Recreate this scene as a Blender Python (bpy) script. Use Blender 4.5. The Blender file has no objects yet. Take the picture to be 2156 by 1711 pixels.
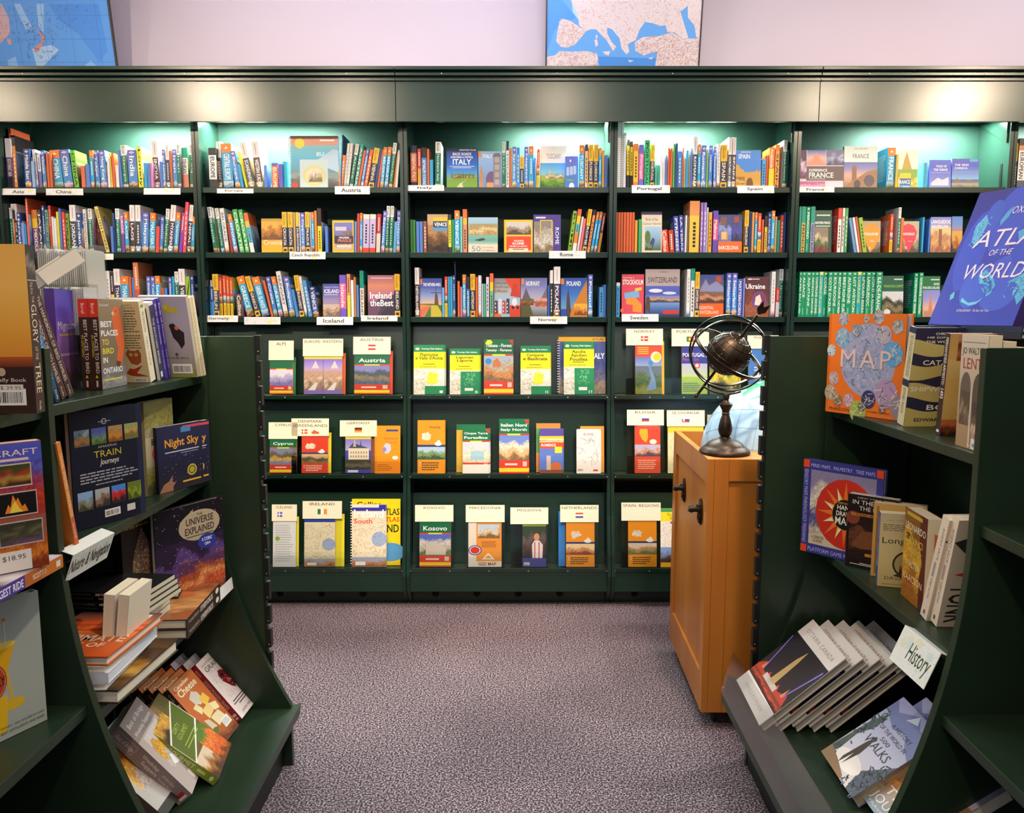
import bpy, math, random
from mathutils import Vector, Matrix
R = random.Random(7)
SC = bpy.context.scene
COL = SC.collection
# ------------------------------------------------------------ camera, world, lights
F = 1650.0; CX, CY = 1078.0, 855.5; H = 1.42
TH = math.atan((CY - 660.0) / F)
cam = bpy.data.cameras.new('camera'); camo = bpy.data.objects.new('camera', cam); COL.objects.link(camo)
camo.location = (0, 0, H); camo.rotation_euler = (math.pi / 2 - TH, 0, 0)
cam.sensor_fit = 'HORIZONTAL'; cam.sensor_width = 36; cam.lens = 36 * F / 2156.0; cam.clip_start = 0.05
SC.camera = camo
SC.view_settings.view_transform = 'Standard'; SC.view_settings.look = 'None'
SC.view_settings.gamma = 1; SC.view_settings.use_curve_mapping = False
SC.view_settings.exposure = 0.0
w = bpy.data.worlds.new('world'); SC.world = w; w.use_nodes = True
w.node_tree.nodes['Background'].inputs[0].default_value = (0.80, 0.82, 0.95, 1)
w.node_tree.nodes['Background'].inputs[1].default_value = 0.42

def light(kind, name, loc, target, power, col, size=0.1, size_y=None, spot=60, blend=0.6):
    l = bpy.data.lights.new(name, kind); l.energy = power; l.color = col
    if kind == 'AREA':
        l.size = size
        if size_y: l.shape = 'RECTANGLE'; l.size_y = size_y
    else:
        l.shadow_soft_size = size
        if kind == 'SPOT': l.spot_size = math.radians(spot); l.spot_blend = blend
    o = bpy.data.objects.new(name, l); COL.objects.link(o); o.location = loc
    d = Vector(target) - Vector(loc)
    o.rotation_euler = d.to_track_quat('-Z', 'Y').to_euler()
    return o
COOL = (0.86, 1.0, 0.93)
WARM = (1.0, 0.80, 0.58)
WHITE = (1.0, 0.92, 0.90)
# strip lights behind the cornice, over the top shelf
for cx_, ln, pw in ((-1.72, .34, .8), (-1.17, .56, 1.1), (0.26, .42, 1.0), (0.77, .44, 1.1), (2.02, .50, 1.1), (-2.75, .4, .6), (2.75, .4, .8)):
    light('AREA', 'cove_strip_light', (cx_, 3.90, 2.335), (cx_, 3.97, 1.6), 34 * pw, COOL, ln, 0.05)
# ceiling track spots
SPOTS = [(-2.30, 1.05, 3.05, -1.35, 3.9, 1.75, 190), (-1.26, 1.05, 3.05, -0.75, 3.9, 1.45, 85), (0.35, 1.05, 3.05, 0.20, 3.9, 1.55, 60), (2.4, 1.05, 3.05, 1.35, 3.9, 1.7, 125), (3.45, 1.05, 3.05, 2.2, 3.9, 1.75, 270),
         (-4.0, 1.05, 3.05, -2.6, 3.9, 1.7, 110), (-0.5, 1.55, 3.05, -0.70, 3.6, 0.2, 300), (0.75, 1.65, 3.05, 0.6, 3.6, 0.18, 240)]
for a in SPOTS:
    light('SPOT', 'track_spot', a[:3], a[3:6], a[6], WARM, 0.07, spot=60 if a[5] > .5 else 46, blend=.9)
light('SPOT', 'track_spot_left_display', (0.35, 0.9, 3.05), (-0.95, 1.75, 0.95), 105, WARM, 0.05, spot=64, blend=.7)
light('SPOT', 'track_spot_right_display', (-0.35, 0.6, 3.05), (1.05, 1.75, 0.85), 105, WARM, 0.05, spot=64, blend=.7)
light('SPOT', 'track_spot_globe', (1.25, 2.55, 3.05), (0.62, 2.75, 0.5), 110, WHITE, 0.025, spot=62, blend=.6)
light('SPOT', 'track_spot_side', (2.5, 3.25, 3.05), (0.55, 2.9, 0.3), 110, WHITE, 0.03, spot=50, blend=.6)
light('AREA', 'overhead_fill', (0.0, 2.5, 3.15), (0.0, 2.3, 0), 26, (0.96, 0.90, 1.0), 2.6, .7)  # unseen area light added overhead as ambient fill
for xx, pw, cc in ((-2.5, 1.4, (1, .93, .90)), (-1.1, 6.0, (1, .93, .97)), (-.1, 8.5, (.93, .91, 1)), (1.2, 4.4, (1, .95, .93)), (2.6, 7.0, (1, .95, 1))):
    light('AREA', 'wall_fill', (xx, 3.25, 3.12), (xx, 4.1, 2.75), pw, cc, .9, .12)  # added fill lights that brighten the upper wall in uneven pools
light('AREA', 'front_fill', (0.0, -1.0, 3.0), (0.0, 3.5, 1.0), 34, (1.0, 0.93, 0.92), 3.0, 1.0)  # ambient fill added behind the camera, not a fixture of the shop

# ------------------------------------------------------------ helpers
def W(px, py, Y):
    a = (px - CX) / F; b = (CY - py) / F
    dy = math.cos(TH) + b * math.sin(TH); dz = -math.sin(TH) + b * math.cos(TH)
    t = Y / dy
    return Vector((a * t, Y, H + dz * t))
def Wz(px, py, z):
    a = (px - CX) / F; b = (CY - py) / F
    dy = math.cos(TH) + b * math.sin(TH); dz = -math.sin(TH) + b * math.cos(TH)
    t = (z - H) / dz
    return Vector((a * t, dy * t, z))
def ray_dist(P0, px, py, h, far=True):
    """point on the ray of (px,py) at distance h from P0"""
    o = Vector((0, 0, H)); d = (W(px, py, 1.0) - o).normalized()
    m = o - P0; b = m.dot(d); c = m.dot(m) - h * h; q = b * b - c
    if q < 0: return o + d * (-b)
    return o + d * (-b + (math.sqrt(q) if far else -math.sqrt(q)))
def lin(c):
    if isinstance(c, str):
        c = c.lstrip('#')
        if len(c) == 3: c = ''.join(k * 2 for k in c)
        c = (int(c[0:2], 16) / 255, int(c[2:4], 16) / 255, int(c[4:6], 16) / 255)
    return tuple(((v / 12.92) if v <= 0.04045 else ((v + 0.055) / 1.055) ** 2.4) for v in c)
def mixc(a, b, t): return tuple(a[i] + (b[i] - a[i]) * t for i in range(3))

def mat(name, col, rough=.5, metal=0, bump=None, spec=.5, var=None, trans=0, coat=0):
    m = bpy.data.materials.new(name); m.use_nodes = True; nt = m.node_tree; b = nt.nodes['Principled BSDF']
    b.inputs['Base Color'].default_value = (*lin(col), 1); b.inputs['Roughness'].default_value = rough
    b.inputs['Metallic'].default_value = metal; b.inputs['Specular IOR Level'].default_value = spec
    b.inputs['Coat Weight'].default_value = coat
    if trans: b.inputs['Transmission Weight'].default_value = trans
    tc = nt.nodes.new('ShaderNodeTexCoord')
    if var:
        n = nt.nodes.new('ShaderNodeTexNoise'); n.inputs['Scale'].default_value = var[1]; n.inputs['Detail'].default_value = 5
        r = nt.nodes.new('ShaderNodeValToRGB'); r.color_ramp.elements[0].color = (*lin(col), 1); r.color_ramp.elements[1].color = (*lin(var[0]), 1)
        r.color_ramp.elements[0].position = .35; r.color_ramp.elements[1].position = .68
        if len(var) > 2:
            mp = nt.nodes.new('ShaderNodeMapping'); mp.inputs['Scale'].default_value = var[2]
            nt.links.new(tc.outputs['Object'], mp.inputs[0]); nt.links.new(mp.outputs[0], n.inputs['Vector'])
        else: nt.links.new(tc.outputs['Object'], n.inputs['Vector'])
        nt.links.new(n.outputs[0], r.inputs[0]); nt.links.new(r.outputs[0], b.inputs['Base Color'])
    if bump:
        n2 = nt.nodes.new('ShaderNodeTexNoise'); n2.inputs['Scale'].default_value = bump[0]; n2.inputs['Detail'].default_value = 3
        bp = nt.nodes.new('ShaderNodeBump'); bp.inputs['Strength'].default_value = bump[1]; bp.inputs['Distance'].default_value = bump[2]
        nt.links.new(tc.outputs['Object'], n2.inputs['Vector']); nt.links.new(n2.outputs[0], bp.inputs['Height']); nt.links.new(bp.outputs[0], b.inputs['Normal'])
    return m
def print_mat(name, rough, coat=0):
    m = bpy.data.materials.new(name); m.use_nodes = True; nt = m.node_tree; b = nt.nodes['Principled BSDF']
    a = nt.nodes.new('ShaderNodeAttribute'); a.attribute_name = 'Col'
    nt.links.new(a.outputs['Color'], b.inputs['Base Color'])
    b.inputs['Roughness'].default_value = rough; b.inputs['Coat Weight'].default_value = coat; b.inputs['Coat Roughness'].default_value = .15
    b.inputs['Specular IOR Level'].default_value = .35
    return m
M = {}
M['print'] = print_mat('printed_paper', .42)
M['green'] = mat('dark_green_paint', '#1a352a', .25, bump=(170, .10, .0006), spec=.45, var=('#162c23', 3))
M['greenn'] = mat('dark_green_paint_display', '#1f2e20', .34, bump=(200, .10, .0005), spec=.4, var=('#223524', 4))
M['back'] = mat('dark_green_back_panel', '#1b3a2f', .62, spec=.3, var=('#173228', 3))
M['black'] = mat('black_steel', '#141a18', .45, metal=.3, bump=(300, .2, .0003))
M['hole'] = mat('dark_hole', '#020302', .9)
M['wallp'] = mat('lilac_wall_paint', '#cdbfca', .9, bump=(90, .15, .001), var=('#c6b9c0', .9))
M['ceil'] = mat('grey_ceiling_paint', '#8d8a8c', .9)
M['wood'] = mat('stained_maple', '#c27a2c', .38, bump=(60, .08, .0005), var=('#a9601e', 6, (1, 1, .18)))
M['woodi'] = mat('stained_maple_inside', '#b0641f', .5, var=('#98521a', 6, (1, 1, .2)))
M['iron'] = mat('cast_iron_brown', '#30271f', .42, metal=.75, bump=(160, .4, .0008), var=('#4a3a2c', 30))
M['irons'] = mat('brushed_dark_iron', '#4b4038', .28, metal=.9, bump=(200, .2, .0003))
M['screw'] = mat('steel_screw', '#b9bbb5', .3, metal=1)
M['frame'] = mat('black_frame', '#26242a', .4)
M['rubber'] = mat('black_rubber', '#101010', .7)
# clear acrylic: thin sheet
m = bpy.data.materials.new('clear_acrylic'); m.use_nodes = True; nt = m.node_tree
for n in list(nt.nodes): nt.nodes.remove(n)
o_ = nt.nodes.new('ShaderNodeOutputMaterial'); mx = nt.nodes.new('ShaderNodeMixShader'); tr = nt.nodes.new('ShaderNodeBsdfTransparent'); gl = nt.nodes.new('ShaderNodeBsdfGlossy')
fr = nt.nodes.new('ShaderNodeFresnel'); fr.inputs[0].default_value = 1.45
ma = nt.nodes.new('ShaderNodeMath'); ma.operation = 'MULTIPLY_ADD'; ma.inputs[1].default_value = .28; ma.inputs[2].default_value = .006
tr.inputs[0].default_value = (.97, .98, .975, 1); gl.inputs['Roughness'].default_value = .12
nt.links.new(fr.outputs[0], ma.inputs[0]); nt.links.new(ma.outputs[0], mx.inputs[0]); nt.links.new(tr.outputs[0], mx.inputs[1]); nt.links.new(gl.outputs[0], mx.inputs[2]); nt.links.new(mx.outputs[0], o_.inputs[0])
M['acrylic'] = m
# carpet
m = bpy.data.materials.new('speckled_carpet'); m.use_nodes = True; nt = m.node_tree; b = nt.nodes['Principled BSDF']
tc = nt.nodes.new('ShaderNodeTexCoord'); n1 = nt.nodes.new('ShaderNodeTexNoise'); n1.inputs['Scale'].default_value = 170; n1.inputs['Detail'].default_value = 3; n1.inputs['Roughness'].default_value = .7
r1 = nt.nodes.new('ShaderNodeValToRGB'); e = r1.color_ramp.elements
e[0].position = .42; e[0].color = (*lin('#17111a'), 1); e[1].position = .585; e[1].color = (*lin('#b8a3a8'), 1)
e2 = e.new(.5); e2.color = (*lin('#4f424b'), 1)
n3 = nt.nodes.new('ShaderNodeTexNoise'); n3.inputs['Scale'].default_value = 2.2; n3.inputs['Detail'].default_value = 5
r3 = nt.nodes.new('ShaderNodeValToRGB'); r3.color_ramp.elements[0].position = .3; r3.color_ramp.elements[0].color = (.78, .78, .8, 1); r3.color_ramp.elements[1].position = .65; r3.color_ramp.elements[1].color = (1, 1, 1, 1)
mm = nt.nodes.new('ShaderNodeMix'); mm.data_type = 'RGBA'; mm.blend_type = 'MULTIPLY'; mm.inputs[0].default_value = 1
bp = nt.nodes.new('ShaderNodeBump'); bp.inputs['Strength'].default_value = .7; bp.inputs['Distance'].default_value = .004
for n in (n1, n3): nt.links.new(tc.outputs['Object'], n.inputs['Vector'])
nt.links.new(n1.outputs[0], r1.inputs[0]); nt.links.new(n3.outputs[0], r3.inputs[0])
nt.links.new(r1.outputs[0], mm.inputs[6]); nt.links.new(r3.outputs[0], mm.inputs[7]); nt.links.new(mm.outputs[2], b.inputs['Base Color'])
nt.links.new(n1.outputs[0], bp.inputs['Height']); nt.links.new(bp.outputs[0], b.inputs['Normal']); b.inputs['Roughness'].default_value = .95
M['carpet'] = m

def link(name, me, parent=None, mtx=None):
    o = bpy.data.objects.new(name, me); COL.objects.link(o)
    if parent is not None: o.parent = parent
    if mtx is not None: o.matrix_local = mtx
    return o
def tag(o, label=None, cat=None, group=None, kind=None):
    if label: o['label'] = label
    if cat: o['category'] = cat
    if group: o['group'] = group
    if kind: o['kind'] = kind
    return o
def empty(name, loc=(0, 0, 0), label=None, cat=None, group=None, rot=None):
    o = bpy.data.objects.new(name, None); COL.objects.link(o); o.location = loc; o.empty_display_size = .05
    if rot: o.rotation_euler = rot
    return tag(o, label, cat, group)
class MB:
    def __init__(s): s.v = []; s.f = []
    def add(s, vs, fs):
        k = len(s.v); s.v += [tuple(v) for v in vs]; s.f += [tuple(i + k for i in f) for f in fs]; return s
    def box(s, a, b, mtx=None):
        x0, y0, z0 = [min(a[i], b[i]) for i in range(3)]; x1, y1, z1 = [max(a[i], b[i]) for i in range(3)]
        vs = [Vector(p) for p in ((x0, y0, z0), (x1, y0, z0), (x1, y1, z0), (x0, y1, z0), (x0, y0, z1), (x1, y0, z1), (x1, y1, z1), (x0, y1, z1))]
        if mtx is not None: vs = [mtx @ v for v in vs]
        return s.add(vs, ((0, 3, 2, 1), (4, 5, 6, 7), (0, 1, 5, 4), (1, 2, 6, 5), (2, 3, 7, 6), (3, 0, 4, 7)))
    def prism(s, prof, fn, a, b):
        """prof: 2D list, fn(p, q, r)->3D with r in (a, b)"""
        n = len(prof)
        vs = [fn(p, q, a) for p, q in prof] + [fn(p, q, b) for p, q in prof]
        fs = [tuple(range(n))[::-1], tuple(range(n, 2 * n))] + [(i, (i + 1) % n, n + (i + 1) % n, n + i) for i in range(n)]
        return s.add(vs, fs)
    def lathe(s, prof, c=(0, 0, 0), n=40):
        vs = []; fs = []
        for r, z in prof:
            for i in range(n):
                a = 2 * math.pi * i / n; vs.append((c[0] + r * math.cos(a), c[1] + r * math.sin(a), c[2] + z))
        for j in range(len(prof) - 1):
            for i in range(n):
                fs.append((j * n + i, j * n + (i + 1) % n, (j + 1) * n + (i + 1) % n, (j + 1) * n + i))
        fs.append(tuple(range(n))[::-1]); fs.append(tuple(range((len(prof) - 1) * n, len(prof) * n)))
        return s.add(vs, fs)
    def tube(s, pts, r, n=8, closed=False):
        pts = [Vector(p) for p in pts]; m_ = len(pts); vs = []; fs = []
        for i, p in enumerate(pts):
            if closed: d = pts[(i + 1) % m_] - pts[i - 1]
            else: d = pts[min(i + 1, m_ - 1)] - pts[max(i - 1, 0)]
            d.normalize(); u = d.cross(Vector((0, 0, 1)) if abs(d.z) < .95 else Vector((1, 0, 0))).normalized(); v = d.cross(u)
            rr = r[i] if isinstance(r, (list, tuple)) else r
            for k in range(n):
                a = 2 * math.pi * k / n; vs.append(p + u * math.cos(a) * rr + v * math.sin(a) * rr)
        for i in range(m_ if closed else m_ - 1):
            j = (i + 1) % m_
            for k in range(n): fs.append((i * n + k, i * n + (k + 1) % n, j * n + (k + 1) % n, j * n + k))
        if not closed: fs += [tuple(range(n))[::-1], tuple(range((m_ - 1) * n, m_ * n))]
        return s.add(vs, fs)
    def build(s, name, m, parent=None, mtx=None, smooth=False, bevel=0):
        me = bpy.data.meshes.new(name); me.from_pydata(s.v, [], s.f); me.materials.append(m)
        if smooth:
            me.shade_smooth()
            try: me.set_sharp_from_angle(angle=math.radians(40))
            except Exception: pass
        me.update(); o = link(name, me, parent, mtx)
        if bevel:
            md = o.modifiers.new('edge', 'BEVEL'); md.width = bevel; md.segments = 2; md.limit_method = 'ANGLE'
        return o

# ------------------------------------------------------------ lettering (glyph outlines of Blender's built-in font)
GL = {}
CH = "ABCDEFGHIJKLMNOPQRSTUVWXYZabcdefghijklmnopqrstuvwxyz0123456789&.,:;'-()$!?/\"ÔÎÉéô*"
def make_glyphs():
    tmp = []
    for bold in (0, 1):
        for c in CH:
            for s in (c, 'H' + c + 'H'):
                cu = bpy.data.curves.new('g', 'FONT'); cu.body = s; cu.resolution_u = 2; cu.offset = .018 if bold else 0
                o = bpy.data.objects.new('g', cu); COL.objects.link(o); tmp.append((bold, c, s, o))
    cu = bpy.data.curves.new('g', 'FONT'); cu.body = 'HH'; hh = bpy.data.objects.new('g', cu); COL.objects.link(hh)
    bpy.context.view_layer.update(); dg = bpy.context.evaluated_depsgraph_get()
    def msh(o):
        me = o.evaluated_get(dg).to_mesh(); v = [tuple(p.co[:2]) for p in me.vertices]; f = [tuple(p.vertices) for p in me.polygons]
        o.evaluated_get(dg).to_mesh_clear(); return v, f
    v, f = msh(hh); w0 = max(p[0] for p in v) - min(p[0] for p in v)
    for bold, c, s, o in tmp:
        v, f = msh(o)
        if s == c: GL[(bold, c)] = [v, f, .3]
        else:
            off = .036 if bold else 0
            GL[(bold, c)][2] = max(p[0] for p in v) - min(p[0] for p in v) - off - w0
    for t in tmp:
        cu = t[3].data; bpy.data.objects.remove(t[3]); bpy.data.curves.remove(cu)
    cu = hh.data; bpy.data.objects.remove(hh); bpy.data.curves.remove(cu)
make_glyphs()
def layout(text, bold=0, sp=0.0):
    x = 0; vs = []; fs = []
    for c in text:
        if c == ' ': x += .3 + sp; continue
        g = GL.get((bold, c)) or GL[(bold, 'o')]
        k = len(vs); vs += [(a + x, b_) for a, b_ in g[0]]; fs += [tuple(i + k for i in f) for f in g[1]]; x += g[2] + sp
    return vs, fs
# ------------------------------------------------------------ flat print: a small vector painter
class Art:
    def __init__(s, w, h): s.w = w; s.h = h; s.v = []; s.f = []; s.c = []; s.k = 1
    def face(s, pts, col, lay=None):
        k = len(s.v); z = s.k * .00004
        s.v += [(u * s.w, -z, v * s.h) for u, v in pts]; s.f.append(tuple(range(k, k + len(pts))))
        s.c.append(col if isinstance(col, list) else [col] * len(pts))
    def run(s, ops):
        for op in ops:
            s.k += 1; t = op[0]
            if t == 'R': _, a, b, c, d, col = op; s.face([(a, b), (c, b), (c, d), (a, d)], lin(col))
            elif t == 'G':
                _, a, b, c, d, cols = op; cols = [lin(q) for q in cols]; n = len(cols) - 1
                for i in range(n):
                    y0 = b + (d - b) * i / n; y1 = b + (d - b) * (i + 1) / n
                    s.face([(a, y0), (c, y0), (c, y1), (a, y1)], [cols[i], cols[i], cols[i + 1], cols[i + 1]])
            elif t == 'E':
                _, cu, cv, ru, rv, col = op; s.face([(cu + ru * math.cos(i * math.pi / 10), cv + rv * math.sin(i * math.pi / 10)) for i in range(20)], lin(col))
            elif t == 'P': s.face(op[1], lin(op[2]))
            elif t == 'L':   # photograph-like patch: colours bottom to top with ragged borders
                _, a, b, c, d, cols, seed = op[:7]; nx, ny = op[7] if len(op) > 7 else (10, 12); am = op[8] if len(op) > 8 else .35
                rr = random.Random(seed); cols = [lin(q) for q in cols]; n = len(cols)
                ph = [rr.uniform(0, 6.28) for _ in range(4)]; fq = [rr.uniform(1, 5) for _ in range(4)]
                if nx >= 12: nx *= 2; ny *= 2
                g = []
                for j in range(ny + 1):
                    for i in range(nx + 1):
                        u = i / nx; v = j / ny
                        q = v * n + am * sum(math.sin(fq[k] * 3 * u + ph[k] + v * 2 * k) for k in range(4)) * .5 + rr.uniform(-.25, .25) * (1 if v < .8 else .4)
                        q = min(max(q, 0), n - .001); i0 = int(q); fr = q - i0; fr = 0 if fr < .6 else (fr - .6) / .4
                        col = mixc(cols[i0], cols[min(i0 + 1, n - 1)], fr); k = rr.uniform(.62, 1.3) if i0 < n - 1 else rr.uniform(.93, 1.05)
                        g.append(tuple(min(1, x * k) for x in col))
                for j in range(ny):
                    for i in range(nx):
                        p = j * (nx + 1) + i
                        s.face([(a + (c - a) * i / nx, b + (d - b) * j / ny), (a + (c - a) * (i + 1) / nx, b + (d - b) * j / ny), (a + (c - a) * (i + 1) / nx, b + (d - b) * (j + 1) / ny), (a + (c - a) * i / nx, b + (d - b) * (j + 1) / ny)], [g[p], g[p + 1], g[p + nx + 2], g[p + nx + 1]])
            elif t in ('T', 'V'):  # text stretched into a box; V runs from top to bottom
                _, txt, a, b, c, d, col = op[:7]; fl = op[7] if len(op) > 7 else ''
                vs, fs = layout(txt, 1 if 'b' in fl else 0, .12 if 'w' in fl else 0)
                if not vs: continue
                x0 = min(p[0] for p in vs); x1 = max(p[0] for p in vs); has = any(ch in 'gjpqy,Q' for ch in txt)
                y0 = -.2 if has else 0; y1 = .73 if any(ch.isupper() or ch in 'bdfhkl0123456789' for ch in txt) else .55
                cl = lin(col); k = len(s.v); z = s.k * .00004
                for x, y in vs:
                    p = (x - x0) / (x1 - x0); q = (y - y0) / (y1 - y0)
                    if 'i' in fl: p += .22 * (q - .5) * (y1 - y0) / (x1 - x0)
                    if t == 'T': u = a + (c - a) * p; v = b + (d - b) * q
                    else: u = a + (c - a) * q; v = d - (d - b) * p
                    s.v.append((u * s.w, -z, v * s.h))
                for f in fs: s.f.append(tuple(i + k for i in f)); s.c.append([cl] * len(f))
            elif t == 'LN':  # lines of small print too small to read
                _, a, b, c, d, n, col = op[:7]; rr = random.Random(int(a * 991 + n)); cl = lin(col)
                for i in range(n):
                    y = d - (d - b) * (i + .5) / n; hh = (d - b) / n * .22; x = a; end = c - rr.uniform(0, .25) * (c - a)
                    while x < end:
                        L = rr.uniform(.04, .12) * (c - a) * 1.3; s.face([(x, y - hh), (min(x + L, end), y - hh), (min(x + L, end), y + hh), (x, y + hh)], cl); x += L + .02 * (c - a)
            elif t == 'BC':  # barcode
                _, a, b, c, d = op[:5]; rr = random.Random(5); s.face([(a, b), (c, b), (c, d), (a, d)], lin('#f1ece2')); s.k += 1
                x = a + .06 * (c - a)
                while x < c - .08 * (c - a):
                    wd = rr.choice((.012, .02, .03)) * (c - a); s.face([(x, b + .15 * (d - b)), (x + wd, b + .15 * (d - b)), (x + wd, d - .2 * (d - b)), (x, d - .2 * (d - b))], lin('#1c1c1c')); x += wd + rr.choice((.014, .024)) * (c - a)
            elif t == 'S':   # scattered specks / strokes inside a polygon
                _, poly, n, cols, ln, th, seed = op; rr = random.Random(seed)
                xs = [p[0] for p in poly]; ys = [p[1] for p in poly]; asp = s.w / s.h; m_ = 0; tr_ = 0
                while m_ < n and tr_ < n * 12:
                    tr_ += 1; x = rr.uniform(min(xs), max(xs)); y = rr.uniform(min(ys), max(ys))
                    ins = False; j = len(poly) - 1
                    for i in range(len(poly)):
                        if (poly[i][1] > y) != (poly[j][1] > y) and x < (poly[j][0] - poly[i][0]) * (y - poly[i][1]) / (poly[j][1] - poly[i][1]) + poly[i][0]: ins = not ins
                        j = i
                    if not ins: continue
                    m_ += 1; an = rr.uniform(0, 6.28); l = ln * rr.uniform(.4, 1.2); dx = math.cos(an) * l; dy = math.sin(an) * l * asp; nx_ = -math.sin(an) * th; ny_ = math.cos(an) * th * asp
                    s.face([(x - dx - nx_, y - dy - ny_), (x + dx - nx_, y + dy - ny_), (x + dx + nx_, y + dy + ny_), (x - dx + nx_, y - dy + ny_)], lin(rr.choice(cols)))
        return s
    def build(s, name, parent, mtx=None):
        if not s.f: return None
        me = bpy.data.meshes.new(name); me.from_pydata(s.v, [], s.f)
        a = me.color_attributes.new('Col', 'FLOAT_COLOR', 'CORNER'); buf = []
        for cs in s.c:
            for c in cs: buf += [c[0], c[1], c[2], 1.0]
        a.data.foreach_set('color', buf); me.materials.append(M['print']); me.update()
        return link(name, me, parent, mtx)
def colmesh(mb, cols, name, parent=None, mtx=None):
    """mesh whose faces carry their own colours"""
    me = bpy.data.meshes.new(name); me.from_pydata(mb.v, [], mb.f); a = me.color_attributes.new('Col', 'FLOAT_COLOR', 'CORNER'); buf = []
    for p, c in zip(mb.f, cols): buf += [c[0], c[1], c[2], 1.0] * len(p)
    a.data.foreach_set('color', buf); me.materials.append(M['print']); me.update()
    return link(name, me, parent, mtx)
def frame(o, u, n, v):  # columns: local x = u, local y = -n(away), local z = v
    m_ = Matrix.Identity(4)
    for i in range(3): m_[i][0] = u[i]; m_[i][1] = -n[i]; m_[i][2] = v[i]; m_[i][3] = o[i]
    return m_
PAGES = {}
def book(mtx, w, h, t, col, front=None, spine=None, back=None, hard=False, side='L', name='book', label=None, cat='book', group=None, pagecol='#e6dcc6', top_ledge=True):
    """local frame: cover at y=0 facing -Y, up = Z, spine at x=0 (side L) or x=w (side R), thickness along +Y"""
    c = .0028 if hard else .0007; c = min(c, t * .2); oh = .003 if hard else 0
    X = (lambda x: x) if side == 'L' else (lambda x: w - x)
    prof = [(0, 0), (w, 0), (w, c), (c, c), (c, t - c), (w, t - c), (w, t), (0, t)]
    mb = MB(); vs = [(X(x), y, 0) for x, y in prof] + [(X(x), y, h) for x, y in prof]; fs = []
    for i in range(8):
        j = (i + 1) % 8; fs.append((i, j, 8 + j, 8 + i))
    for q in ((0, 1, 2, 3), (0, 3, 4, 7), (4, 5, 6, 7)): fs += [q[::-1], tuple(8 + i for i in q)]
    if side == 'R': fs = [f[::-1] for f in fs]
    mb.add(vs, fs)
    root = colmesh(mb, [lin(col)] * len(fs), name); root.matrix_world = mtx
    tag(root, label, cat, group)
    pb = MB(); x0, x1 = c, w - oh - .0012
    a, b = X(x0), X(x1)
    pb.box((min(a, b), c, oh + .0002), (max(a, b), t - c, h - oh - .0008)); colmesh(pb, [lin(pagecol)] * 6, 'pages', root)
    e = .0002
    if front:
        Art(w, h).run(front).build('cover_print', root, frame((0, -e, 0), (1, 0, 0), (0, -1, 0), (0, 0, 1)))
    if spine:
        if side == 'L': Art(t, h).run(spine).build('spine_print', root, frame((-e, t, 0), (0, -1, 0), (-1, 0, 0), (0, 0, 1)))
        else: Art(t, h).run(spine).build('spine_print', root, frame((w + e, 0, 0), (0, 1, 0), (1, 0, 0), (0, 0, 1)))
    if back:
        Art(w, h).run(back).build('back_print', root, frame((w, t + e, 0), (-1, 0, 0), (0, 1, 0), (0, 0, 1)))
    return root
def axes(P0, ex, ez):
    ex = ex.normalized(); ez = (ez - ex * ez.dot(ex)).normalized(); ey = ez.cross(ex)
    m_ = Matrix.Identity(4)
    for i in range(3): m_[i][0] = ex[i]; m_[i][1] = ey[i]; m_[i][2] = ez[i]; m_[i][3] = P0[i]
    return m_
UP = Vector((0, 0, 1))
# ============================================================ room shell
def struct(name, mb, m): return tag(mb.build(name, m), kind='structure')
struct('floor', MB().box((-4.2, -2.6, -.05), (4.2, 4.2, 0)), M['carpet'])
struct('wall_back', MB().box((-4.2, 4.10, 0), (4.2, 4.2, 3.2)), M['wallp'])
struct('wall_left', MB().box((-4.3, -2.6, 0), (-4.2, 4.2, 3.2)), M['wallp'])
struct('wall_right', MB().box((4.2, -2.6, 0), (4.3, 4.2, 3.2)), M['wallp'])
struct('ceiling', MB().box((-4.3, -2.6, 3.2), (4.3, 4.2, 3.3)), M['ceil'])

# ============================================================ wall bookcases
YF = 3.80
BX = [W(p, 500, YF).x for p in (6, 422, 853, 1289, 1669, 2116, 2560)]
ZT = W(1078, 240, YF).z + .03          # top of the cases, hidden by the cornice
ZS = [W(1078, y, YF).z for y in (394, 531, 667)]
RY = [3.745, 3.705, 3.655]             # fronts of the three map racks
ZR = [W(1078, y, Y).z for y, Y in zip((831, 998, 1196), RY)]
PROF = [(3.785, ZT), (3.785, 1.15), (3.765, .95), (3.735, .72), (3.70, .45), (3.655, .26), (3.64, .165), (3.66, .085), (3.74, .0), (4.06, 0), (4.06, ZT)]
BAYN = ['leftmost', 'second', 'middle', 'fourth', 'fifth', 'cut off rightmost']
BAYL = ['bookcase at far left with Asia and China shelf signs', 'bookcase second from left with Europe and Austria shelf signs',
        'middle bookcase with Italy, Rome and Norway shelf signs', 'narrow bookcase with Portugal, Spain and Sweden shelf signs',
        'bookcase with France shelf sign above a row of green guides', 'bookcase cut off by the right edge of the photo']
def screw_part(root, p, n=(0, -1, 0), r=.0032, name='screw'):
    mb = MB(); mb.lathe([(r, 0), (r, .0012), (r * .5, .0018)], n=10)
    q = Vector(n).to_track_quat('Z', 'Y').to_matrix().to_4x4(); q.translation = Vector(p)
    return mb.build(name, M['screw'], root, q)
BAYL.append('bookcase cut off by the left edge of the photo')
BX.append(W(-420, 500, YF).x)
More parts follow.
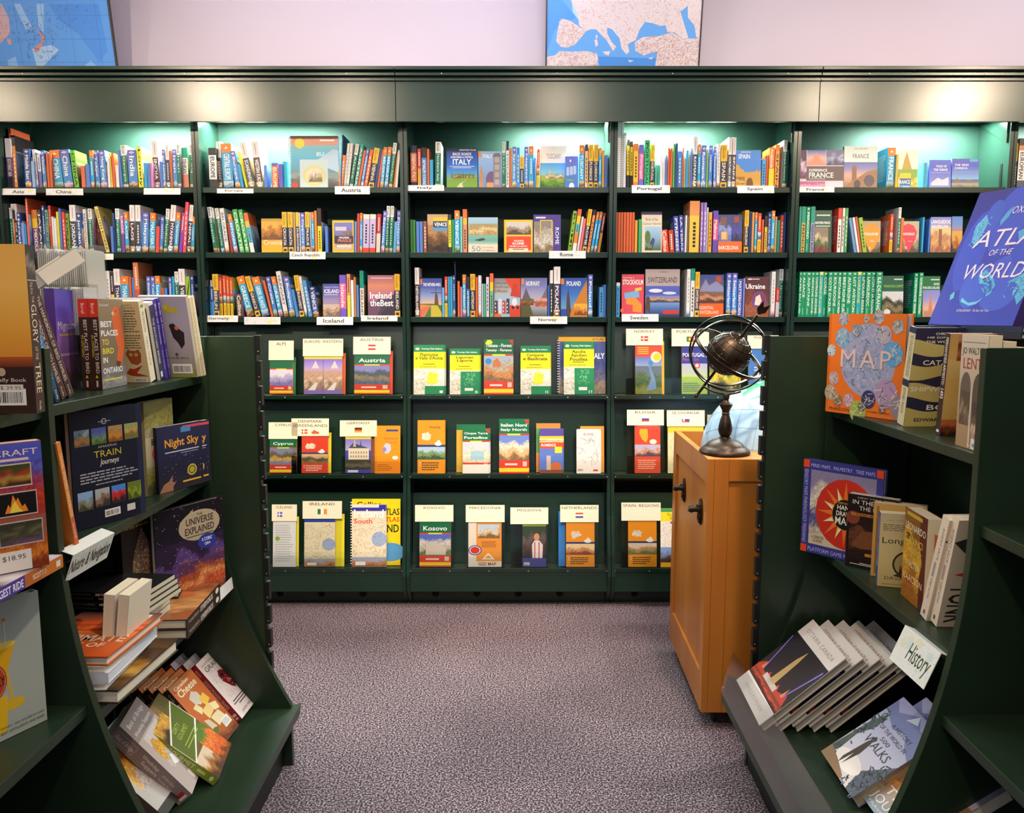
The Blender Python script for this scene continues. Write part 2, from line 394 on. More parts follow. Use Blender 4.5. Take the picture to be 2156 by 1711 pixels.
for i in range(7):
    x0, x1 = (BX[i], BX[i + 1]) if i < 6 else (BX[7], BX[0])
    root = empty('bookcase', (x0, 3.8, 0), 'dark green wooden ' + BAYL[i], 'bookcase', 'dark green bookcases along the wall')
    T = Matrix.Translation((-x0, -3.8, 0))
    for a in (x0 + .0015, x1 - .0175):
        MB().prism([(p, q) for p, q in PROF], lambda p, q, r: Vector((r, p, q)), a, a + .016).build('side_panel', M['green'], root, T)
    MB().box((x0 + .017, 4.045, .02), (x1 - .017, 4.06, ZT)).build('back_panel', M['back'], root, T)
    MB().box((x0 + .017, 3.80, ZT - .02), (x1 - .017, 4.045, ZT)).build('top_panel', M['green'], root, T)
    for z in ZS:
        s = MB().box((x0 + .018, YF, z - .026), (x1 - .018, 4.044, z)).build('shelf', M['green'], root, T, bevel=.0015)
    # corner gusset on the right side under the cornice
    xr = x1 - .017
    if i in (1, 2, 3, 4):
        MB().prism([(3.80, ZT - .02), (4.04, ZT - .02), (3.80, ZT - .16), (3.80, ZT - .13)][:3], lambda p, q, r: Vector((r, p, q)), xr - .010, xr).build('corner_bracket', M['green'], root, T)
    # slotted standards on the side panels
    for xs in (x0 + .017, x1 - .020):
        sp = MB().box((xs, 3.83, .30), (xs + .003, 3.846, ZT - .25)).build('slotted_standard', M['black'], root, T)
    for k in range(3):
        y, z = RY[k], ZR[k]
        rk = MB().box((x0 + .018, y + .003, z - .022), (x1 - .018, 4.044, z - .002)).build('rack_shelf', M['green'], root, T, bevel=.001)
        hz = .46 if k < 2 else .40
        bz = MB().prism([(y + .085, z), (y + .095, z), (y + .148, z + .34), (y + .138, z + .34)], lambda p, q, r: Vector((r, p, q)), x0 + .02, x1 - .02).build('slanted_backboard', M['green'], root, T)
        top = W(1078, (796, 960, 1161)[k], y).z
        yy = y - .004
        ac = MB().box((x0 + .003, yy, z - .03), (x1 - .003, yy + .0025, top)).build('acrylic_lip', M['acrylic'], root, T)
        for q in range(6):
            xx = x0 + .02 + (x1 - x0 - .04) * q / 5
            screw_part(ac, (xx, yy - .0004, z - .012))
    MB().box((x0 + .018, 3.66, .085), (x1 - .018, 3.685, ZR[2] - .024)).build('base_board', M['green'], root, T)
    kb = MB().box((x0 + .018, 3.745, .0), (x1 - .018, 3.765, .085)).build('kick_board', M['green'], root, T)
    for q in range(5):
        xx = x0 + .13 + .205 * q
        if xx < x1 - .06:
            mb = MB(); mb.lathe([(.0175, 0), (.0175, .0012)], n=20)
            mt = Matrix.Rotation(math.pi / 2, 4, 'X'); mt.translation = (xx, 3.7449, .045)
            mb.build('vent_hole', M['hole'], kb, mt)

# ============================================================ cornice sections
YC = 3.70
zc0 = W(1078, 256, YC).z; zc1 = W(1078, 171, YC).z; zct = W(1078, 138, YC - .03).z
CXs = [W(p, 200, YC).x for p in (-420, 832.5, 1726, 2620)]
CL = ['left', 'middle', 'right']
for i in range(3):
    a, b = CXs[i] + .0008, CXs[i + 1] - .0008
    root = empty('cornice', (a, YC, zc0), f'dark green painted cornice board over the bookcases, {CL[i]} section of three', 'cornice', 'cornice sections')
    T = Matrix.Translation((-a, -YC, -zc0)); dz = zct - zc1
    MB().box((a, YC, zc0), (b, YC + .02, zc1 + .01)).build('fascia', M['green'], root, T, bevel=.0012)
    MB().box((a, YC - .010, zc1), (b, YC + .01, zc1 + dz * .12)).build('moulding', M['green'], root, T, bevel=.001)
    MB().box((a, YC + .004, zc1 + dz * .12), (b, YC + .03, zc1 + dz * .34)).build('moulding', M['green'], root, T)
    MB().box((a, YC - .018, zc1 + dz * .34), (b, YC + .02, zc1 + dz * .58)).build('moulding', M['green'], root, T, bevel=.002)
    MB().box((a, YC + .002, zc1 + dz * .58), (b, YC + .03, zc1 + dz * .72)).build('moulding', M['green'], root, T)
    MB().box((a, YC - .028, zc1 + dz * .72), (b, YC + .03, zct)).build('moulding', M['green'], root, T, bevel=.002)
    MB().box((a, YC + .03, zct - .02), (b, 4.099, zct - .002)).build('top_board', M['green'], root, T)
    for k in range(4):
        screw_part(root, (.18 + (b - a) * (.11 + .27 * k) - .18, -.0195, zc1 + dz * .46 - zc0), r=.0028)
struct('trim_1', MB().box((-4.2, 4.0, ZT + .001), (4.2, 4.045, zct - .021)), M['green'])

# ============================================================ framed wall maps, hung leaning forward
LAND = '#dccbca'
def E_(pts): return [((x - 915) / 885, 1 - (y + 620) / 1000) for x, y in pts]
eur = [('R', 0, 0, 1, 1, '#5f9fe0'), ('P', E_([(1210, 290), (1560, 300), (1540, 380), (1240, 380)]), '#4488d2'), ('P', E_([(915, 0), (1000, 0), (1080, 90), (960, 150), (915, 260)]), '#4c92e0'),
       ('P', E_([(1000, -620), (1080, -620), (1110, 120), (1060, 60)]), '#a5c9ec')]
polys = [E_([(985, 110), (1000, 95), (1045, 105), (1090, 130), (1140, 160), (1110, 195), (1075, 230), (1030, 245), (995, 240), (968, 212), (975, 160)]),
         E_([(1040, -620), (1045, 0), (1085, 60), (1100, 130), (1140, 160), (1165, 150), (1200, 150), (1225, 175), (1260, 205), (1292, 250), (1300, 262), (1318, 240), (1290, 215), (1262, 170), (1262, 140), (1290, 150), (1335, 195), (1350, 250), (1380, 280), (1395, 265), (1385, 225), (1430, 205), (1450, 150), (1480, 112), (1530, 120), (1560, 132), (1600, 130), (1610, 165), (1650, 165), (1700, 200), (1735, 195), (1700, 110), (1680, 60), (1720, 30), (1725, 90), (1765, 130), (1780, 190), (1800, 195), (1800, -620)]),
         E_([(1425, 215), (1470, 190), (1560, 185), (1640, 165), (1700, 200), (1800, 195), (1800, 380), (1545, 380), (1552, 320), (1560, 268), (1520, 270), (1480, 285), (1430, 262)]),
         E_([(915, 292), (960, 285), (990, 262), (1060, 265), (1150, 262), (1205, 275), (1215, 300), (1212, 340), (1240, 352), (1270, 380), (915, 380)]),
         E_([(1335, 380), (1352, 362), (1390, 362), (1430, 375), (1640, 362), (1640, 380)]), E_([(1240, 265), (1285, 262), (1275, 285), (1255, 280)]), E_([(1190, 205), (1205, 200), (1212, 230), (1198, 240)]), E_([(1196, 180), (1207, 178), (1206, 196), (1198, 196)]), E_([(1505, 300), (1535, 292), (1528, 305)]), E_([(1388, 308), (1425, 312), (1400, 320)])]
for k, p in enumerate(polys):
    eur += [('P', p, LAND)]
for k, p in enumerate(polys[:5]):
    n = (260, 1900, 900, 420, 80)[k]
    eur += [('S', p, n, ['#8f7680', '#a58684', '#b98c88', '#786c80'], .0045, .0007, k), ('S', p, n // 5, ['#d8a878', '#c9b888', '#d89a80'], .008, .0011, k + 9), ('S', p, n // 8, ['#c88a6a', '#c07f78'], .016, .0007, k + 30)]
eur += [('LN', .05, .60, .11, .63, 3, '#3b5a8a')]
def P_(pts): return [(1 - (610 - x) / 1500, 1 - (y + 640) / 1000) for x, y in pts]
pac = [('R', 0, 0, 1, 1, '#5aa2f2'), ('P', P_([(90, 0), (125, 0), (170, 120), (130, 130)]), '#9cc8f6'), ('P', P_([(215, 0), (255, 0), (230, 150), (205, 110)]), '#9cc8f6'),
       ('P', P_([(280, 0), (560, 0), (575, 240), (520, 300), (420, 150), (330, 90)]), '#4a95ee'), ('P', P_([(150, 230), (260, 210), (300, 235), (200, 320), (160, 320)]), '#a8cff8'), ('P', P_([(380, 360), (470, 290), (520, 340), (610, 330), (610, 360)]), '#86bcf6'), ('P', P_([(0, 290), (50, 270), (60, 360), (0, 360)]), '#8cc0f6')]
aus = P_([(-300, 0), (20, 0), (48, 70), (40, 150), (-20, 200), (-300, 150)])
pac += [('P', aus, '#d9b3b8'), ('P', P_([(15, 175), (42, 178), (35, 212), (20, 205)]), '#d9a8a8'), ('P', P_([(185, 125), (205, 140), (232, 165), (222, 200), (205, 190), (215, 165)]), '#d68f80'), ('P', P_([(205, 195), (215, 205), (185, 245), (158, 248), (165, 225)]), '#dc9484'),
        ('S', aus, 120, ['#a98f98', '#9a5f70'], .006, .0006, 3), ('S', P_([(50, 10), (560, 10), (560, 120), (50, 200)]), 70, ['#2f5fa8', '#4a6fa8'], .006, .0006, 4), ('S', P_([(120, 100), (280, 100), (280, 300), (120, 300)]), 60, ['#2f5fa8', '#4a4f78'], .007, .0007, 5)]
for k in range(5): pac.append(('R', .55 + .1 * k, 0, .5507 + .1 * k, 1, '#3f80cc'))
for k in range(6): pac.append(('R', 0, .06 + .12 * k, 1, .0612 + .12 * k, '#3f80cc'))
def wallmap(xl, xr, ops, w_, h_, label):
    zb = zct - .03; YM = 3.985; zc = W(1100, 140, YM).z
    x0, x1 = W(xl, 140, YM).x, W(xr, 140, YM).x
    if xl < 0: x0 = x1 - w_
    wd = x1 - x0
    root = empty('framed_map', (x0, YM, zc - .04), label, 'map')
    root.rotation_euler = (math.radians(10), 0, 0)
    b = .007
    mb = MB(); mb.box((0, 0, 0), (b, .016, h_)); mb.box((wd - b, 0, 0), (wd, .016, h_)); mb.box((b, 0, 0), (wd - b, .016, b)); mb.box((b, 0, h_ - b), (wd - b, .016, h_))
    mb.build('frame', M['frame'], root)
    s = MB().box((b, .004, b), (wd - b, .012, h_ - b)); colmesh(s, [lin('#dddddd')] * 6, 'backing', root)
    Art(wd - 2 * b, h_ - 2 * b).run(ops).build('map_print', root, frame((b, .0036, b), (1, 0, 0), (0, -1, 0), (0, 0, 1)))
wallmap(1148, 1472, eur, 0, .87, 'framed map of Europe and the Mediterranean leaning on the cornice')
wallmap(-400, 248, pac, 1.3, .87, 'framed blue Pacific map with New Zealand at top left corner')

# ============================================================ aisle display units
def interp(tab, z):
    return tab[0] + tab[1] * max(0, (1.0 - z) / .8) ** 2.0
PL = (-.912, .218)
ZL = [1.238, .931, .590, .190]
ZRt = [1.138, .720, .200]
def gondola(sgn, tab, k, yfar, ydiv, ynear, zs_far, zs_near, label, zdeck, panel_top, xend, name):
    root = empty(name, (sgn * 1.2, 2.0, 0), label, 'shelving')
    T = Matrix.Translation((-sgn * 1.2, -2.0, 0))
    sh = lambda Y: k * (Y - ydiv)
    back = sgn * 1.19
    zl = [1.353, 1.0] + [1.0 - .8 * i / 20 for i in range(1, 21)]
    def panel(Y, th, nm, ztop=1.353):
        prof = [(interp(tab, z) + sh(Y), z) for z in zl if z <= ztop + .001] + [(interp(tab, .2) + sh(Y), .0), (back, 0), (back, ztop)]
        if sgn > 0: prof = prof[::-1]
        return MB().prism(prof, lambda p, q, r: Vector((p, r, q)), Y, Y + th).build(nm, M['greenn'], root, T, bevel=.001)
    panel(yfar, .02, 'end_panel'); panel(ydiv, .02, 'divider_panel'); panel(ynear, .02, 'divider_panel')
    # back boards
    for a, b in ((ydiv + .02, yfar), (ynear + .02, ydiv)):
        MB().box((back - sgn * .0, a, 0), (back - sgn * .015, b, panel_top - .012)).build('back_board', M['greenn'], root, T)
        for yy in (a + .04, b - .06, (a + b) / 2):
            xb = back - sgn * .0165
            st = MB().box((xb - sgn * .003, yy, .24), (xb, yy + .018, 1.33)).build('slotted_standard', M['black'], root, T)
            ops = [('E', .5, (j + .5) / 46, .10, .0045, '#000000') for j in range(46)]
            n = (-sgn, 0, 0); u = (0, -sgn, 0) if sgn > 0 else (0, 1, 0)
            if sgn > 0: org = (xb - sgn * .0032, yy + .018, .24); u = (0, -1, 0)
            else: org = (xb - sgn * .0032, yy, .24); u = (0, 1, 0)
            Art(.018, 1.09).run(ops).build('slot_holes', st, frame(org, u, n, (0, 0, 1)))
    MB().box((back + sgn * .09, ynear, panel_top - .012), (back - sgn * .055, yfar + .02, panel_top + .010)).build('top_ledge', M['greenn'], root, T, bevel=.001)
    for (a, b), zz in (((ydiv + .0205, yfar - .0005), zs_far), ((ynear + .0205, ydiv - .0005), zs_near)):
        for z in zz:
            xe = interp(tab, z) + sgn * .012
            q0, q1 = xe + sh(a), xe + sh(b)
            mb = MB(); mb.add([(q0, a, z - .024), (q1, b, z - .024), (back - sgn * .016, b, z - .024), (back - sgn * .016, a, z - .024), (q0, a, z), (q1, b, z), (back - sgn * .016, b, z), (back - sgn * .016, a, z)],
                              ((0, 3, 2, 1), (4, 5, 6, 7), (0, 1, 5, 4), (1, 2, 6, 5), (2, 3, 7, 6), (3, 0, 4, 7)) if sgn > 0 else ((0, 1, 2, 3), (4, 7, 6, 5), (0, 4, 5, 1), (1, 5, 6, 2), (2, 6, 7, 3), (3, 7, 4, 0)))
            s = mb.build('shelf', M['greenn'], root, T, bevel=.0015)
            for yy in (a + .05, b - .07):
                MB().prism([(back - sgn * .02, z - .025), (xe + sgn * .06 + sh(yy), z - .025), (xe + sgn * .06 + sh(yy), z - .032), (back - sgn * .02, z - .06)], lambda p, q, r: Vector((p, r, q)), yy, yy + .004).build('shelf_bracket', M['black'], s)
                s.children[-1].matrix_local = Matrix.Identity(4)
    # deck with a sloped lip
    xd = xend
    for a, b in ((ydiv, yfar + .03), (ynear, ydiv)):
        q0, q1 = xd + sh(a), xd + sh(b); bk = back - sgn * .016
        zi = zdeck
        mb = MB(); mb.add([(q0, a, zi - .03), (q1, b, zi - .03), (bk, b, zi - .03), (bk, a, zi - .03), (q0, a, zi), (q1, b, zi), (bk, b, zi), (bk, a, zi)],
                          ((0, 3, 2, 1), (4, 5, 6, 7), (0, 1, 5, 4), (1, 2, 6, 5), (2, 3, 7, 6), (3, 0, 4, 7)))
        mb.build('deck', M['greenn'], root, T, bevel=.002)
        mb = MB(); qa, qb = q0 + sgn * .05, q1 + sgn * .05
        mb.add([(qa, a, 0), (qb, b - .03, 0), (qb + sgn * .02, b - .03, 0), (qa + sgn * .02, a, 0), (qa, a, zi - .031), (qb, b - .03, zi - .031), (qb + sgn * .02, b - .03, zi - .031), (qa + sgn * .02, a, zi - .031)],
               ((0, 3, 2, 1), (4, 5, 6, 7), (0, 1, 5, 4), (1, 2, 6, 5), (2, 3, 7, 6), (3, 0, 4, 7)))
        mb.build('plinth', M['black'], root, T)
    # end cap: flat panel with slotted uprights at its free edge
    x1 = sgn * .772; yc = yfar + .022
    ec = MB().box((x1, yc, .02), (sgn * 1.75, yc + .016, 1.353)).build('end_cap_panel', M['greenn'], root, T, bevel=.001)
    mb = MB(); xo = x1 - sgn * .018
    mb.box((x1, yc - .003, .05), (x1 - sgn * .006, yc + .018, 1.355))
    z = 1.355
    while z > .12:
        mb.box((x1 - sgn * .0055, yc - .003, z - .058), (xo, yc + .018, z)); z -= .0762
    up = mb.build('slotted_upright', M['black'], root, T)
    z = 1.355
    while z > .2:
        screw_part(up, (xo + sgn * .006, yc - .0034, z - .048), r=.0022); z -= .0762
    return root
gl_ = gondola(-1, PL, 0.0, 2.33, 1.53, .70, ZL[:3], [1.238, .931, .62], 'low dark green display shelving unit on the left side of the aisle', ZL[3], 1.353, -.672, 'display_shelving')
PR = (.925, -.205)
gr_ = gondola(1, PR, .026, 2.33, 1.53, .70, ZRt[:2], [1.0, .60], 'low dark green display shelving unit on the right side of the aisle', .28, 1.353, .672, 'display_shelving')
# acrylic-fronted lip of the right deck
lip = None
a, b = Vector((.650, 1.55, 0)), Vector((.664, 2.36, 0))
mb = MB(); mb.prism([(0, .20), (.012, .20), (.030, .285), (.018, .285)], lambda p, q, r: a.lerp(b, r) + Vector((p, 0, q)), -.45, 1)
mb.build('lip_board', M['greenn'], gr_, Matrix.Translation((-1.2, -2, 0)))
mb = MB(); mb.prism([(-.004, .235), (-.001, .235), (.036, .365), (.033, .365)], lambda p, q, r: a.lerp(b, r) + Vector((p, 0, q)), -.45, 1)
mb.build('acrylic_lip', M['acrylic'], gr_, Matrix.Translation((-1.2, -2, 0)))
mb = MB(); mb.prism([(0, .189), (.010, .189), (.004, .148), (-.0, .148)], lambda p, q, r: Vector((-.680 + p, r, q + .003)), .8, 2.362)
mb.build('lip_board', M['greenn'], gl_, Matrix.Translation((1.2, -2, 0)))

# ============================================================ wooden bin cabinet
zt = .943
A0 = Vector((.648, 2.55, 0)); A1 = Vector((.667, 3.19, 0)); dx = (A1 - A0).normalized(); nx = Vector((-dx.y, dx.x, 0)) * -1  # nx -> +x
cab = empty('wooden_cabinet', A0, 'square orange maple cabinet on casters with two iron bottle openers', 'cabinet')
Wd = .64; Dp = (A1 - A0).length
BM = Matrix(((nx.x, dx.x, 0, 0), (nx.y, dx.y, 0, 0), (0, 0, 1, 0), (0, 0, 0, 1)))  # local x -> right, y -> depth
def cb(a, b, nm, m=M['wood'], par=None, bev=.0012): return MB().box(a, b).build(nm, m, par or cab, BM if par is None else None, bevel=bev)
zb = .06
cb((0, 0, zb), (.022, .045, zt), 'stile'); cb((0, Dp - .06, zb), (.022, Dp, zt), 'stile')
cb((0, .0455, zt - .085), (.022, Dp - .0605, zt), 'rail'); cb((0, .0455, zb), (.022, Dp - .0605, zb + .13), 'rail')
cb((.009, .0455, zb + .1305), (.018, Dp - .0605, zt - .0855), 'side_panel')
cb((.0225, 0, zb), (.07, .022, zt), 'stile'); cb((Wd - .07, 0, zb), (Wd, .022, zt), 'stile')
cb((.0705, 0, zt - .075), (Wd - .0705, .022, zt), 'rail'); cb((.0705, 0, zb), (Wd - .0705, .022, zb + .09), 'rail')
cb((.0705, .009, zb + .0905), (Wd - .0705, .017, zt - .0755), 'front_panel')
cb((Wd - .022, .0225, zb), (Wd, Dp, zt), 'side_panel'); cb((.0225, Dp - .02, zb), (Wd - .0225, Dp, zt), 'back_panel')
cb((.0225, .0225, zb), (Wd - .0225, Dp - .0205, zb + .02), 'floor_panel', M['woodi'])
cb((.0225, .0225, zt - .02), (Wd - .0225, .20, zt - .0005), 'top_board')
cb((.0225, .2005, .53), (Wd - .0225, Dp - .0205, .545), 'inner_shelf', M['woodi'])
for (x, y) in ((.06, .06), (Wd - .06, .06), (.06, Dp - .06), (Wd - .06, Dp - .06)):
    c_ = MB(); c_.lathe([(.0, -.008), (.026, -.008), (.026, .008), (0, .008)], n=20)
    mt = BM @ Matrix.Translation((x, y, .027)) @ Matrix.Rotation(math.pi / 2, 4, 'Y'); c_.build('caster', M['rubber'], cab, mt)
    cb((x - .02, y - .02, .05), (x + .02, y + .02, .0595), 'caster_plate', M['black'], bev=0)
# cast-iron openers on the left face
for px_, py_ in ((1437, 1031), (1471, 1076)):
    t_ = (Wz(px_, py_, .8)); 
    # intersect pixel ray with the left face plane
    o = Vector((0, 0, H)); d = (W(px_, py_, 1) - o); s = (A0 - o).dot(nx) / d.dot(nx); p = o + d * s
    ly = (p - A0).dot(dx); lz = p.z
    op = empty('bottle_opener', (0, 0, 0)); op.parent = cab; op.matrix_local = BM @ Matrix.Translation((.009, ly, lz))
    pl = MB(); pts = [(.024 * math.cos(a_), .048 * math.sin(a_)) for a_ in [i * math.pi / 10 for i in range(20)]]
    pl.prism(pts, lambda p_, q, r: Vector((-r, p_, q)), 0, .006); pl.build('plate', M['iron'], op, bevel=.001)
    c_ = MB(); c_.tube([(-.004, 0, .006), (-.02, 0, .012), (-.036, 0, .006), (-.040, 0, -.002)], [.013, .014, .011, .008], 10); c_.build('opener_jaw', M['iron'], op, smooth=True)
    c_ = MB(); c_.box((-.042, -.017, .004), (-.004, .017, .016)); c_.build('cap_hood', M['iron'], op, bevel=.003)
    r_ = MB(); r_.tube([(-.008, .013 * math.cos(a_), -.022 + .016 * math.sin(a_)) for a_ in [i * math.pi / 8 for i in range(16)]], .004, 8, True); r_.build('ring', M['irons'], op, smooth=True)
# flat lidless rim on the left: globe inside
gc = W(1640, 960, 2.93); print('globe z', gc.z); gr = .292
gl = empty('world_globe', gc, 'large pale blue world globe sitting in the wooden cabinet', 'globe')
me = MB(); prof = [(max(.0001, gr * math.sin(a_)), -gr * math.cos(a_)) for a_ in [i * math.pi / 40 for i in range(41)]]
me.lathe(prof, n=80); s = me.build('globe_ball', mat('globe_ocean', '#a9cbe6', .22, coat=.5), gl, smooth=True)
gl.rotation_euler = (math.radians(-14), math.radians(24), math.radians(20))
def sph(la, lo, r): la, lo = math.radians(la), math.radians(lo); return Vector((r * math.cos(la) * math.cos(lo), r * math.cos(la) * math.sin(lo), r * math.sin(la)))
GI = gl.rotation_euler.to_matrix().inverted()
def pixsph(px, py, r):
    o = Vector((0, 0, H)); d = (W(px, py, 1) - o).normalized(); m_ = o - gc; b_ = m_.dot(d); q = b_ * b_ - (m_.dot(m_) - r * r)
    if q < 0: q = 0
    p = o + d * (-b_ - math.sqrt(q)); return GI @ ((p - gc).normalized() * r)
gridm = mat('globe_lines', '#5f7f95', .5)
mb = MB()
for la in range(-75, 76, 15): mb.tube([sph(la, lo, gr + .0001) for lo in range(0, 360, 6)], .0006, 4, True)
for lo in range(0, 180, 15): mb.tube([sph(a_, lo, gr + .0001) for a_ in range(0, 360, 6)], .0006, 4, True)
g_ = mb.build('globe_graticule', gridm, gl)
def patch(pts, col, nm, lab):
    # a land patch: fan on the sphere, subdivided
    cx_ = sum(p[0] for p in pts) / len(pts); cy_ = sum(p[1] for p in pts) / len(pts); mb = MB(); rings = 5
    vs = [pixsph(cx_, cy_, gr + .0008)]; n = len(pts); fs = []
    for k in range(1, rings + 1):
        for x, y in pts: vs.append(pixsph(cx_ + (x - cx_) * k / rings, cy_ + (y - cy_) * k / rings, gr + .0008))
    for i in range(n): fs.append((0, 1 + i, 1 + (i + 1) % n))
    for k in range(rings - 1):
        for i in range(n): fs.append((1 + k * n + i, 1 + (k + 1) * n + i, 1 + (k + 1) * n + (i + 1) % n, 1 + k * n + (i + 1) % n))
    mb.add(vs, fs); mb.build(nm, mat(nm, col, .3), gl, smooth=True)
patch([(1563, 828), (1575, 815), (1592, 806), (1606, 798), (1625, 795), (1640, 797), (1640, 828), (1618, 833), (1600, 836), (1580, 840), (1566, 836)], '#1f9a5a', 'green_landmass', '')
patch([(1598, 838), (1612, 832), (1640, 829), (1640, 842), (1612, 841)], '#e0b03a', 'yellow_landmass', '')
patch([(1540, 838), (1552, 830), (1562, 835), (1550, 842)], '#e8ece8', 'ice_landmass', '')

# ============================================================ armillary sphere
YA = 2.66
ac_ = W(1534, 744, YA); base = Vector((ac_.x - .003, YA, zt - .0002))
arm = empty('armillary_sphere', base, 'dark iron armillary sphere with tilted arrow standing on the wooden cabinet corner', 'armillary')
c0 = ac_ - base; axv = Vector((.46, -.46, .83)).normalized()
q = axv.to_track_quat('Z', 'X').to_matrix().to_4x4(); q.translation = c0
br = .0735
mb = MB(); mb.lathe([(max(.0001, br * math.sin(a_)), -br * math.cos(a_)) for a_ in [i * math.pi / 24 for i in range(25)]], n=40); mb.build('ball', M['iron'], arm, q, smooth=True)
mb = MB()
for la in (-60, -40, -20, 0, 20, 40, 60): mb.tube([sph(la, lo, br + .0004) for lo in range(0, 360, 10)], .0013, 6, True)
for lo in range(0, 180, 20): mb.tube([sph(a_, lo, br + .0004) for a_ in range(0, 360, 10)], .0013, 6, True)
mb.build('ball_ribs', M['irons'], arm, q, smooth=True)
def ring(r, wd, th, mtx, nm='ring'):
    mb = MB(); n = 72; vs = []; fs = []
    for i in range(n):
        a_ = 2 * math.pi * i / n; c_, s_ = math.cos(a_), math.sin(a_)
        for rr, zz in ((r - th, -wd), (r, -wd), (r + th * .3, 0), (r, wd), (r - th, wd)): vs.append((rr * c_, rr * s_, zz))
    for i in range(n):
        for k in range(5): fs.append((i * 5 + k, ((i + 1) % n) * 5 + k, ((i + 1) % n) * 5 + (k + 1) % 5, i * 5 + (k + 1) % 5))
    mb.add(vs, fs); return mb.build(nm, M['irons'], arm, mtx, smooth=True)
ring(.130, .0062, .0045, q, 'equator_ring')
n1 = (Vector((-.08, -1, .08)) - axv * Vector((-.08, -1, .08)).dot(axv)).normalized()
def basis(z, x):
    z = z.normalized(); x = (x - z * x.dot(z)).normalized(); y = z.cross(x); m_ = Matrix.Identity(4)
    for i in range(3): m_[i][0] = x[i]; m_[i][1] = y[i]; m_[i][2] = z[i]; m_[i][3] = c0[i]
    return m_
for ang, r in ((-9, .1345), (12, .1255)):
    nn = Matrix.Rotation(math.radians(ang), 3, axv) @ n1
    ring(r, .0058, .0042, basis(nn, axv), 'meridian_ring')
for ss, rr in (((-.192, -.186, -.07), [.0075, .0052, .0052]), ((.07, .15, .165), [.0062, .0055, .004])):
    mb = MB(); mb.tube([c0 + axv * s for s in ss], rr, 12); mb.build('arrow_shaft', M['iron'], arm, smooth=True)
mb = MB(); e1 = axv.cross(Vector((0, 1, 0))).normalized(); tip = c0 + axv * .165
for s in (-1, 1):
    vs = [tip, tip + e1 * s * .016 + axv * .018, tip + e1 * s * .014 + axv * .05, tip + axv * .032]
    k = Vector((0, .0015, 0)); mb.add([v - k for v in vs] + [v + k for v in vs], ((0, 1, 2, 3), (7, 6, 5, 4), (0, 4, 5, 1), (1, 5, 6, 2), (2, 6, 7, 3), (3, 7, 4, 0)))
mb.build('arrow_fletching', M['iron'], arm)
mb = MB(); mb.lathe([(.0001, .012), (.0075, .006), (.009, 0), (.0075, -.006), (.0001, -.010)], tuple(c0 + axv * -.195), 14); mb.build('arrow_tip', M['iron'], arm, smooth=True)
mb = MB(); t0 = c0 + Vector((.051, .04, .115))
mb.tube([t0, t0 + Vector((.002, 0, -.045)), t0 + Vector((.006, 0, -.065)), t0 + Vector((.004, 0, -.10)), t0 + Vector((.002, 0, -.15))], [.0012, .0025, .009, .006, .001], 8); mb.build('gnomon_leaf', M['irons'], arm, smooth=True)
zr = c0.z - .1365
mb = MB(); pr = [(.008, zr), (.011, zr - .004), (.0105, zr - .016), (.008, zr - .022), (.0105, zr - .028), (.022, zr - .036), (.022, zr - .040), (.014, zr - .056), (.0115, zr - .064), (.014, zr - .068), (.012, zr - .073), (.018, zr - .090), (.0225, zr - .110), (.024, zr - .125), (.020, zr - .140), (.014, zr - .148)]
f_ = .0; z2 = zr - .148
pr2 = [(.018, .058), (.020, .052), (.040, .047), (.058, .036), (.064, .029), (.066, .026), (.072, .023), (.082, .014), (.086, .008), (.086, .004), (.082, .0)]
sc_ = (pr[-1][1] - .058) 
k_ = (zr - .058) / .148
pr = [(r, zr - (zr - z) * k_) for r, z in pr]
mb.lathe((pr + pr2)[::-1], n=48); mb.build('turned_stand', M['iron'], arm, smooth=True)
# ring cradle
mb = MB(); mb.tube([c0 + Vector((.1385 * math.sin(math.radians(a_)), .004, -.1385 * math.cos(math.radians(a_)))) for a_ in range(-36, 22, 4)], .0032, 8); mb.build('cradle_arc', M['iron'], arm, smooth=True)
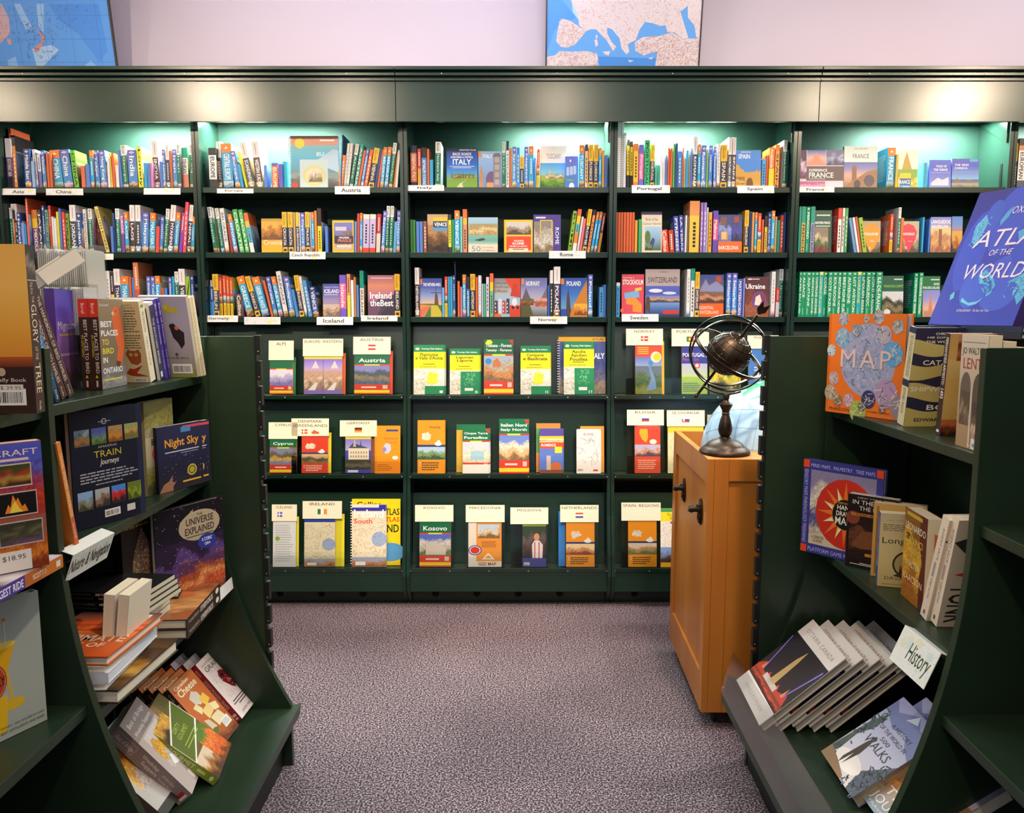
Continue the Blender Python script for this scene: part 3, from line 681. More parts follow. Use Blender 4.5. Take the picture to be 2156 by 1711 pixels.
# ============================================================ books on the wall shelves
PH = [['#6a7a4a', '#b08a5a', '#d8c8b0'], ['#4a6a8a', '#7aa0c0', '#c8d8e8'], ['#8a4a3a', '#d0905a', '#e8d0a0'], ['#3a5a4a', '#7a9a5a', '#a8c8e0'], ['#7a5a8a', '#c08aa0', '#e0d0d8'], ['#9a7a4a', '#5a4a3a', '#d0b080']]
def photo_band(a, b, seed): return ('L', 0, a, 1, b, PH[seed % 6], seed, (3, 5))
def spine_ops(st, ti, sd):
    o = []; T = ti.strip()
    def V(t, v0, v1, col, fl='b', u0=.22, u1=.78):
        if t: o.append(('V', t, u0, v0, u1, v1, col, fl))
    Lb = lambda v0, v1, c: o.append(('LN', .38, v0, .62, v1, 1, c)) if False else [o.append(('R', .36, v0 + (v1 - v0) * q / 7, .64, v0 + (v1 - v0) * (q + .7) / 7, c)) for q in range(7)]
    if st in ('lp', 'lpd'):
        top, mid = ('#6f68c8', '#4e93dd') if st == 'lp' else ('#33407e', '#3c62a8')
        o += [('G', 0, .0, 1, 1, [mid, mid, top]), photo_band(0, .15, sd), ('E', .5, .93, .3, .022, '#ffffff'), ('E', .5, .93, .18, .012, top), ('R', .46, .89, .54, .97, '#ffffff'), ('R', .3, .15, .7, .19, '#c8c0e8')]
        if T: L = min(.62, .085 * len(T) + .1); V(T, .84 - L, .84, '#ffffff')
        else: Lb(.40, .80, '#e8ecff')
    elif st == 'rg':
        o += [('R', 0, .8, 1, 1, '#f08c36'), ('R', 0, .17, 1, .8, '#37aee2'), photo_band(0, .17, sd), ('P', [(.3, .88), (.7, .88), (.5, .94)], '#fff4e0')]
        if T: V(T, .78 - min(.58, .09 * len(T) + .08), .77, '#ffffff')
        else: Lb(.35, .72, '#ffffff')
    elif st == 'rs':
        o += [('R', 0, .62, 1, 1, '#f3bf2c'), ('R', 0, .14, 1, .62, '#2e3a66'), ('R', 0, 0, 1, .14, '#f3bf2c'), ('R', .2, .04, .8, .1, '#2e3a66'), ('V', 'Guide', .25, .68, .75, .95, '#7a4a1a', 'i')]
        if T: V(T, .18, .60, '#ffe9b0')
        else: Lb(.2, .58, '#ffe9b0')
    elif st == 'mp':
        o += [('R', 0, .34, 1, 1, '#e84a2c'), photo_band(.34, .52, sd), ('R', 0, 0, 1, .34, '#f7d02c')]
        Lb(.05, .3, '#8a5a20')
        if T: V(T, .55, .95, '#fff0c0')
        else: Lb(.6, .93, '#ffe8c0')
    elif st == 'br':
        o += [('R', 0, .76, 1, 1, '#f2f2ec'), ('R', 0, .1, 1, .76, '#177a5c'), photo_band(0, .1, sd), ('V', 'Bradt', .25, .80, .75, .97, '#333333', '')]
        if T: V(T, .74 - min(.58, .07 * len(T) + .1), .74, '#eafff4', '')
        else: Lb(.2, .7, '#d8f4e8')
    elif st == 'ew':
        o += [('R', 0, .66, 1, 1, '#f4f0ee'), ('R', 0, 0, 1, .66, ('#4a4248', '#3f4a58', '#5a4038', '#4a3a58')[sd % 4]), photo_band(0, .14, sd)]
        o += [('R', .42, .72, .58, .95, '#c8b8b8')]
        if T: V(T, .62 - min(.54, .075 * len(T) + .06), .62, '#ffffff')
        else: Lb(.2, .6, '#e8e0e0')
        o += [('E', .5, .06, .3, .02, '#ffffff')]
    elif st in ('mg', 'mgy'):
        c = '#12996a' if st == 'mg' else '#25b4cf'
        o += [('R', 0, 0, 1, 1, c)]
        if st == 'mgy': o += [('R', 0, .93, 1, 1, '#f4e428')]
        o += [('E', .5, .955, .28, .018, '#d8f4e4'), ('R', .3, .05, .5, .2, '#8ad8b0'), ('G', 0, 0, .12, 1, ['#35b47e', '#35b47e'])]
        V(T, .88 - min(.8, .065 * len(T) + .06), .88, '#f4e428' if st == 'mgy' else '#f0fff4')
    elif st == 'w':
        o += [('R', 0, 0, 1, 1, '#f1eeea'), photo_band(0, .12, sd)]
        if T: V(T, .25, .9, '#5a5a66')
        else: Lb(.3, .85, '#a8a8b0')
    elif st == 'sp':
        o += [('R', 0, 0, 1, 1, '#f4f4f2')] + [('R', .1, .01 + q * .0322, .9, .018 + q * .0322, '#b8bcc0') for q in range(31)]
    else:
        parts = st.split('#')[1:]; cs = []; 
        fr = [p.split('/') for p in parts]; given = sum(float(f[1]) for f in fr if len(f) > 1); rest = sum(1 for f in fr if len(f) == 1)
        v = 1.0; first = None
        for f in fr:
            p = float(f[1]) / 100 if len(f) > 1 else max(0, (1 - given / 100)) / rest
            o.append(('R', 0, max(0, v - p), 1, v, '#' + f[0])); cs.append((p, v, f[0])); v -= p
        big = max(cs); c = lin(big[2]); lum = .2 * c[0] + .7 * c[1] + .1 * c[2]; tc_ = '#2a2a30' if lum > .35 else '#fff4e6'
        if T: V(T, big[1] - big[0] * .95, big[1] - big[0] * .06, tc_)
        elif big[0] > .2: Lb(big[1] - big[0] * .85, big[1] - big[0] * .15, tc_)
        if big[0] > .5 and rest == len(fr) and len(fr) > 1: pass
    return o
BODY = {'lp': '#5a86d4', 'lpd': '#36508c', 'rg': '#3aa6d6', 'rs': '#dcae3c', 'mp': '#e06a3a', 'br': '#cfdcd8', 'ew': '#e6e2e2', 'mg': '#12996a', 'mgy': '#25b4cf', 'w': '#efefef', 'sp': '#f2f2f0'}
DESC = {'lp': 'violet and blue', 'lpd': 'dark blue', 'rg': 'orange and sky blue', 'rs': 'yellow and navy', 'mp': 'red and yellow', 'br': 'white and green', 'ew': 'white topped dark', 'mg': 'green', 'mgy': 'yellow and cyan', 'w': 'white', 'sp': 'white spiral bound'}
def cname(h):
    import colorsys
    r, g, b = [int(h[i:i + 2], 16) / 255 if len(h) == 6 else int(h[i // 2] * 2, 16) / 255 for i in (0, 2, 4)]
    hh, s, v = colorsys.rgb_to_hsv(r, g, b)
    if v < .28: return 'black'
    if s < .13: return 'white' if v > .8 else 'grey'
    if s < .28 and v > .8: return 'cream' if .05 < hh < .2 else 'pale'
    for lim, n in ((.03, 'red'), (.10, 'orange' if v > .65 else 'brown'), (.19, 'yellow' if v > .65 else 'olive'), (.46, 'green'), (.53, 'teal'), (.64, 'blue'), (.76, 'violet'), (.93, 'pink')):
        if hh < lim: return n
    return 'red'
def coverfront(st, sd):
    """the outward cover of a shelved guide, in the colours of its spine"""
    if st in ('lp', 'lpd'): return [('R', 0, 0, 1, 1, '#4e93dd' if st == 'lp' else '#3c62a8'), ('L', 0, 0, 1, .62, PH[sd % 6], sd, (8, 8)), ('R', .1, .72, .8, .80, '#ffffff')]
    if st == 'rg': return [('L', 0, 0, 1, 1, PH[sd % 6], sd, (8, 10)), ('R', 0, .84, .2, 1, '#f08c36'), ('R', .25, .86, .9, .92, '#ffffff')]
    if st == 'rs': return [('L', 0, 0, 1, 1, PH[sd % 6], sd, (8, 10)), ('R', .3, .72, .98, .85, '#f3bf2c'), ('R', .3, .56, .98, .72, '#2e3a66')]
    if st == 'ew': return [('R', 0, 0, 1, 1, '#f4f0ee'), ('L', 0, 0, 1, .62, PH[sd % 6], sd, (8, 8)), ('R', .2, .74, .85, .82, '#777777')]
    if st == 'mp': return [('R', 0, 0, 1, 1, '#f7d02c'), ('L', 0, 0, 1, .7, PH[sd % 6], sd, (8, 8))]
    if st == 'br': return [('L', 0, 0, 1, 1, PH[sd % 6], sd, (8, 10)), ('R', 0, .8, 1, 1, '#eef2ec')]
    return [('L', 0, 0, 1, .7, PH[sd % 6], sd, (8, 8), .3)]
def ordn(n):
    return {1: 'first', 2: 'second', 3: 'third', 4: 'fourth', 5: 'fifth', 6: 'sixth', 7: 'seventh', 8: 'eighth', 9: 'ninth', 10: 'tenth', 11: 'eleventh', 12: 'twelfth'}.get(n, f'{n}' + ('th' if 10 < n % 100 < 20 else {1: 'st', 2: 'nd', 3: 'rd'}.get(n % 10, 'th')))
BANNED = ('COLLINS', 'LONELY', 'CHÂTEAUX')
YS = 3.835
SEED = [100]
PEND = []
ARTS = {}
def row(bay, rn, ox, oy, s, base, spec):
    baypx = lambda x, y: (ox + x / s, oy + y / s)
    items = []
    for ln in spec.strip().split('\n'):
        ln = ln.strip()
        if not ln: continue
        p = ln.split(' ')
        items.append((float(p[1]) if p[0] == 'F' else float(p[0]), p))
    items.sort(key=lambda q: q[0])
    z = ZS[rn] + .0004; rname = ('top', 'second', 'third')[rn]; bn = BAYN[bay]
    grp = f'guidebooks on the {rname} shelf of the {bn} bookcase'; bxl, bxr = BX[bay] + .021, BX[bay + 1] - .022
    for n, (xk, p) in enumerate(items):
        SEED[0] += 1; sd = SEED[0]
        if p[0] == 'F':
            x0, x1, top, key = float(p[1]), float(p[2]), float(p[3]), p[4]
            off = float(p[5]) if len(p) > 5 else 0
            Y = YS + .002 + off; a = W(*baypx(x0, base), Y).x; b = W(*baypx(x1, base), Y).x; zt_ = W(*baypx(x0, top), Y + .02).z
            art, desc, sc = ARTS[key]; t = .016 if key not in ('eu',) else .02
            ez = Vector((0, .07, 1)); h = zt_ - z
            a = max(a, bxl)
            m_ = axes(Vector((a, Y, z)), Vector((1, 0, 0)), ez)
            PEND.append(((b - a) * h * 9, (m_, b - a, h, t, sc), dict(front=art, spine=[('R', 0, 0, 1, 1, sc)], name='guidebook', label=f'{desc}, facing out, {rname} shelf, {bn} bookcase', group=grp)))
            continue
        x0, x1, top, lean = [float(q) for q in p[:4]]; st = p[4]; ti = ' '.join(p[5:])
        Y = YS + R.uniform(-.006, .010) + (.012 if lean else 0)
        a = W(*baypx(x0, base), Y).x; b = W(*baypx(x1, base), Y).x; zt_ = W(*baypx(x0, top), Y).z
        dz = zt_ - z; k = W(*baypx(x0 + lean, base), Y).x - a
        ang = math.atan2(k, dz); t = (b - a) * math.cos(ang) - .0008
        a += .0003; t = max(t, .003)
        h = dz / math.cos(ang) - (abs(math.sin(ang)) * t if lean else 0)
        w_ = min(.155, h * .62) + R.uniform(-.006, .004)
        ex = Vector((0, 1, 0)); ez = Vector((math.sin(ang), 0, math.cos(ang)))
        eyw = ez.cross(ex)    # points to world -X: thickness runs left from origin
        # origin = front cover side (right bottom corner of the spine)
        P = Vector((a, Y, z)) - eyw * t + Vector((.0, 0, 0))
        if ang > 0: # leaning right: the right corner rests on the shelf
            P = Vector((b, Y, z))
        # when leaning left the left bottom corner rests on the shelf: P found from it
        m_ = axes(P, ex, ez)
        # lowest corner correction
        lo = min((m_ @ Vector((0, 0, 0))).z, (m_ @ Vector((0, t, 0))).z)
        m_.translation.z += z - lo
        mx = max((m_ @ Vector(q)).x for q in ((0, 0, 0), (0, 0, h))); mn = min((m_ @ Vector(q)).x for q in ((0, t, 0), (0, t, h)))
        if mx > bxr: m_.translation.x -= mx - bxr
        if mn < bxl: m_.translation.x += bxl - mn
        de = DESC.get(st)
        if de is None:
            fr = [q.split('/') for q in st.split('#')[1:]]; names = []
            for q in fr:
                c_ = cname(q[0]); 
                if c_ not in names: names.append(c_)
            de = ' and '.join(names[:2])
        lt = ti.replace('ô', 'o').replace('Î', 'I').replace('Ô', 'O')
        if lt.upper() in BANNED: lt = ''
        if lt: de = de.replace(' and ', ' ')
        lab = f'{de} guide' + (f' titled {lt}' if lt else '') + f', {ordn(n + 1)} from left, {rname} shelf, {bn} bookcase'
        wd = lab.replace(',', '').split()
        body = BODY.get(st) or '#' + st.split('#')[1].split('/')[0]
        cf = coverfront(st, sd) if (x0 + ox * s < 900 * s / 1 and bay < 3) else None
        PEND.append((t * h, (m_, w_, h, t, body), dict(front=cf, spine=spine_ops(st, ti, sd), back=[('LN', .15, .2, .85, .85, 14, '#d8e4f0')] if bay > 2 else None, name='guidebook', label=lab, group=grp, pagecol='#efe9dc')))

def lt(t, a, b, c, d, col='#ffffff', fl='b'): return ('T', t, a, b, c, d, col, fl)
A_ = ARTS
sky, mount = ['#3a4a3a', '#6a7a8a', '#a8c8e8'], ['#4a5a4a', '#8a8a90', '#7ab0e0']
A_['portrait'] = ([('G', 0, 0, 1, 1, ['#2a1a14', '#3a241a']), ('E', .5, .55, .3, .3, '#5a3020'), ('E', .4, .62, .05, .03, '#c08060'), ('E', .6, .62, .05, .03, '#c08060')], 'dark brown guide with a portrait', '#2a1a14')
A_['thai'] = ([('G', 0, 0, 1, 1, ['#6a5a50', '#8a6aa0', '#5a6ab0', '#7a88a8']), ('R', 0, .9, 1, 1, '#33384a'), ('L', 0, 0, 1, .22, ['#4a4030', '#a88a5a', '#c8a070'], 5, (12, 5)), ('P', [(.25, .2), (.3, .35), (.36, .55), (.42, .35), (.48, .2)], '#4a4a8a'), ('P', [(.5, .18), (.56, .32), (.6, .48), (.66, .3), (.72, .18)], '#5a4a80'), lt('THAILAND', .06, .70, .95, .82, '#2a2a44', '')], 'purple and grey THAILAND guide', '#44486a')
A_['eu'] = ([('R', 0, 0, 1, 1, '#3a5a70'), ('R', .0, .82, 1, 1, '#e9a890'), ('G', 0, .3, 1, .82, ['#6a9aa8', '#58b8d8', '#8ad4e8']), ('E', .2, .86, .1, .1, '#f8e84a'), lt('EU', .55, .62, .7, .69), ('P', [(.5, .5), (.9, .75), (1, .72), (1, .3)], '#bcd8ec'), ('L', 0, 0, 1, .3, ['#4a4a44', '#6a7068', '#90a0a0'], 3), ('R', .2, .02, .78, .55, '#c8dcdc'), ('E', .5, .24, .24, .2, '#d8d890'), ('E', .5, .24, .18, .15, '#e8dcc0'), ('L', .38, .12, .66, .34, ['#8a7a5a', '#c8b898', '#e0d8c0'], 9, (8, 6)), ('R', .62, .9, .92, .93, '#ffffff'), ('E', .1, .06, .07, .05, '#d03a30')] + [('R', -.035, .02 + .032 * q, .02, .034 + .032 * q, '#d8e0e4') for q in range(30)], 'large spiral bound Europe road atlas', '#c8d8d8')
A_['croatia'] = ([('R', 0, 0, 1, 1, '#e8a82c'), ('L', 0, .38, 1, .95, ['#7a4a20', '#b87828', '#e8a838'], 4, (12, 8)), ('R', 0, 0, 1, .22, '#f0b420'), ('R', 0, .92, 1, 1, '#b8922a'), lt('Croatia', .1, .24, .98, .38, '#fdf4e4', '')], 'golden yellow Croatia guide', '#d8982a')
A_['prague'] = ([('R', 0, 0, 1, 1, '#f3c22c'), ('L', .08, .08, .95, .93, ['#caa070', '#8a6a4a', '#7a7ac0'], 14, (12, 12)), ('R', .1, .28, .98, .52, '#2a2a52'), lt('WALKING', .3, .44, .78, .50), lt('PRAGUE', .26, .33, .9, .43, '#e8843a'), ('R', .2, .16, .9, .24, '#e8d8c8'), ('R', .12, .1, .9, .14, '#d8c8b8'), ('R', .14, .68, .66, .8, '#cfc6d0')], 'yellow bordered Walking Prague guide', '#e8b83a')
A_['iceland'] = ([('G', 0, 0, 1, 1, ['#c8a888', '#b898a0', '#9a90b8', '#5a5ab0', '#4a52ac']), ('L', 0, 0, 1, .38, ['#7a6a60', '#b8987a', '#d0b8a8'], 2), lt('ICELAND', .08, .72, .97, .84), lt('WALKING AND TREKKING', .08, .87, .95, .92, '#dfe0ff', ''), ('R', .08, .66, .9, .68, '#d8d8ff')], 'violet ICELAND walking guide', '#5a5ab0')
A_['ireland'] = ([('G', 0, 0, 1, 1, ['#5a4460', '#7a5a78', '#b0708a', '#d88a68', '#a86a8a']), ('P', [(0, .1), (.3, .35), (.5, .5), (.7, .42), (1, .55), (1, 0), (0, 0)], '#4a3a50'), ('P', [(0, .35), (.2, .4), (.5, .2), (.3, 0), (0, 0)], '#6a4a64'), ('P', [(.4, 0), (.8, .3), (1, .2), (1, 0)], '#3a3048'), lt('Ireland', .08, .44, .9, .60), lt('theBest', .08, .26, .96, .42), ('R', .12, .92, .92, .94, '#f0d0c8')], 'purple and orange Ireland the Best guide', '#8a5a6a')
A_['backroads'] = ([('G', 0, 0, 1, 1, ['#5a9a3a', '#8ab83a', '#4a98e0', '#1f66c8', '#1a50b0', '#163a90']), ('R', 0, .93, 1, 1, '#141c34'), lt('EYEWITNESS TRAVEL', .42, .945, .96, .98), lt('BACK ROADS', .2, .83, .8, .90), lt('NORTHERN & CENTRAL', .14, .76, .86, .81), lt('ITALY', .2, .6, .8, .74), ('R', .1, .545, .9, .56, '#cfe0ff'), ('R', .2, .51, .8, .525, '#cfe0ff'), ('L', .2, .25, .9, .36, ['#8a6a3a', '#c89a5a', '#6a8a4a'], 3, (14, 4)), ('P', [(0, 0), (0, .2), (.4, .26), (1, .28), (1, 0)], '#7aa83a'), ('P', [(.3, 0), (.42, .12), (.62, .2), (.66, .26), (.6, .2), (.5, .12), (.55, 0)], '#e0d0a0')] + [('P', [(u, .26), (u + .03, .26), (u + .015, .26 + hh)], '#20402a') for u, hh in ((.15, .2), (.36, .16), (.44, .14), (.52, .18), (.6, .12), (.72, .14), (.85, .1))], 'bright blue Back Roads Italy guide', '#1a50b0')
A_['italy'] = ([('G', 0, 0, 1, 1, ['#7a88b8', '#8ab0e0', '#9cc0ea']), ('R', 0, .84, .12, .98, '#f08c36'), lt('ITALY', .2, .82, .6, .92), ('E', .56, .22, .24, .24, '#7a5a80'), ('R', .36, 0, .76, .16, '#d8a060'), ('P', [(.06, 0), (.06, .4), (.13, .66), (.2, .4), (.2, 0)], '#c8905a'), ('R', .64, 0, .96, .88, '#8a8890'), ('P', [(.6, .86), (1, .86), (.9, .95), (.7, .95)], '#7a7078')] + [('R', .7, .1 + .2 * q, .9, .24 + .2 * q, '#b8a8a0') for q in range(4)], 'pale blue ITALY guide with cathedral dome and towers', '#8ab0e0')
A_['tuscany'] = ([('G', 0, .3, 1, .62, ['#8ad0f0', '#3aa0e0']), ('R', 0, .6, 1, 1, '#f4f3f0'), ('L', 0, 0, 1, .32, ['#3a6a20', '#6a9a2a', '#9ab84a'], 6, (16, 8)), ('L', .2, .24, .9, .36, ['#a88a5a', '#e8d0a0', '#8ab0a0'], 2, (14, 4)), ('R', .34, .3, .40, .44, '#d8c08a'), ('R', .5, .3, .54, .4, '#d8c08a'), lt('TUSCANY', .24, .7, .80, .82, '#a8a8a8', 'b'), lt('GUIDES', .42, .93, .6, .96, '#cccccc', '')], 'white topped TUSCANY guide', '#f0f0ee')
A_['lpitaly'] = ([('G', 0, 0, 1, 1, ['#4a7ad0', '#5a86dc', '#6a6ad0']), ('E', .4, .86, .06, .04, '#ffffff'), ('R', .1, .4, .3, .66, '#b8d0f0'), ('R', .36, .42, .58, .68, '#b8d0f0'), ('R', .62, .44, .84, .7, '#b8d0f0'), ('E', .4, .26, .3, .03, '#6ab84a'), ('E', .5, .06, .2, .12, '#e8eef8')], 'small blue and violet Italy guide', '#4a7ad0')
A_['venice'] = ([('L', 0, 0, 1, 1, ['#3a2a20', '#6a4a2a', '#b08050', '#c8a878'], 11, (14, 16)), ('R', .3, .82, .98, .92, '#f3bf2c'), ('V', 'x', .99, .99, 1, 1, '#000000'), ('R', .28, .66, .98, .82, '#26305a'), lt('VENICE', .34, .69, .96, .79), ('R', .28, .56, .98, .66, '#5a98b8'), ('P', [(.2, .1), (.5, .2), (.9, .08), (.6, .04)], '#2a1a1a')], 'brown VENICE guide with navy title band', '#8a6a4a')
A_['fifty'] = ([('G', 0, 0, 1, 1, ['#e8dcc0', '#e8dcc0', '#6ab0a0', '#7ab8a8', '#c8b080', '#9ac0d0', '#a8c8d8']), ('L', .04, .5, .98, .82, ['#b89a60', '#d8c088', '#a89868'], 8, (18, 8)), ('P', [(.2, .36), (.5, .42), (.6, .37), (.4, .33)], '#4a3a2a'), ('R', 0, 0, 1, .24, '#e6dcc2'), lt('50', .12, .04, .42, .2, '#7a8a98', ''), ('R', .46, .02, .465, .2, '#8a7a5a'), lt('IN ROME,', .5, .12, .86, .17, '#8a5a48', ''), lt('FLORENCE', .5, .04, .9, .09, '#8a5a48', '')], 'cream 50 in Rome, Florence guide with painted canal', '#e0d4b8')
A_['wrome'] = ([('R', 0, 0, 1, 1, '#f5c12c'), ('L', .08, .55, .94, .93, ['#5a4a40', '#a08a70', '#d0c8c0'], 7, (16, 8)), ('R', .08, .08, .94, .5, '#e84a28'), lt('WALKING', .34, .34, .68, .39), lt('ROME', .3, .25, .7, .32), lt('THE BEST OF THE CITY', .18, .18, .82, .22), ('R', .16, .03, .84, .14, '#f0e0c8'), ('R', .3, .1, .7, .12, '#5a2018')], 'yellow bordered orange Walking Rome guide', '#f0b82c')
A_['ngrome'] = ([('R', 0, 0, 1, 1, '#4a3a8a'), ('L', .02, .0, .72, .82, ['#8a7850', '#d0c8b8', '#b0a898', '#8a8478'], 12, (12, 14)), ('R', .24, .4, .27, .86, '#f5c12c'), ('R', .66, .4, .69, .86, '#f5c12c'), ('R', .24, .83, .69, .86, '#f5c12c'), ('V', 'ROME', .80, .22, .94, .66, '#ffffff', ''), ('R', .08, .9, .44, .94, '#e0d8f0')], 'purple ROME guide with carved stone figures', '#4a3a8a')
A_['ne'] = ([('G', 0, .3, 1, 1, ['#e8c090', '#8aa0d0', '#4a60b0', '#3a4aa0']), ('R', 0, .84, .1, .98, '#f08c36'), lt('THE NETHERLANDS', .15, .80, .95, .88), ('P', [(0, 0), (0, .34), (.6, .34), (1, .3), (1, 0)], '#4a7a34'), ('P', [(0, .32), (.5, .3), (.2, 0), (0, 0)], '#e08a4a'), ('P', [(.5, .3), (.8, .3), (1, .1), (1, 0), (.5, 0)], '#c8b83a'), ('P', [(0, .2), (.55, .3), (.1, 0), (0, 0)], '#d8705a'), ('P', [(.66, .3), (.7, .6), (.8, .6), (.86, .3)], '#6a4a34'), ('R', .5, .62, .98, .635, '#3a2a24'), ('R', .72, .5, .74, .82, '#3a2a24')], 'blue NETHERLANDS guide with windmill', '#3a4aa0')
A_['dutch'] = ([('R', 0, 0, 1, 1, '#a8c0d0'), ('G', 0, .6, .6, 1, ['#b8b0a8', '#8a8a90']), ('P', [(.4, 1), (1, 1), (1, .5), (.75, .6)], '#e04a2c'), ('P', [(0, .22), (0, 0), (.3, 0), (.14, .18)], '#f06a34'), lt('Why the', .04, .84, .5, .9, '#2a2a2a', ''), lt('Dutch are', .04, .75, .56, .81, '#2a2a2a', ''), lt('Different', .04, .64, .5, .71, '#2a2a2a', '')] + [('R', .02 + .15 * q, .08, .14 + .15 * q, .42 + .05 * (q % 2), ('#4a3a50', '#d8d8e8', '#c04a3a')[q % 3]) for q in range(4)] + [('R', .04 + .15 * q, .12 + .1 * k, .07 + .15 * q, .17 + .1 * k, '#f0f0f8') for q in range(4) for k in range(3)] + [('R', .6, .0, 1, .3, '#d84a30'), ('E', .78, .38, .1, .1, '#e8e8f0'), ('E', .72, .24, .05, .04, '#2a2a34'), ('E', .9, .24, .05, .04, '#2a2a34'), ('P', [(.62, .55), (.72, .85), (.9, .85), (.98, .5)], '#c8402c')], 'blue and orange Why the Dutch are Different book', '#c85a40')
A_['norway'] = ([('G', 0, 0, 1, 1, ['#5a5a4a', '#9aa0a8', '#b8b8c8', '#a0a0c0', '#7a80b8', '#6a72b0']), ('P', [(0, .35), (.2, .75), (.35, .5), (.5, .4), (.6, .36), (0, .3)], '#6a5a6a'), ('P', [(.5, .38), (.8, .5), (1, .8), (1, .35)], '#7a6a80'), ('L', 0, .3, .5, .46, ['#7a3a24', '#b05a34', '#5a6a3a'], 3, (10, 4)), ('L', .55, .26, 1, .48, ['#d86a40', '#a05a50', '#e0a088'], 4, (8, 4)), ('P', [(0, .3), (.35, .3), (.5, 0), (0, 0)], '#5a5a34'), ('R', .03, .84, .13, .97, '#f08c36'), lt('NORWAY', .2, .8, .72, .92)], 'lilac NORWAY guide with fjord village', '#6a6aa0')
A_['poland'] = ([('G', 0, .2, 1, 1, ['#6aa0c8', '#3a70c0', '#2a50a8']), ('R', 0, .84, .12, .98, '#f08c36'), lt('POLAND', .22, .8, .75, .92), ('P', [(.2, 0), (.22, .45), (.28, .75), (.34, .45), (.4, 0)], '#4a4048'), ('P', [(.34, 0), (.4, .2), (.98, .95), (1, 0)], '#c8802c'), ('L', .5, .04, 1, .34, ['#8a4a1a', '#d8902c', '#f0b040'], 3, (10, 8))], 'blue POLAND guide with golden gabled houses', '#2a50a8')
A_['spain'] = ([('G', 0, 0, 1, 1, ['#c89a4a', '#4a90e0', '#4a90e8', '#5a98ea']), lt('SPAIN', .1, .78, .56, .9), ('P', [(0, 0), (0, .62), (.12, .62), (.2, .5), (.3, .5), (.36, .42), (.8, .44), (.84, .5), (.9, .42), (1, .5), (1, 0)], '#dca84c'), ('E', .56, .1, .14, .18, '#7a5020'), ('L', 0, .1, .36, .3, ['#b8843a', '#e8c070', '#a87430'], 3, (8, 6)), ('R', .2, .94, .6, .955, '#ffffff')], 'sky blue SPAIN guide with golden arch', '#4a90e0')
A_['birds'] = ([('R', 0, 0, 1, 1, '#e6d8be'), ('R', 0, .93, 1, 1, '#3a2a5a'), lt('Birds of the', .2, .78, .8, .86, '#5a5a4a', ''), lt('Canary Islands', .06, .67, .94, .75, '#5a5a4a', ''), ('G', .16, .06, .96, .64, ['#4a6a40', '#8ab0c8', '#a8cce8']), ('E', .3, .38, .14, .16, '#5a7a3a'), ('P', [(.35, .06), (.4, .25), (.56, .38), (.66, .32), (.6, .2), (.5, .06)], '#3a5080'), ('L', .16, .06, .5, .2, ['#3a5a2a', '#7a8a4a'], 3)], 'cream Birds of the Canary Islands book', '#dccfb4')
A_['barcelona'] = ([('R', 0, 0, 1, 1, '#3a3a78'), ('L', 0, .3, .56, 1, ['#5a7ac0', '#8a9ad0', '#4a4a80'], 3, (14, 14)), ('L', .56, .3, 1, 1, ['#2a2a5a', '#4a4a9a', '#3a4a80'], 5, (14, 16)), ('R', 0, 0, 1, .3, '#ec6a2c'), lt('BARCELONA', .02, .09, .86, .19, '#fff0e4'), ('R', .1, .72, .34, .94, '#7a5a4a'), ('R', .12, .34, .4, .56, '#d8903a'), ('R', .66, .8, .86, .95, '#a8482c')] + [('R', .16 + .05 * q, .36, .18 + .05 * q, .54, '#fff0c0') for q in range(4)], 'dark blue mosaic BARCELONA guide with orange base', '#3a3a70')
A_['stock'] = ([('R', 0, 0, 1, 1, '#dc4a5c'), lt('STOCKHOLM', .04, .76, .96, .88), lt('Perfect Days in', .06, .90, .55, .94, '#fff', 'i'), ('P', [(.6, .67), (.9, .7), (.9, .63), (.6, .60)], '#f5c83c'), ('P', [(.1, .56), (.76, .62), (.8, .46), (.14, .42)], '#7ab0e0'), ('P', [(.2, .44), (.6, .46), (.9, .3), (.9, .1), (.5, .12), (.5, .28), (.2, .3)], '#e8963a'), ('E', .02, .15, .08, .05, '#f06a50')], 'pinkish red STOCKHOLM guide', '#d8404a')
A_['switz'] = ([('R', 0, .64, 1, 1, '#b8a8a8'), ('G', 0, 0, 1, .65, ['#2a2a48', '#4a6aa8', '#7aa0d8', '#4a58b0', '#5a64c0']), lt('SWITZERLAND', .08, .72, .92, .84, '#2a2228', ''), ('L', .1, .3, 1, .44, ['#4a4a60', '#c89a70', '#8a8ab0'], 3, (16, 5)), ('E', .3, .55, .2, .04, '#e0e4f4'), ('E', .7, .5, .2, .03, '#d0d8f0'), ('P', [(0, .15), (.02, .4), (.08, .44), (.14, .38), (.14, .1)], '#5a4038'), ('R', .52, .06, .97, .14, '#c83a3a'), lt('GUIDES', .4, .93, .64, .96, '#6a5a5a', '')], 'grey topped SWITZERLAND guide with lake bridge', '#8a8088')
A_['essswitz'] = ([('R', 0, 0, 1, .32, '#ea6420'), ('G', 0, .32, 1, 1, ['#7a5a4a', '#a07a5a', '#5a5a80', '#3a4aa0']), ('L', .0, .32, 1, .7, ['#5a3a30', '#c8906a', '#8a5a4a', '#7a6a70'], 3, (16, 10)), ('P', [(.1, .72), (.25, .9), (.4, .74), (.7, .86), (1, .7), (1, .6), (0, .6)], '#8a90b8'), ('R', .68, .82, .9, .96, '#b8502c'), lt('ESSENTIAL', .0, .18, .6, .26, '#ffe8d8', ''), lt('SWITZERLAND', .0, .07, .8, .15, '#ffe8d8', '')], 'Essential SWITZERLAND guide with orange base', '#c85a28')
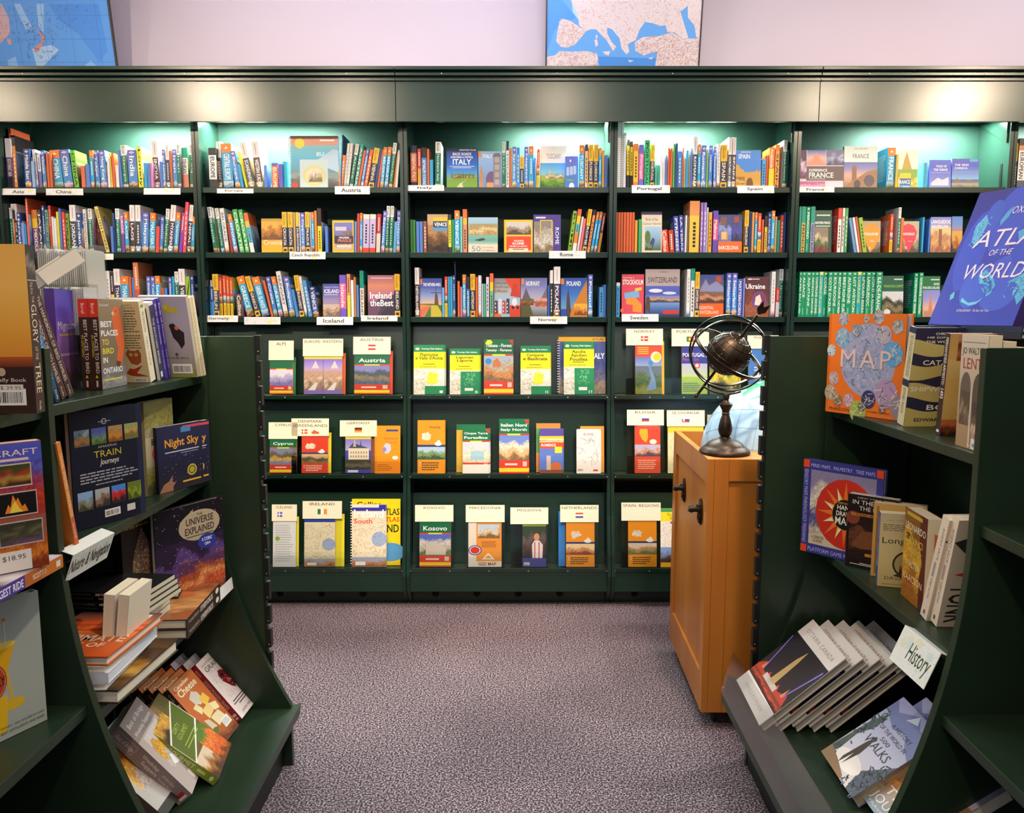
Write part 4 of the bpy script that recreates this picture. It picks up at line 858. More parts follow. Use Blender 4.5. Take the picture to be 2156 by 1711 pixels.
A_['ukr'] = ([('L', 0, 0, 1, 1, ['#a05a40', '#7a3a34', '#5a2a34'], 3, (12, 14)), lt('Ukraine', .02, .7, .84, .83), ('E', .6, .42, .3, .22, '#6a4a9a'), ('E', .6, .42, .24, .17, '#8a3a40'), ('P', [(.4, .3), (.45, .5), (.62, .56), (.7, .4), (.6, .28)], '#e8e0e0'), ('E', .2, .94, .1, .02, '#e8e0f0'), ('R', .3, .93, .6, .95, '#e8e0f0')], 'dark red Ukraine guide with folk ornament', '#6a2a30')
A_['expfr'] = ([('R', 0, 0, 1, 1, '#f0d8e8'), ('L', 0, .25, .18, 1, ['#7a4a70', '#e8c8e0', '#5a3a60'], 3, (4, 14)), ('G', .19, .6, .6, 1, ['#d88a8a', '#e8c0b0', '#4a70c8']), ('P', [(.22, .6), (.3, .72), (.4, .95), (.5, .72), (.6, .6)], '#e89a7a'), ('L', .61, .6, 1, 1, ['#5a5a80', '#b0b0d0', '#7a7aa0'], 4, (8, 8)), ('R', .18, .2, 1, .58, '#6a5a58'), lt('EXPERIENCE', .24, .44, .64, .51), lt('FRANCE', .24, .28, .78, .42), ('R', .24, .24, .6, .25, '#ffffff'), ('L', 0, 0, .6, .18, ['#e070a0', '#f0a0c8', '#c86a9a'], 5, (12, 4)), ('R', .62, 0, 1, .16, '#ece0e8')], 'wide pink and brown EXPERIENCE FRANCE book', '#e8d0e0')
A_['france'] = ([('R', 0, .62, 1, 1, '#e4f4f0'), ('G', 0, 0, 1, .62, ['#8a6a5a', '#c89a78', '#e8b8a0', '#9a90c8', '#6a78c0']), lt('FRANCE', .26, .71, .74, .82, '#5a4a4a', ''), ('P', [(.24, .14), (.24, .5), (.31, .56), (.38, .5), (.38, .14)], '#9a6a4a'), ('P', [(.1, .1), (.4, .24), (.7, .4), (1, .46), (1, 0), (.1, 0)], '#a87a58'), ('E', .4, .1, .1, .1, '#4a4050'), ('E', .76, .18, .16, .14, '#5a5060'), lt('GUIDES', .3, .92, .7, .96, '#7a8a8a', '')], 'pale topped FRANCE guide with stone bridge', '#c8dcd8')
A_['rsfr'] = ([('L', 0, 0, 1, .5, ['#c8b83a', '#e8d84a', '#8ab83a'], 3, (10, 8)), ('R', 0, .5, 1, 1, '#f4f4e8'), ('P', [(.2, .5), (.3, .74), (.44, .95), (.56, .74), (.7, .5)], '#c8a83a'), ('R', .1, .26, .66, .4, '#f5d42c'), ('R', .1, .08, .66, .26, '#1f5aa0'), lt('FRANCE', .02, .12, .62, .22), ('R', .1, 0, .66, .08, '#3ab0dc'), lt('2020', .24, .01, .6, .06)], 'yellow green FRANCE 2020 guide with church', '#e8dc5a')
A_['gr'] = ([('G', 0, 0, 1, 1, ['#8a9ad8', '#7a8ae0', '#6a7ae0', '#4a60d8', '#5a6ce0']), ('P', [(.1, .2), (.4, .38), (.6, .3), (.9, .4), (.9, .1), (.1, .1)], '#d8dcf4'), lt('TOUR OF', .3, .74, .8, .82), lt('THE OISANS', .2, .62, .84, .7), ('R', .05, .55, .95, .56, '#c8d0ff')], 'violet blue mountain trek guide', '#4a60d8')
A_['corsica'] = ([('G', 0, .3, 1, 1, ['#8ac0e8', '#6a90e0', '#4a58d0', '#5a60d4']), ('R', .66, .9, .96, .99, '#58b8e8'), lt('THE GR20', .1, .76, .62, .83), lt('CORSICA', .1, .65, .58, .72), ('R', .05, .56, .95, .565, '#d8e0ff'), ('P', [(0, 0), (0, .2), (.2, .34), (.4, .22), (.6, .3), (1, .24), (1, 0)], '#7a7468'), ('L', .0, .0, 1, .18, ['#5a5848', '#908a78', '#a8a090'], 3)], 'blue GR20 CORSICA trek guide', '#4a58d0')
A_['dgreen'] = ([('R', 0, .6, 1, 1, '#12503e'), ('L', 0, 0, .8, .6, ['#7a2a2a', '#4a6a3a', '#c8b890', '#8a7a6a'], 3, (10, 12)), ('R', .8, 0, 1, .6, '#0f4436'), lt('NORTHERN FRANCE', .02, .68, .9, .74), ('R', .1, .87, .9, .9, '#e0e8e0'), ('R', .05, .62, .9, .64, '#d8e8d8')], 'dark green NORTHERN FRANCE guide', '#12503e')
A_['toul'] = ([('R', 0, 0, 1, 1, '#b8a888'), ('L', 0, 0, 1, .6, ['#5a4a3a', '#8a7a60', '#c0b498'], 3, (12, 10)), ('P', [(.42, .02), (.12, .4), (.02, .62), (.1, .82), (.4, .93), (.74, .92), (.97, .72), (.96, .5), (.7, .2)], '#f09a28'), lt('TOULOUSE', .06, .56, .86, .64), ('R', .4, .36, .68, .37, '#ffffff'), ('R', .4, .4, .62, .41, '#ffffff'), ('E', .4, .16, .06, .04, '#ffd890')], 'beige guide with orange TOULOUSE pin', '#b8a888')
A_['bord'] = ([('R', 0, 0, 1, 1, '#c0b090'), ('L', 0, 0, 1, .6, ['#5a4a3a', '#9a8a68', '#c8bca0'], 4, (12, 10)), ('P', [(.3, .0), (.0, .5), (.0, .86), (.3, .93), (.66, .86), (.86, .66), (.8, .46), (.56, .2)], '#e0344c'), lt('BORDEAUX', .0, .56, .72, .64), ('R', .3, .36, .58, .37, '#ffffff'), ('E', .18, .16, .07, .05, '#f4b0b0')], 'beige guide with red BORDEAUX pin', '#c0b090')
A_['langu'] = ([('L', 0, 0, 1, .78, ['#a86a4a', '#e0a868', '#c88a5a', '#e8c890'], 3, (10, 12)), ('G', 0, .72, 1, 1, ['#a89ac8', '#7a80d0']), lt('LANGUEDOC', .02, .82, .98, .92), lt('ROUSSILLON', .04, .70, .84, .78), ('R', .4, .2, .56, .66, '#8a5a48')], 'orange and lilac LANGUEDOC ROUSSILLON guide', '#7a80d0')
A_['canal'] = ([('G', 0, 0, 1, 1, ['#4a3020', '#8a4a2a', '#d0702a', '#6a90c8', '#4a80d0']), ('L', 0, 0, 1, .6, ['#2a2a20', '#b86a2a', '#d8a040'], 6)], 'blue and orange regional guide', '#3a70c0')
A_['franche'] = ([('R', 0, .68, 1, 1, '#12604a'), ('L', 0, 0, 1, .62, ['#4a4a3a', '#8a8058', '#3a3a2a', '#d8dce0'], 3, (14, 14)), ('E', .25, .12, .16, .07, '#e0e0e4'), lt('FRANCHE-COMTÉ', .08, .72, .98, .78, '#8ac83a'), ('R', .55, .9, .95, .93, '#e0f0e8')], 'dark green FRANCHE-COMTE guide', '#12604a')
A_['nord'] = ([('R', 0, .66, 1, 1, '#127a4a'), ('G', 0, 0, 1, .66, ['#c89a88', '#e8b8a0', '#9aa0e0', '#8a90e0']), ('P', [(.3, 0), (.4, .4), (.46, .62), (.52, .4), (.6, 0)], '#d88a70'), ('R', .1, 0, .9, .14, '#c8907a'), lt('NORD', .62, .78, .95, .84), lt('PAS-DE-CALAIS', -.0, .69, .96, .75), ('R', .45, .9, .95, .93, '#e0f0e8')], 'green NORD PAS-DE-CALAIS guide', '#127a4a')

CA = (0, 250, 3.889); CB = (420, 250, 3.889); CC = (850, 250, 3.889); CD = (1280, 250, 3.8875); CE = (1660, 250, 3.889)
row(0, 0, *CA, 575, """40 95 160 0 #e8e0e8/38#5a3f78/40#2d2a3a SOUTHEAST ASIA
97 118 75 4 #e2633a#e08a4a
121 150 135 0 #241c1c/20#e98a2e
212 262 245 0 lpd Middle East
268 292 345 0 #9fc3ee
295 320 250 -12 w VIETNAM
325 352 290 -6 #e9e6f2#7a78b8
358 388 258 -6 lp Oman
393 412 275 0 mp
415 436 285 0 mp Japan
448 528 252 -26 rg CHINA
533 607 248 -28 lp China
613 652 256 -22 #6fcf3a CHINA
672 704 385 0 #e8744a#e84a3a China
708 742 370 0 lp
747 778 257 0 rg
783 826 258 -8 lp Tokyo
832 884 258 -10 lp Hong Kong
888 908 300 0 w
912 928 280 -8 #f2d23c#e84040 JAPAN
930 950 280 -4 mp
955 980 380 0 w
990 1010 258 -14 lp Tibet
1014 1056 215 -10 br Georgia
1062 1134 252 -6 lp India
1140 1180 228 -8 #eef03c Lonely
1185 1212 360 0 rg
1215 1238 360 0 lp
1240 1258 360 0 #e28ab0
1264 1312 182 -6 ew INDIA
1316 1338 350 0 lp
1340 1364 250 0 lp Sri Lanka
1368 1398 215 0 ew
1400 1420 260 0 mp
1424 1458 248 0 lp Iran
1460 1488 210 0 br Iran
1492 1550 235 -2 #1a9a78/25#e9f0ea/40#e8907a TEHRAN
1560 1608 210 0 br Iraq""")
row(0, 1, *CA, 1105, """48 80 745 0 #3d2c4a/20#ee7c35 ESSENTIAL JAPAN
84 104 728 0 br
108 156 695 -6 ew ISRAEL
160 188 765 0 lpd Israel
190 212 850 0 #86a8ea
215 230 860 0 rg
236 254 645 0 #e8603a#ef6f70
284 328 745 -4 #d67a30/20#eebb2e/22#7f4f8c MIDDLE
332 360 745 -4 #38445e JAPAN
364 386 710 0 lpd
390 412 745 0 #7fb59a RECIPES
418 438 710 0 #e2473a#e06a50
440 454 800 0 w
456 476 815 0 w
480 500 760 0 #f0e040#6688aa
502 518 735 0 lp
525 548 765 0 #f04a48
552 582 775 0 #88b83c TOKYO
590 640 705 0 ew JORDAN
645 682 770 0 lpd Jordan
700 728 740 -2 w KAZAKHSTAN
740 772 735 0 br Kazakhstan
F 776 866 800 portrait .03
872 902 715 -80 #f0d878 SOUTH KOREA
915 935 880 0 lp
940 958 770 -6 lpd Georgia
962 995 735 0 br Kyrgyzstan
1000 1028 790 0 #c274c8#7a4fa8 LAOS
1032 1062 765 0 rg LAOS
1068 1108 705 12 ew LAOS
1113 1155 705 14 ew
1160 1215 765 22 lp Malaysia
1222 1268 768 24 rg MALAYSIA
1272 1300 880 18 #e8504a Malay
1305 1332 800 28 lp
1338 1368 735 40 br Maldives
1372 1415 703 48 ew MYANMAR
1420 1455 765 40 rg Myanmar
1462 1490 768 44 #b84a9a#8a4ac0
1495 1522 680 44 #f0506a
1527 1560 703 44 ew NEPAL
1564 1590 800 20 rg""")
row(0, 2, *CA, 1628, """640 680 1290 0 lp
690 715 1290 0 rg
720 750 1285 0 lpd
F 755 878 1275 thai
882 916 1245 0 w
920 948 1255 0 #3a3a44#f0e040
950 1000 1228 0 ew THAILAND
1003 1068 1288 0 rg THAILAND
1072 1090 1290 0 mp
1095 1115 1300 0 lp
1118 1160 1172 -8 #e88a5a#d86038
1215 1247 1290 0 lp Bangkok
1250 1282 1290 0 lp Turkey
1285 1325 1285 0 rg Istanbul
1328 1352 1385 0 mp
1356 1380 1385 0 lp
1395 1420 1295 0 lp Oman
1424 1442 1290 0 rg
1446 1475 1250 0 br Lebanon
1478 1530 1228 0 ew VIETNAM
1533 1568 1290 0 #9ac93c V
1572 1600 1282 0 lpd""")
row(1, 0, *CB, 565, """85 148 238 0 #1d1d22/18#f6f2f2/60#2a2a30 EUROPE
152 190 185 -2 ew
200 284 200 -12 rg CENTRAL EUROPE
298 340 260 -38 lp Europe
343 366 370 -26 #2aa8e0
382 400 265 -62 #f0e040/30#3a3a4a
408 462 190 -72 ew SCANDINAVIA
472 528 182 -38 ew WESTERN EUROPE
532 556 380 0 lp
596 648 362 0 #6a5fc0/12#ef7c3c EUROPE
652 685 370 0 #6a5fc0/12#f0707c
688 718 350 0 #27b3cf
F 745 1140 140 eu
1142 1172 295 34 #f0843a
1152 1162 130 26 #2a4a8a
1176 1196 200 44 w
1198 1220 200 46 w
1224 1254 205 62 br Alsace
1260 1288 208 66 #17a392 AUSTRIA
1290 1310 255 60 mp
1314 1338 245 60 lp Vienna
1342 1370 250 60 #e8703a
1378 1424 235 60 rs VIENNA
1428 1446 255 55 lpd
1450 1468 250 50 mp
1474 1504 230 42 rg BELGIUM
1510 1540 228 40 rg BELGIUM
1546 1576 195 48 br Northern Belgium
1582 1602 270 42 #c98a2c
1608 1626 255 30 w""")
row(1, 1, *CB, 1095, """100 132 720 -42 br Bosnia
138 168 728 -40 br Bosnia
180 208 730 -40 br Bulgaria
214 248 730 -35 w BELGRADE
256 278 850 -22 #a03c38
285 318 778 -46 rg ESTONIA
332 372 738 -52 #3cb35a CROATIE
378 412 740 -50 #3cb35a CROATIE
420 455 768 -50 #f07a40/20#f0c040/15#58c8dc/40#f5f0e8 CORFU
F 510 680 818 croatia
684 724 763 0 rs CROATIA
730 772 763 0 rs CROATIA
776 792 765 0 #c8a868
796 822 765 0 #f0c63c/35#3a4468 DUBROVNIK
824 832 770 0 w
836 868 768 0 lp Cyprus
872 908 762 0 rs PRAGUE
911 919 765 0 w
922 944 763 0 rg
948 968 752 0 #f08a3c#f5d040
972 1005 732 0 #3a2c2c/40#f0dc28
1032 1055 880 0 lp Greek
F 1090 1264 832 prague
1268 1284 840 8 #6aa0e0 PRAGUE
1287 1308 775 10 #d8483a#f0c040
1311 1332 770 10 rg
1336 1386 780 12 #f2ead8/12#cdbbe2/75#e84a2a
1390 1438 780 12 #f2ead8/12#cdbbe2/75#e84a2a
1444 1478 778 16 #d8383a#e9d8c0
1484 1512 752 28 lp Estonia
1518 1545 713 22 br Estonia
1550 1578 713 22 br Estonia
1582 1606 840 18 #6ac0ee#3a90da
1610 1640 750 14 lp Finland""")
row(1, 2, *CB, 1615, """65 98 1372 0 #2a5f9e#4a9ae0
100 116 1320 0 w
118 165 1270 0 rs BERLIN
168 195 1300 0 mp
202 225 1285 0 mp
230 252 1295 0 mp
258 280 1300 0 mp
310 362 1432 -10 #6a4a42 Collins
392 452 1282 -80 rg GREECE
462 504 1285 -82 rs GREECE
516 578 1288 -82 rg GREEK ISLANDS
588 606 1320 -62 mp
612 645 1290 -60 lp Crete
652 686 1288 -58 rg CRETE
694 732 1245 -58 w HUNGARY
740 786 1290 -46 lp Budapest
792 816 1395 -36 #4a90d8
822 860 1278 -42 rs BUDAPEST
866 888 1288 -46 w
894 926 1320 -46 #5aa0dc
932 980 1370 -30 lpd VENICE
F 1012 1150 1350 iceland
1153 1206 1278 0 #7a5fd0/20#ee6fae/60 Islande
1212 1240 1270 0 #e89a6a#e8e040
1244 1266 1320 0 w
1269 1286 1295 0 #c9884a#5a9ad8
1289 1308 1360 0 lp
1318 1350 1243 0 #129a82/38#f2e8e0 IRELAND
F 1380 1596 1280 ireland
1600 1645 1270 0 rs IRELAND""")
row(2, 0, *CC, 545, """58 110 218 0 #2c2444/17#f07c38/68 ESSENTIAL ITALY
116 144 245 0 #c83a3a#d8a03c
148 190 235 0 #2a2020/25#4a90d0 AMALFI COAST
193 212 245 0 mp
215 242 335 0 rg
255 300 188 8 br Northern Italy
F 352 604 245 backroads
F 612 802 268 italy
808 832 188 0 br Italy
840 862 182 0 #2a3040/20#f4f2ee TOSCANA
865 885 240 0 mp
890 922 230 0 lp Sardinia
925 949 235 0 #3f8fe0
952 984 310 0 rs
988 1020 230 0 lp Naples
1024 1062 225 0 rg
1065 1081 320 0 lp
1085 1108 250 6 mp
F 1118 1330 222 tuscany .02
F 1322 1428 310 lpitaly
1435 1478 215 0 rg TUSCANY
1482 1508 210 0 #3a3050/15#f0c08a
1512 1550 212 0 rs FLORENCE
1554 1592 212 0 rs FLORENCE
1596 1618 238 0 rg
1622 1640 258 0 #f0b040
1643 1655 300 0 lp
1658 1680 297 0 lp""")
row(2, 1, *CC, 1083, """57 76 825 0 #4a9a48/25#3a3a50 VENICE
79 98 828 0 #4a9a48/25#3a3a50 VENICE
105 130 840 0 lp VENICE
133 158 840 0 lp VENICE
163 190 838 0 #a05a3a
F 195 362 782 venice
367 392 782 0 #3a4040/15#f0e04a/70
396 415 825 0 #3aa05a
418 460 750 0 rg VENICE
463 482 800 0 #7fd0c0#e8f0e8
485 520 740 0 #f07a40/20#f5c040/15#e8956a
F 528 770 808 fifty
F 822 1056 828 wrome
F 1062 1286 785 ngrome
1342 1372 752 45 #9acb3c ROME
1377 1408 738 48 #f06a40/15#f5c83c/18#60c0b8#f08a30#f5f0e8
1412 1430 800 42 w
1434 1454 815 38 #e87a88
1460 1492 738 50 rs ROME
1498 1520 745 52 #3a2c50/12#f0985a
1526 1548 760 52 rg
1554 1576 760 50 rg
1582 1604 770 48 #8a2c20#c8902c""")
row(2, 2, *CC, 1622, """95 130 1218 0 ew NETHERLANDS
F 134 312 1305 ne
316 335 1382 0 #6ab4ea Oslo
338 360 1292 0 mp
363 380 1292 0 rg
382 402 1290 0 rg
404 424 1280 0 lpd
427 437 1165 -10 #24304f
442 460 1328 0 mp
464 480 1375 0 #cc8899
483 512 1275 0 rg AMSTERDAM
516 542 1295 0 #3a2840/30#2a80c0 AMSTERDAM
546 586 1270 0 rs AMSTERDAM
590 608 1295 0 mp
612 636 1282 0 w
640 653 1350 0 #b8cce8
656 672 1350 0 #58c08a
676 700 1295 0 #e0e0f0
706 735 1265 0 #f07040/20#f5d040/20#7ac0a0
F 740 954 1305 dutch
F 958 1174 1302 norway
1178 1194 1365 0 #3a68c8 OSLO
1197 1222 1240 0 #f4f2ee/28#2a3a34
1228 1280 1210 0 ew POLAND
F 1285 1504 1302 poland
1508 1545 1275 0 lp Poland
1600 1632 1378 0 #5aa8e6
1640 1662 1358 0 #4a80c8""")
row(3, 0, *CD, 543, """62 82 15 0 sp
84 103 18 0 sp
105 124 20 0 sp
126 145 115 0 sp
152 176 172 -2 #2a2a2c/12#e8d020/60
180 202 185 -2 #2a2a2c/12#e8d020/60
206 246 205 0 #f08a3c/16#f5c840/70
250 290 212 0 #7a70d8/20#f070b8/60 Portugal
296 338 175 0 #3ac078 PORTUGAL
342 379 212 0 rs PORTUGAL
384 401 378 0 #4cc0a0
404 421 378 0 #4cc0a0
424 446 312 0 w
448 466 312 0 w
469 483 300 0 lp
486 504 240 0 mp
507 525 240 0 mp
528 545 205 0 #58c060#f0e060
548 566 200 0 lpd Madeira
568 602 265 0 #4a90d8
604 616 240 0 mp
619 633 325 0 #d8d0a0
636 655 258 0 rg
658 670 260 0 #e0c090
673 686 240 0 lp
690 726 148 0 ew ROMANIA
730 755 210 0 rg
759 798 218 0 lp Romania
802 816 250 0 #9ac060
820 850 220 0 lp
860 882 225 0 lp Moscow
887 914 205 0 w
918 970 212 0 rs SPAIN
978 1008 150 0 ew NORTHERN SPAIN
1012 1040 150 0 ew SPAIN
F 1045 1250 258 spain
1256 1288 330 0 #58a8e8
1291 1310 300 0 mp
1313 1356 235 0 #f0863c/52#f5e030 Andalucia
1362 1396 212 0 #f0813c/15#f5a840 SPAIN
1425 1456 175 0 br Basque Country
1459 1474 255 0 #1d3a34""")
row(3, 1, *CD, 1085, """60 78 765 0 mp
81 100 765 0 mp
103 122 765 0 mp
126 145 765 0 mp
149 169 765 0 mp
172 192 765 0 mp
195 214 765 0 mp
218 240 830 0 #f0a03a
248 270 822 0 #3ab070
F 275 440 762 birds
448 500 905 -20 #e0583a Collins
506 545 908 -15 #c8482e
552 590 795 -22 #4a5ab0 PYRENEES
596 625 788 -20 #4a58b0 LA TERRE
630 642 790 0 w
646 657 800 0 #8a7a50
662 742 672 0 #f0985a/28#f5c64a
752 774 685 0 #a58ad8
778 800 685 0 #a58ad8
803 814 725 0 w
820 845 765 0 #f0b030
855 896 752 0 #6a50b8/20#ee5a98/50 Mallorca
F 900 1095 785 barcelona
1112 1146 748 0 rs BARCELONA
1150 1170 760 0 lpd
1174 1190 765 0 #e09a50
1195 1216 765 0 rg
1220 1248 772 0 mp
1254 1270 825 0 #d06a3a
1276 1299 795 0 #3a2a2a/30#f0c030
1303 1329 765 0 lpd BARCELONA
1332 1358 752 0 rg
1361 1376 800 0 #c8a060
1380 1402 830 0 #2aa088
1406 1430 790 0 #d04a38
1434 1447 765 0 lpd""")
row(3, 2, *CD, 1605, """66 96 1340 0 #f0e8f0/10#4aa8e8 Corsica
F 112 293 1272 stock
F 305 586 1230 switz
640 668 1230 0 w
672 705 1225 0 #1aa088/25#eeeeee
709 744 1252 0 rs SWITZERLAND
F 747 945 1275 essswitz
965 1005 1262 0 lp Switzerland
1010 1051 1262 0 lp Switzerland
1055 1094 1310 0 #4a68c0 MATTERHORN
1100 1114 1305 0 #8a90e0
F 1120 1315 1292 ukr
1330 1362 1250 0 w
1370 1398 1380 0 #e84a4a#f0f0f8
1425 1456 1230 0 br Ukraine""")
row(4, 0, *CE, 560, """F 78 448 258 expfr
F 452 725 225 france
798 865 235 0 rg FRANCE
872 890 290 0 #f0c040
F 895 1055 258 rsfr
1100 1128 360 0 rg
F 1150 1328 340 gr
F 1335 1556 330 corsica""")
row(4, 1, *CE, 1097, """77 95 718 0 #2aa088/35#c8b060
98 131 718 0 #2aa088/35#c8b060 FRENCH
136 166 720 0 mg PERIGORD
172 206 718 0 #2aa088/35#9aa0c8 FRENCH ALPS
F 212 350 750 dgreen
395 424 730 0 #e04a3a/25#f0f0ea
430 450 730 0 #e0e8d8
454 475 730 0 #58a868
538 560 808 -58 #7aa0d8
566 584 805 -56 w
588 604 800 -55 #d06a50#f0e8e0
610 642 805 -50 #a0c83c
F 606 750 838 toul .028
822 846 780 0 mp
885 907 725 0 br
910 932 810 0 #f07a40
F 938 1065 840 bord
1085 1100 805 0 rg
1140 1154 820 0 lp
F 1160 1326 805 langu
F 1332 1420 800 canal""")
bnd = [77, 100, 133, 175, 203, 237, 272, 313, 349, 390, 425, 465, 508, 547, 583, 622, 663, 703, 755]
tt = ['ALPES DU SUD', 'ALSACE', 'AQUITAINE', 'ARDECHE DROME', 'CHAMPAGNE ARDENNE', 'CHATEAUX DE LA LOIRE', 'CORSE', "COTE D'AZUR", 'BOURGOGNE', 'BRETAGNE NORD', 'BRETAGNE SUD', 'AUVERGNE', 'LOT AVEYRON', 'LORRAINE', 'LIMOUSIN BERRY', 'LANGUEDOC', 'LYON ET SA REGION', 'ILE-DE-FRANCE']
row(4, 2, *CE, 1640, '\n'.join(f"{bnd[i]} {bnd[i+1]-1} 1252 0 {'mgy' if i in (5, 13) else 'mg'} {tt[i]}" for i in range(18)) + """
F 762 935 1285 franche
1012 1045 1262 0 mg NORMANDIE SEINE
1052 1086 1258 0 mg NORMANDIE COTENTIN
F 1094 1235 1288 nord""")
row(5, 0, *CE, 560, """1835 1862 200 0 #f0c040/40#3a4a6a
1866 1926 160 0 #4a3a34/14#d8906a/10#f2f0ee/60#5a6068 EUROPEAN
1932 1960 220 0 lp
1964 1990 220 0 rg""")

# the 300 largest as things of their own, the rest as one joined object
order = sorted(range(len(PEND)), key=lambda i: -PEND[i][0])
keep = set(order[:297]); rest = []
for i, (a_, ar, kw) in enumerate(PEND):
    o = book(*ar, **kw)
    if i not in keep: rest.append(o)
if rest:
    mv, mf, mc = [], [], []
    for o in rest:
        for q in [o] + list(o.children):
            me = q.data; mt = o.matrix_world if q is o else o.matrix_world @ q.matrix_local; k = len(mv)
            mv += [tuple(mt @ v.co) for v in me.vertices]; mf += [tuple(j + k for j in p.vertices) for p in me.polygons]
            buf = [0.0] * (4 * len(me.loops)); me.attributes['Col'].data.foreach_get('color', buf); mc += buf
    for o in rest:
        for q in list(o.children): bpy.data.objects.remove(q)
        bpy.data.objects.remove(o)
    me = bpy.data.meshes.new('thin_guidebooks'); me.from_pydata(mv, [], mf); at = me.color_attributes.new('Col', 'FLOAT_COLOR', 'CORNER'); at.data.foreach_set('color', mc); me.materials.append(M['print'])
    tag(link('thin_guidebooks', me), 'thinnest guidebooks squeezed between the larger ones on the wall shelves', 'books', kind='stuff')

# ============================================================ shelf-edge signs
def sign(px0, px1, py0, py1, txt, Y, loc, tilt=0, tcol='#3a4030', pale='#f2f0ee', par=None):
    a = W(px0, py0, Y); b = W(px1, py1, Y); wd = b.x - a.x; h = a.z - b.z
    o = MB().box((0, -.0012, -h), (wd, 0, 0)); o_ = colmesh(o, [lin(pale)] * 6, 'shelf_sign'); o_.location = (a.x, Y, a.z); o_.rotation_euler = (math.radians(tilt), 0, 0)
    ops = [('R', 0, 0, 1, 1, pale)]
    rr = random.Random(int(px0))
    for k in range(5): ops.append(('E', rr.uniform(.6, .95), rr.uniform(.2, .8), rr.uniform(.03, .09), rr.uniform(.1, .3), rr.choice(['#f4e8a8', '#dfe6f4', '#efe6c8', '#e4e4f2'])))
    for k in range(3): ops.append(('E', rr.uniform(.05, .3), rr.uniform(.2, .8), rr.uniform(.02, .05), rr.uniform(.1, .2), '#e0e6ee'))
    if txt: L = min(.5, .045 * len(txt) + .04); ops.append(('T', txt, .5 - L * .9, .28, .5 + L * .7, .78, tcol, 'b'))
    Art(wd, h).run(ops).build('sign_print', o_, frame((0, -.0014, -h), (1, 0, 0), (0, -1, 0), (0, 0, 1)))
    tag(o_, loc, 'sign', 'shelf-edge signs')
YG = YF - .0008
for px0, px1, py0, py1, t, d in [(5, 77, 397, 411, 'Asia', ''), (97, 176, 397, 411, 'China', ''), (303, 381, 396, 410, '', 'blank white sign under the India guides'), (182, 240, 534, 547, 'Korea', ''),
        (457, 534, 397, 407, 'Europe', ''), (705, 779, 392, 409, 'Austria', ''), (610, 686, 530, 546, 'Czech Republic', ''), (426, 502, 664, 678, 'Germany', ''), (514, 591, 667, 683, '', 'blank white sign under the Greece guides'), (667, 744, 667, 684, 'Iceland', ''), (760, 837, 664, 676, 'Ireland', ''),
        (859, 935, 390, 402, 'Italy', ''), (1156, 1233, 528, 544, 'Rome', ''), (1116, 1194, 666, 682, 'Norway', ''), (1330, 1410, 390, 407, 'Portugal', ''), (1552, 1629, 391, 407, 'Spain', ''), (1309, 1386, 661, 677, 'Sweden', ''), (1681, 1756, 393, 405, 'France', '')]:
    sign(px0, px1, py0, py1, t, YG, d or f'small printed {t} sign on the front edge of the shelf', tilt=-3 if R.random() < .5 else -9)

# ============================================================ folded maps in the racks
def FL(code):
    x0, x1, y0, y1 = .4, .6, .25, .55
    H3 = lambda a, b, c: [('R', x0, y0 + .2, x1, y1, a), ('R', x0, y0 + .1, x1, y0 + .2, b), ('R', x0, y0, x1, y0 + .1, c)]
    return {'at': H3('#d8402c', '#fff4e8', '#d8402c'), 'de': H3('#2a2420', '#d03a2a', '#e8a830'), 'nl': H3('#d8562c', '#fff8f0', '#3a4a9a'), 'ru': H3('#f0e8e8', '#3a4a9a', '#c83a30'), 'sk': H3('#e8e0e0', '#3a4a9a', '#c83a30') + [('R', .43, .3, .47, .45, '#e0e0f0')],
            'ie': [('R', .38, y0, .46, y1, '#2a7a4a'), ('R', .46, y0, .54, y1, '#f8f4e8'), ('R', .54, y0, .62, y1, '#e0902c')],
            'dk': [('R', .27, .12, .43, .38, '#e8642c'), ('R', .27, .23, .43, .27, '#fff'), ('R', .32, .12, .345, .38, '#fff'), ('R', .54, .12, .74, .25, '#e8642c'), ('R', .54, .25, .74, .38, '#f8e8e0'), ('E', .62, .25, .05, .09, '#e8642c')],
            'no': [('R', x0, y0, x1, y1, '#d84a30'), ('R', x0, .38, x1, .43, '#fff'), ('R', .46, y0, .49, y1, '#fff'), ('R', .47, y0, .48, y1, '#3a4a8a')],
            'pt': [('R', x0, y0, .48, y1, '#2a7a3a'), ('R', .48, y0, x1, y1, '#d84a2a'), ('E', .48, .4, .03, .08, '#e8c83a')],
            'is': [('R', .22, y0, .42, y1, '#5a6ac0'), ('R', .22, .38, .42, .43, '#fff'), ('R', .28, y0, .31, y1, '#fff')]}.get(code, [])
def fb(title, sub, seed, cols, t2=None):  # green/red/yellow road-map cover
    o = [('R', 0, 0, 1, 1, '#e2402e'), ('R', 0, .73, 1, 1, '#157048'), ('R', 0, .70, 1, .73, '#e2402e'), ('R', .28, .70, .72, .73, '#f5dc2c'), ('L', 0, .24, 1, .70, cols, seed, (16, 14)), ('R', 0, .03, 1, .10, '#f5dc2c'), ('R', .2, .15, .62, .185, '#ffe0d8'), ('R', .8, .13, .94, .22, '#f0c8b8')]
    if t2: o += [lt(title, .06, .86, .94, .92), lt(t2, .06, .77, .94, .83), ('P', [(.84, .985), (.99, .985), (.99, .89)], '#d83a2a')]
    else: o += [lt(title, .12, .78, .88, .88)]
    return o
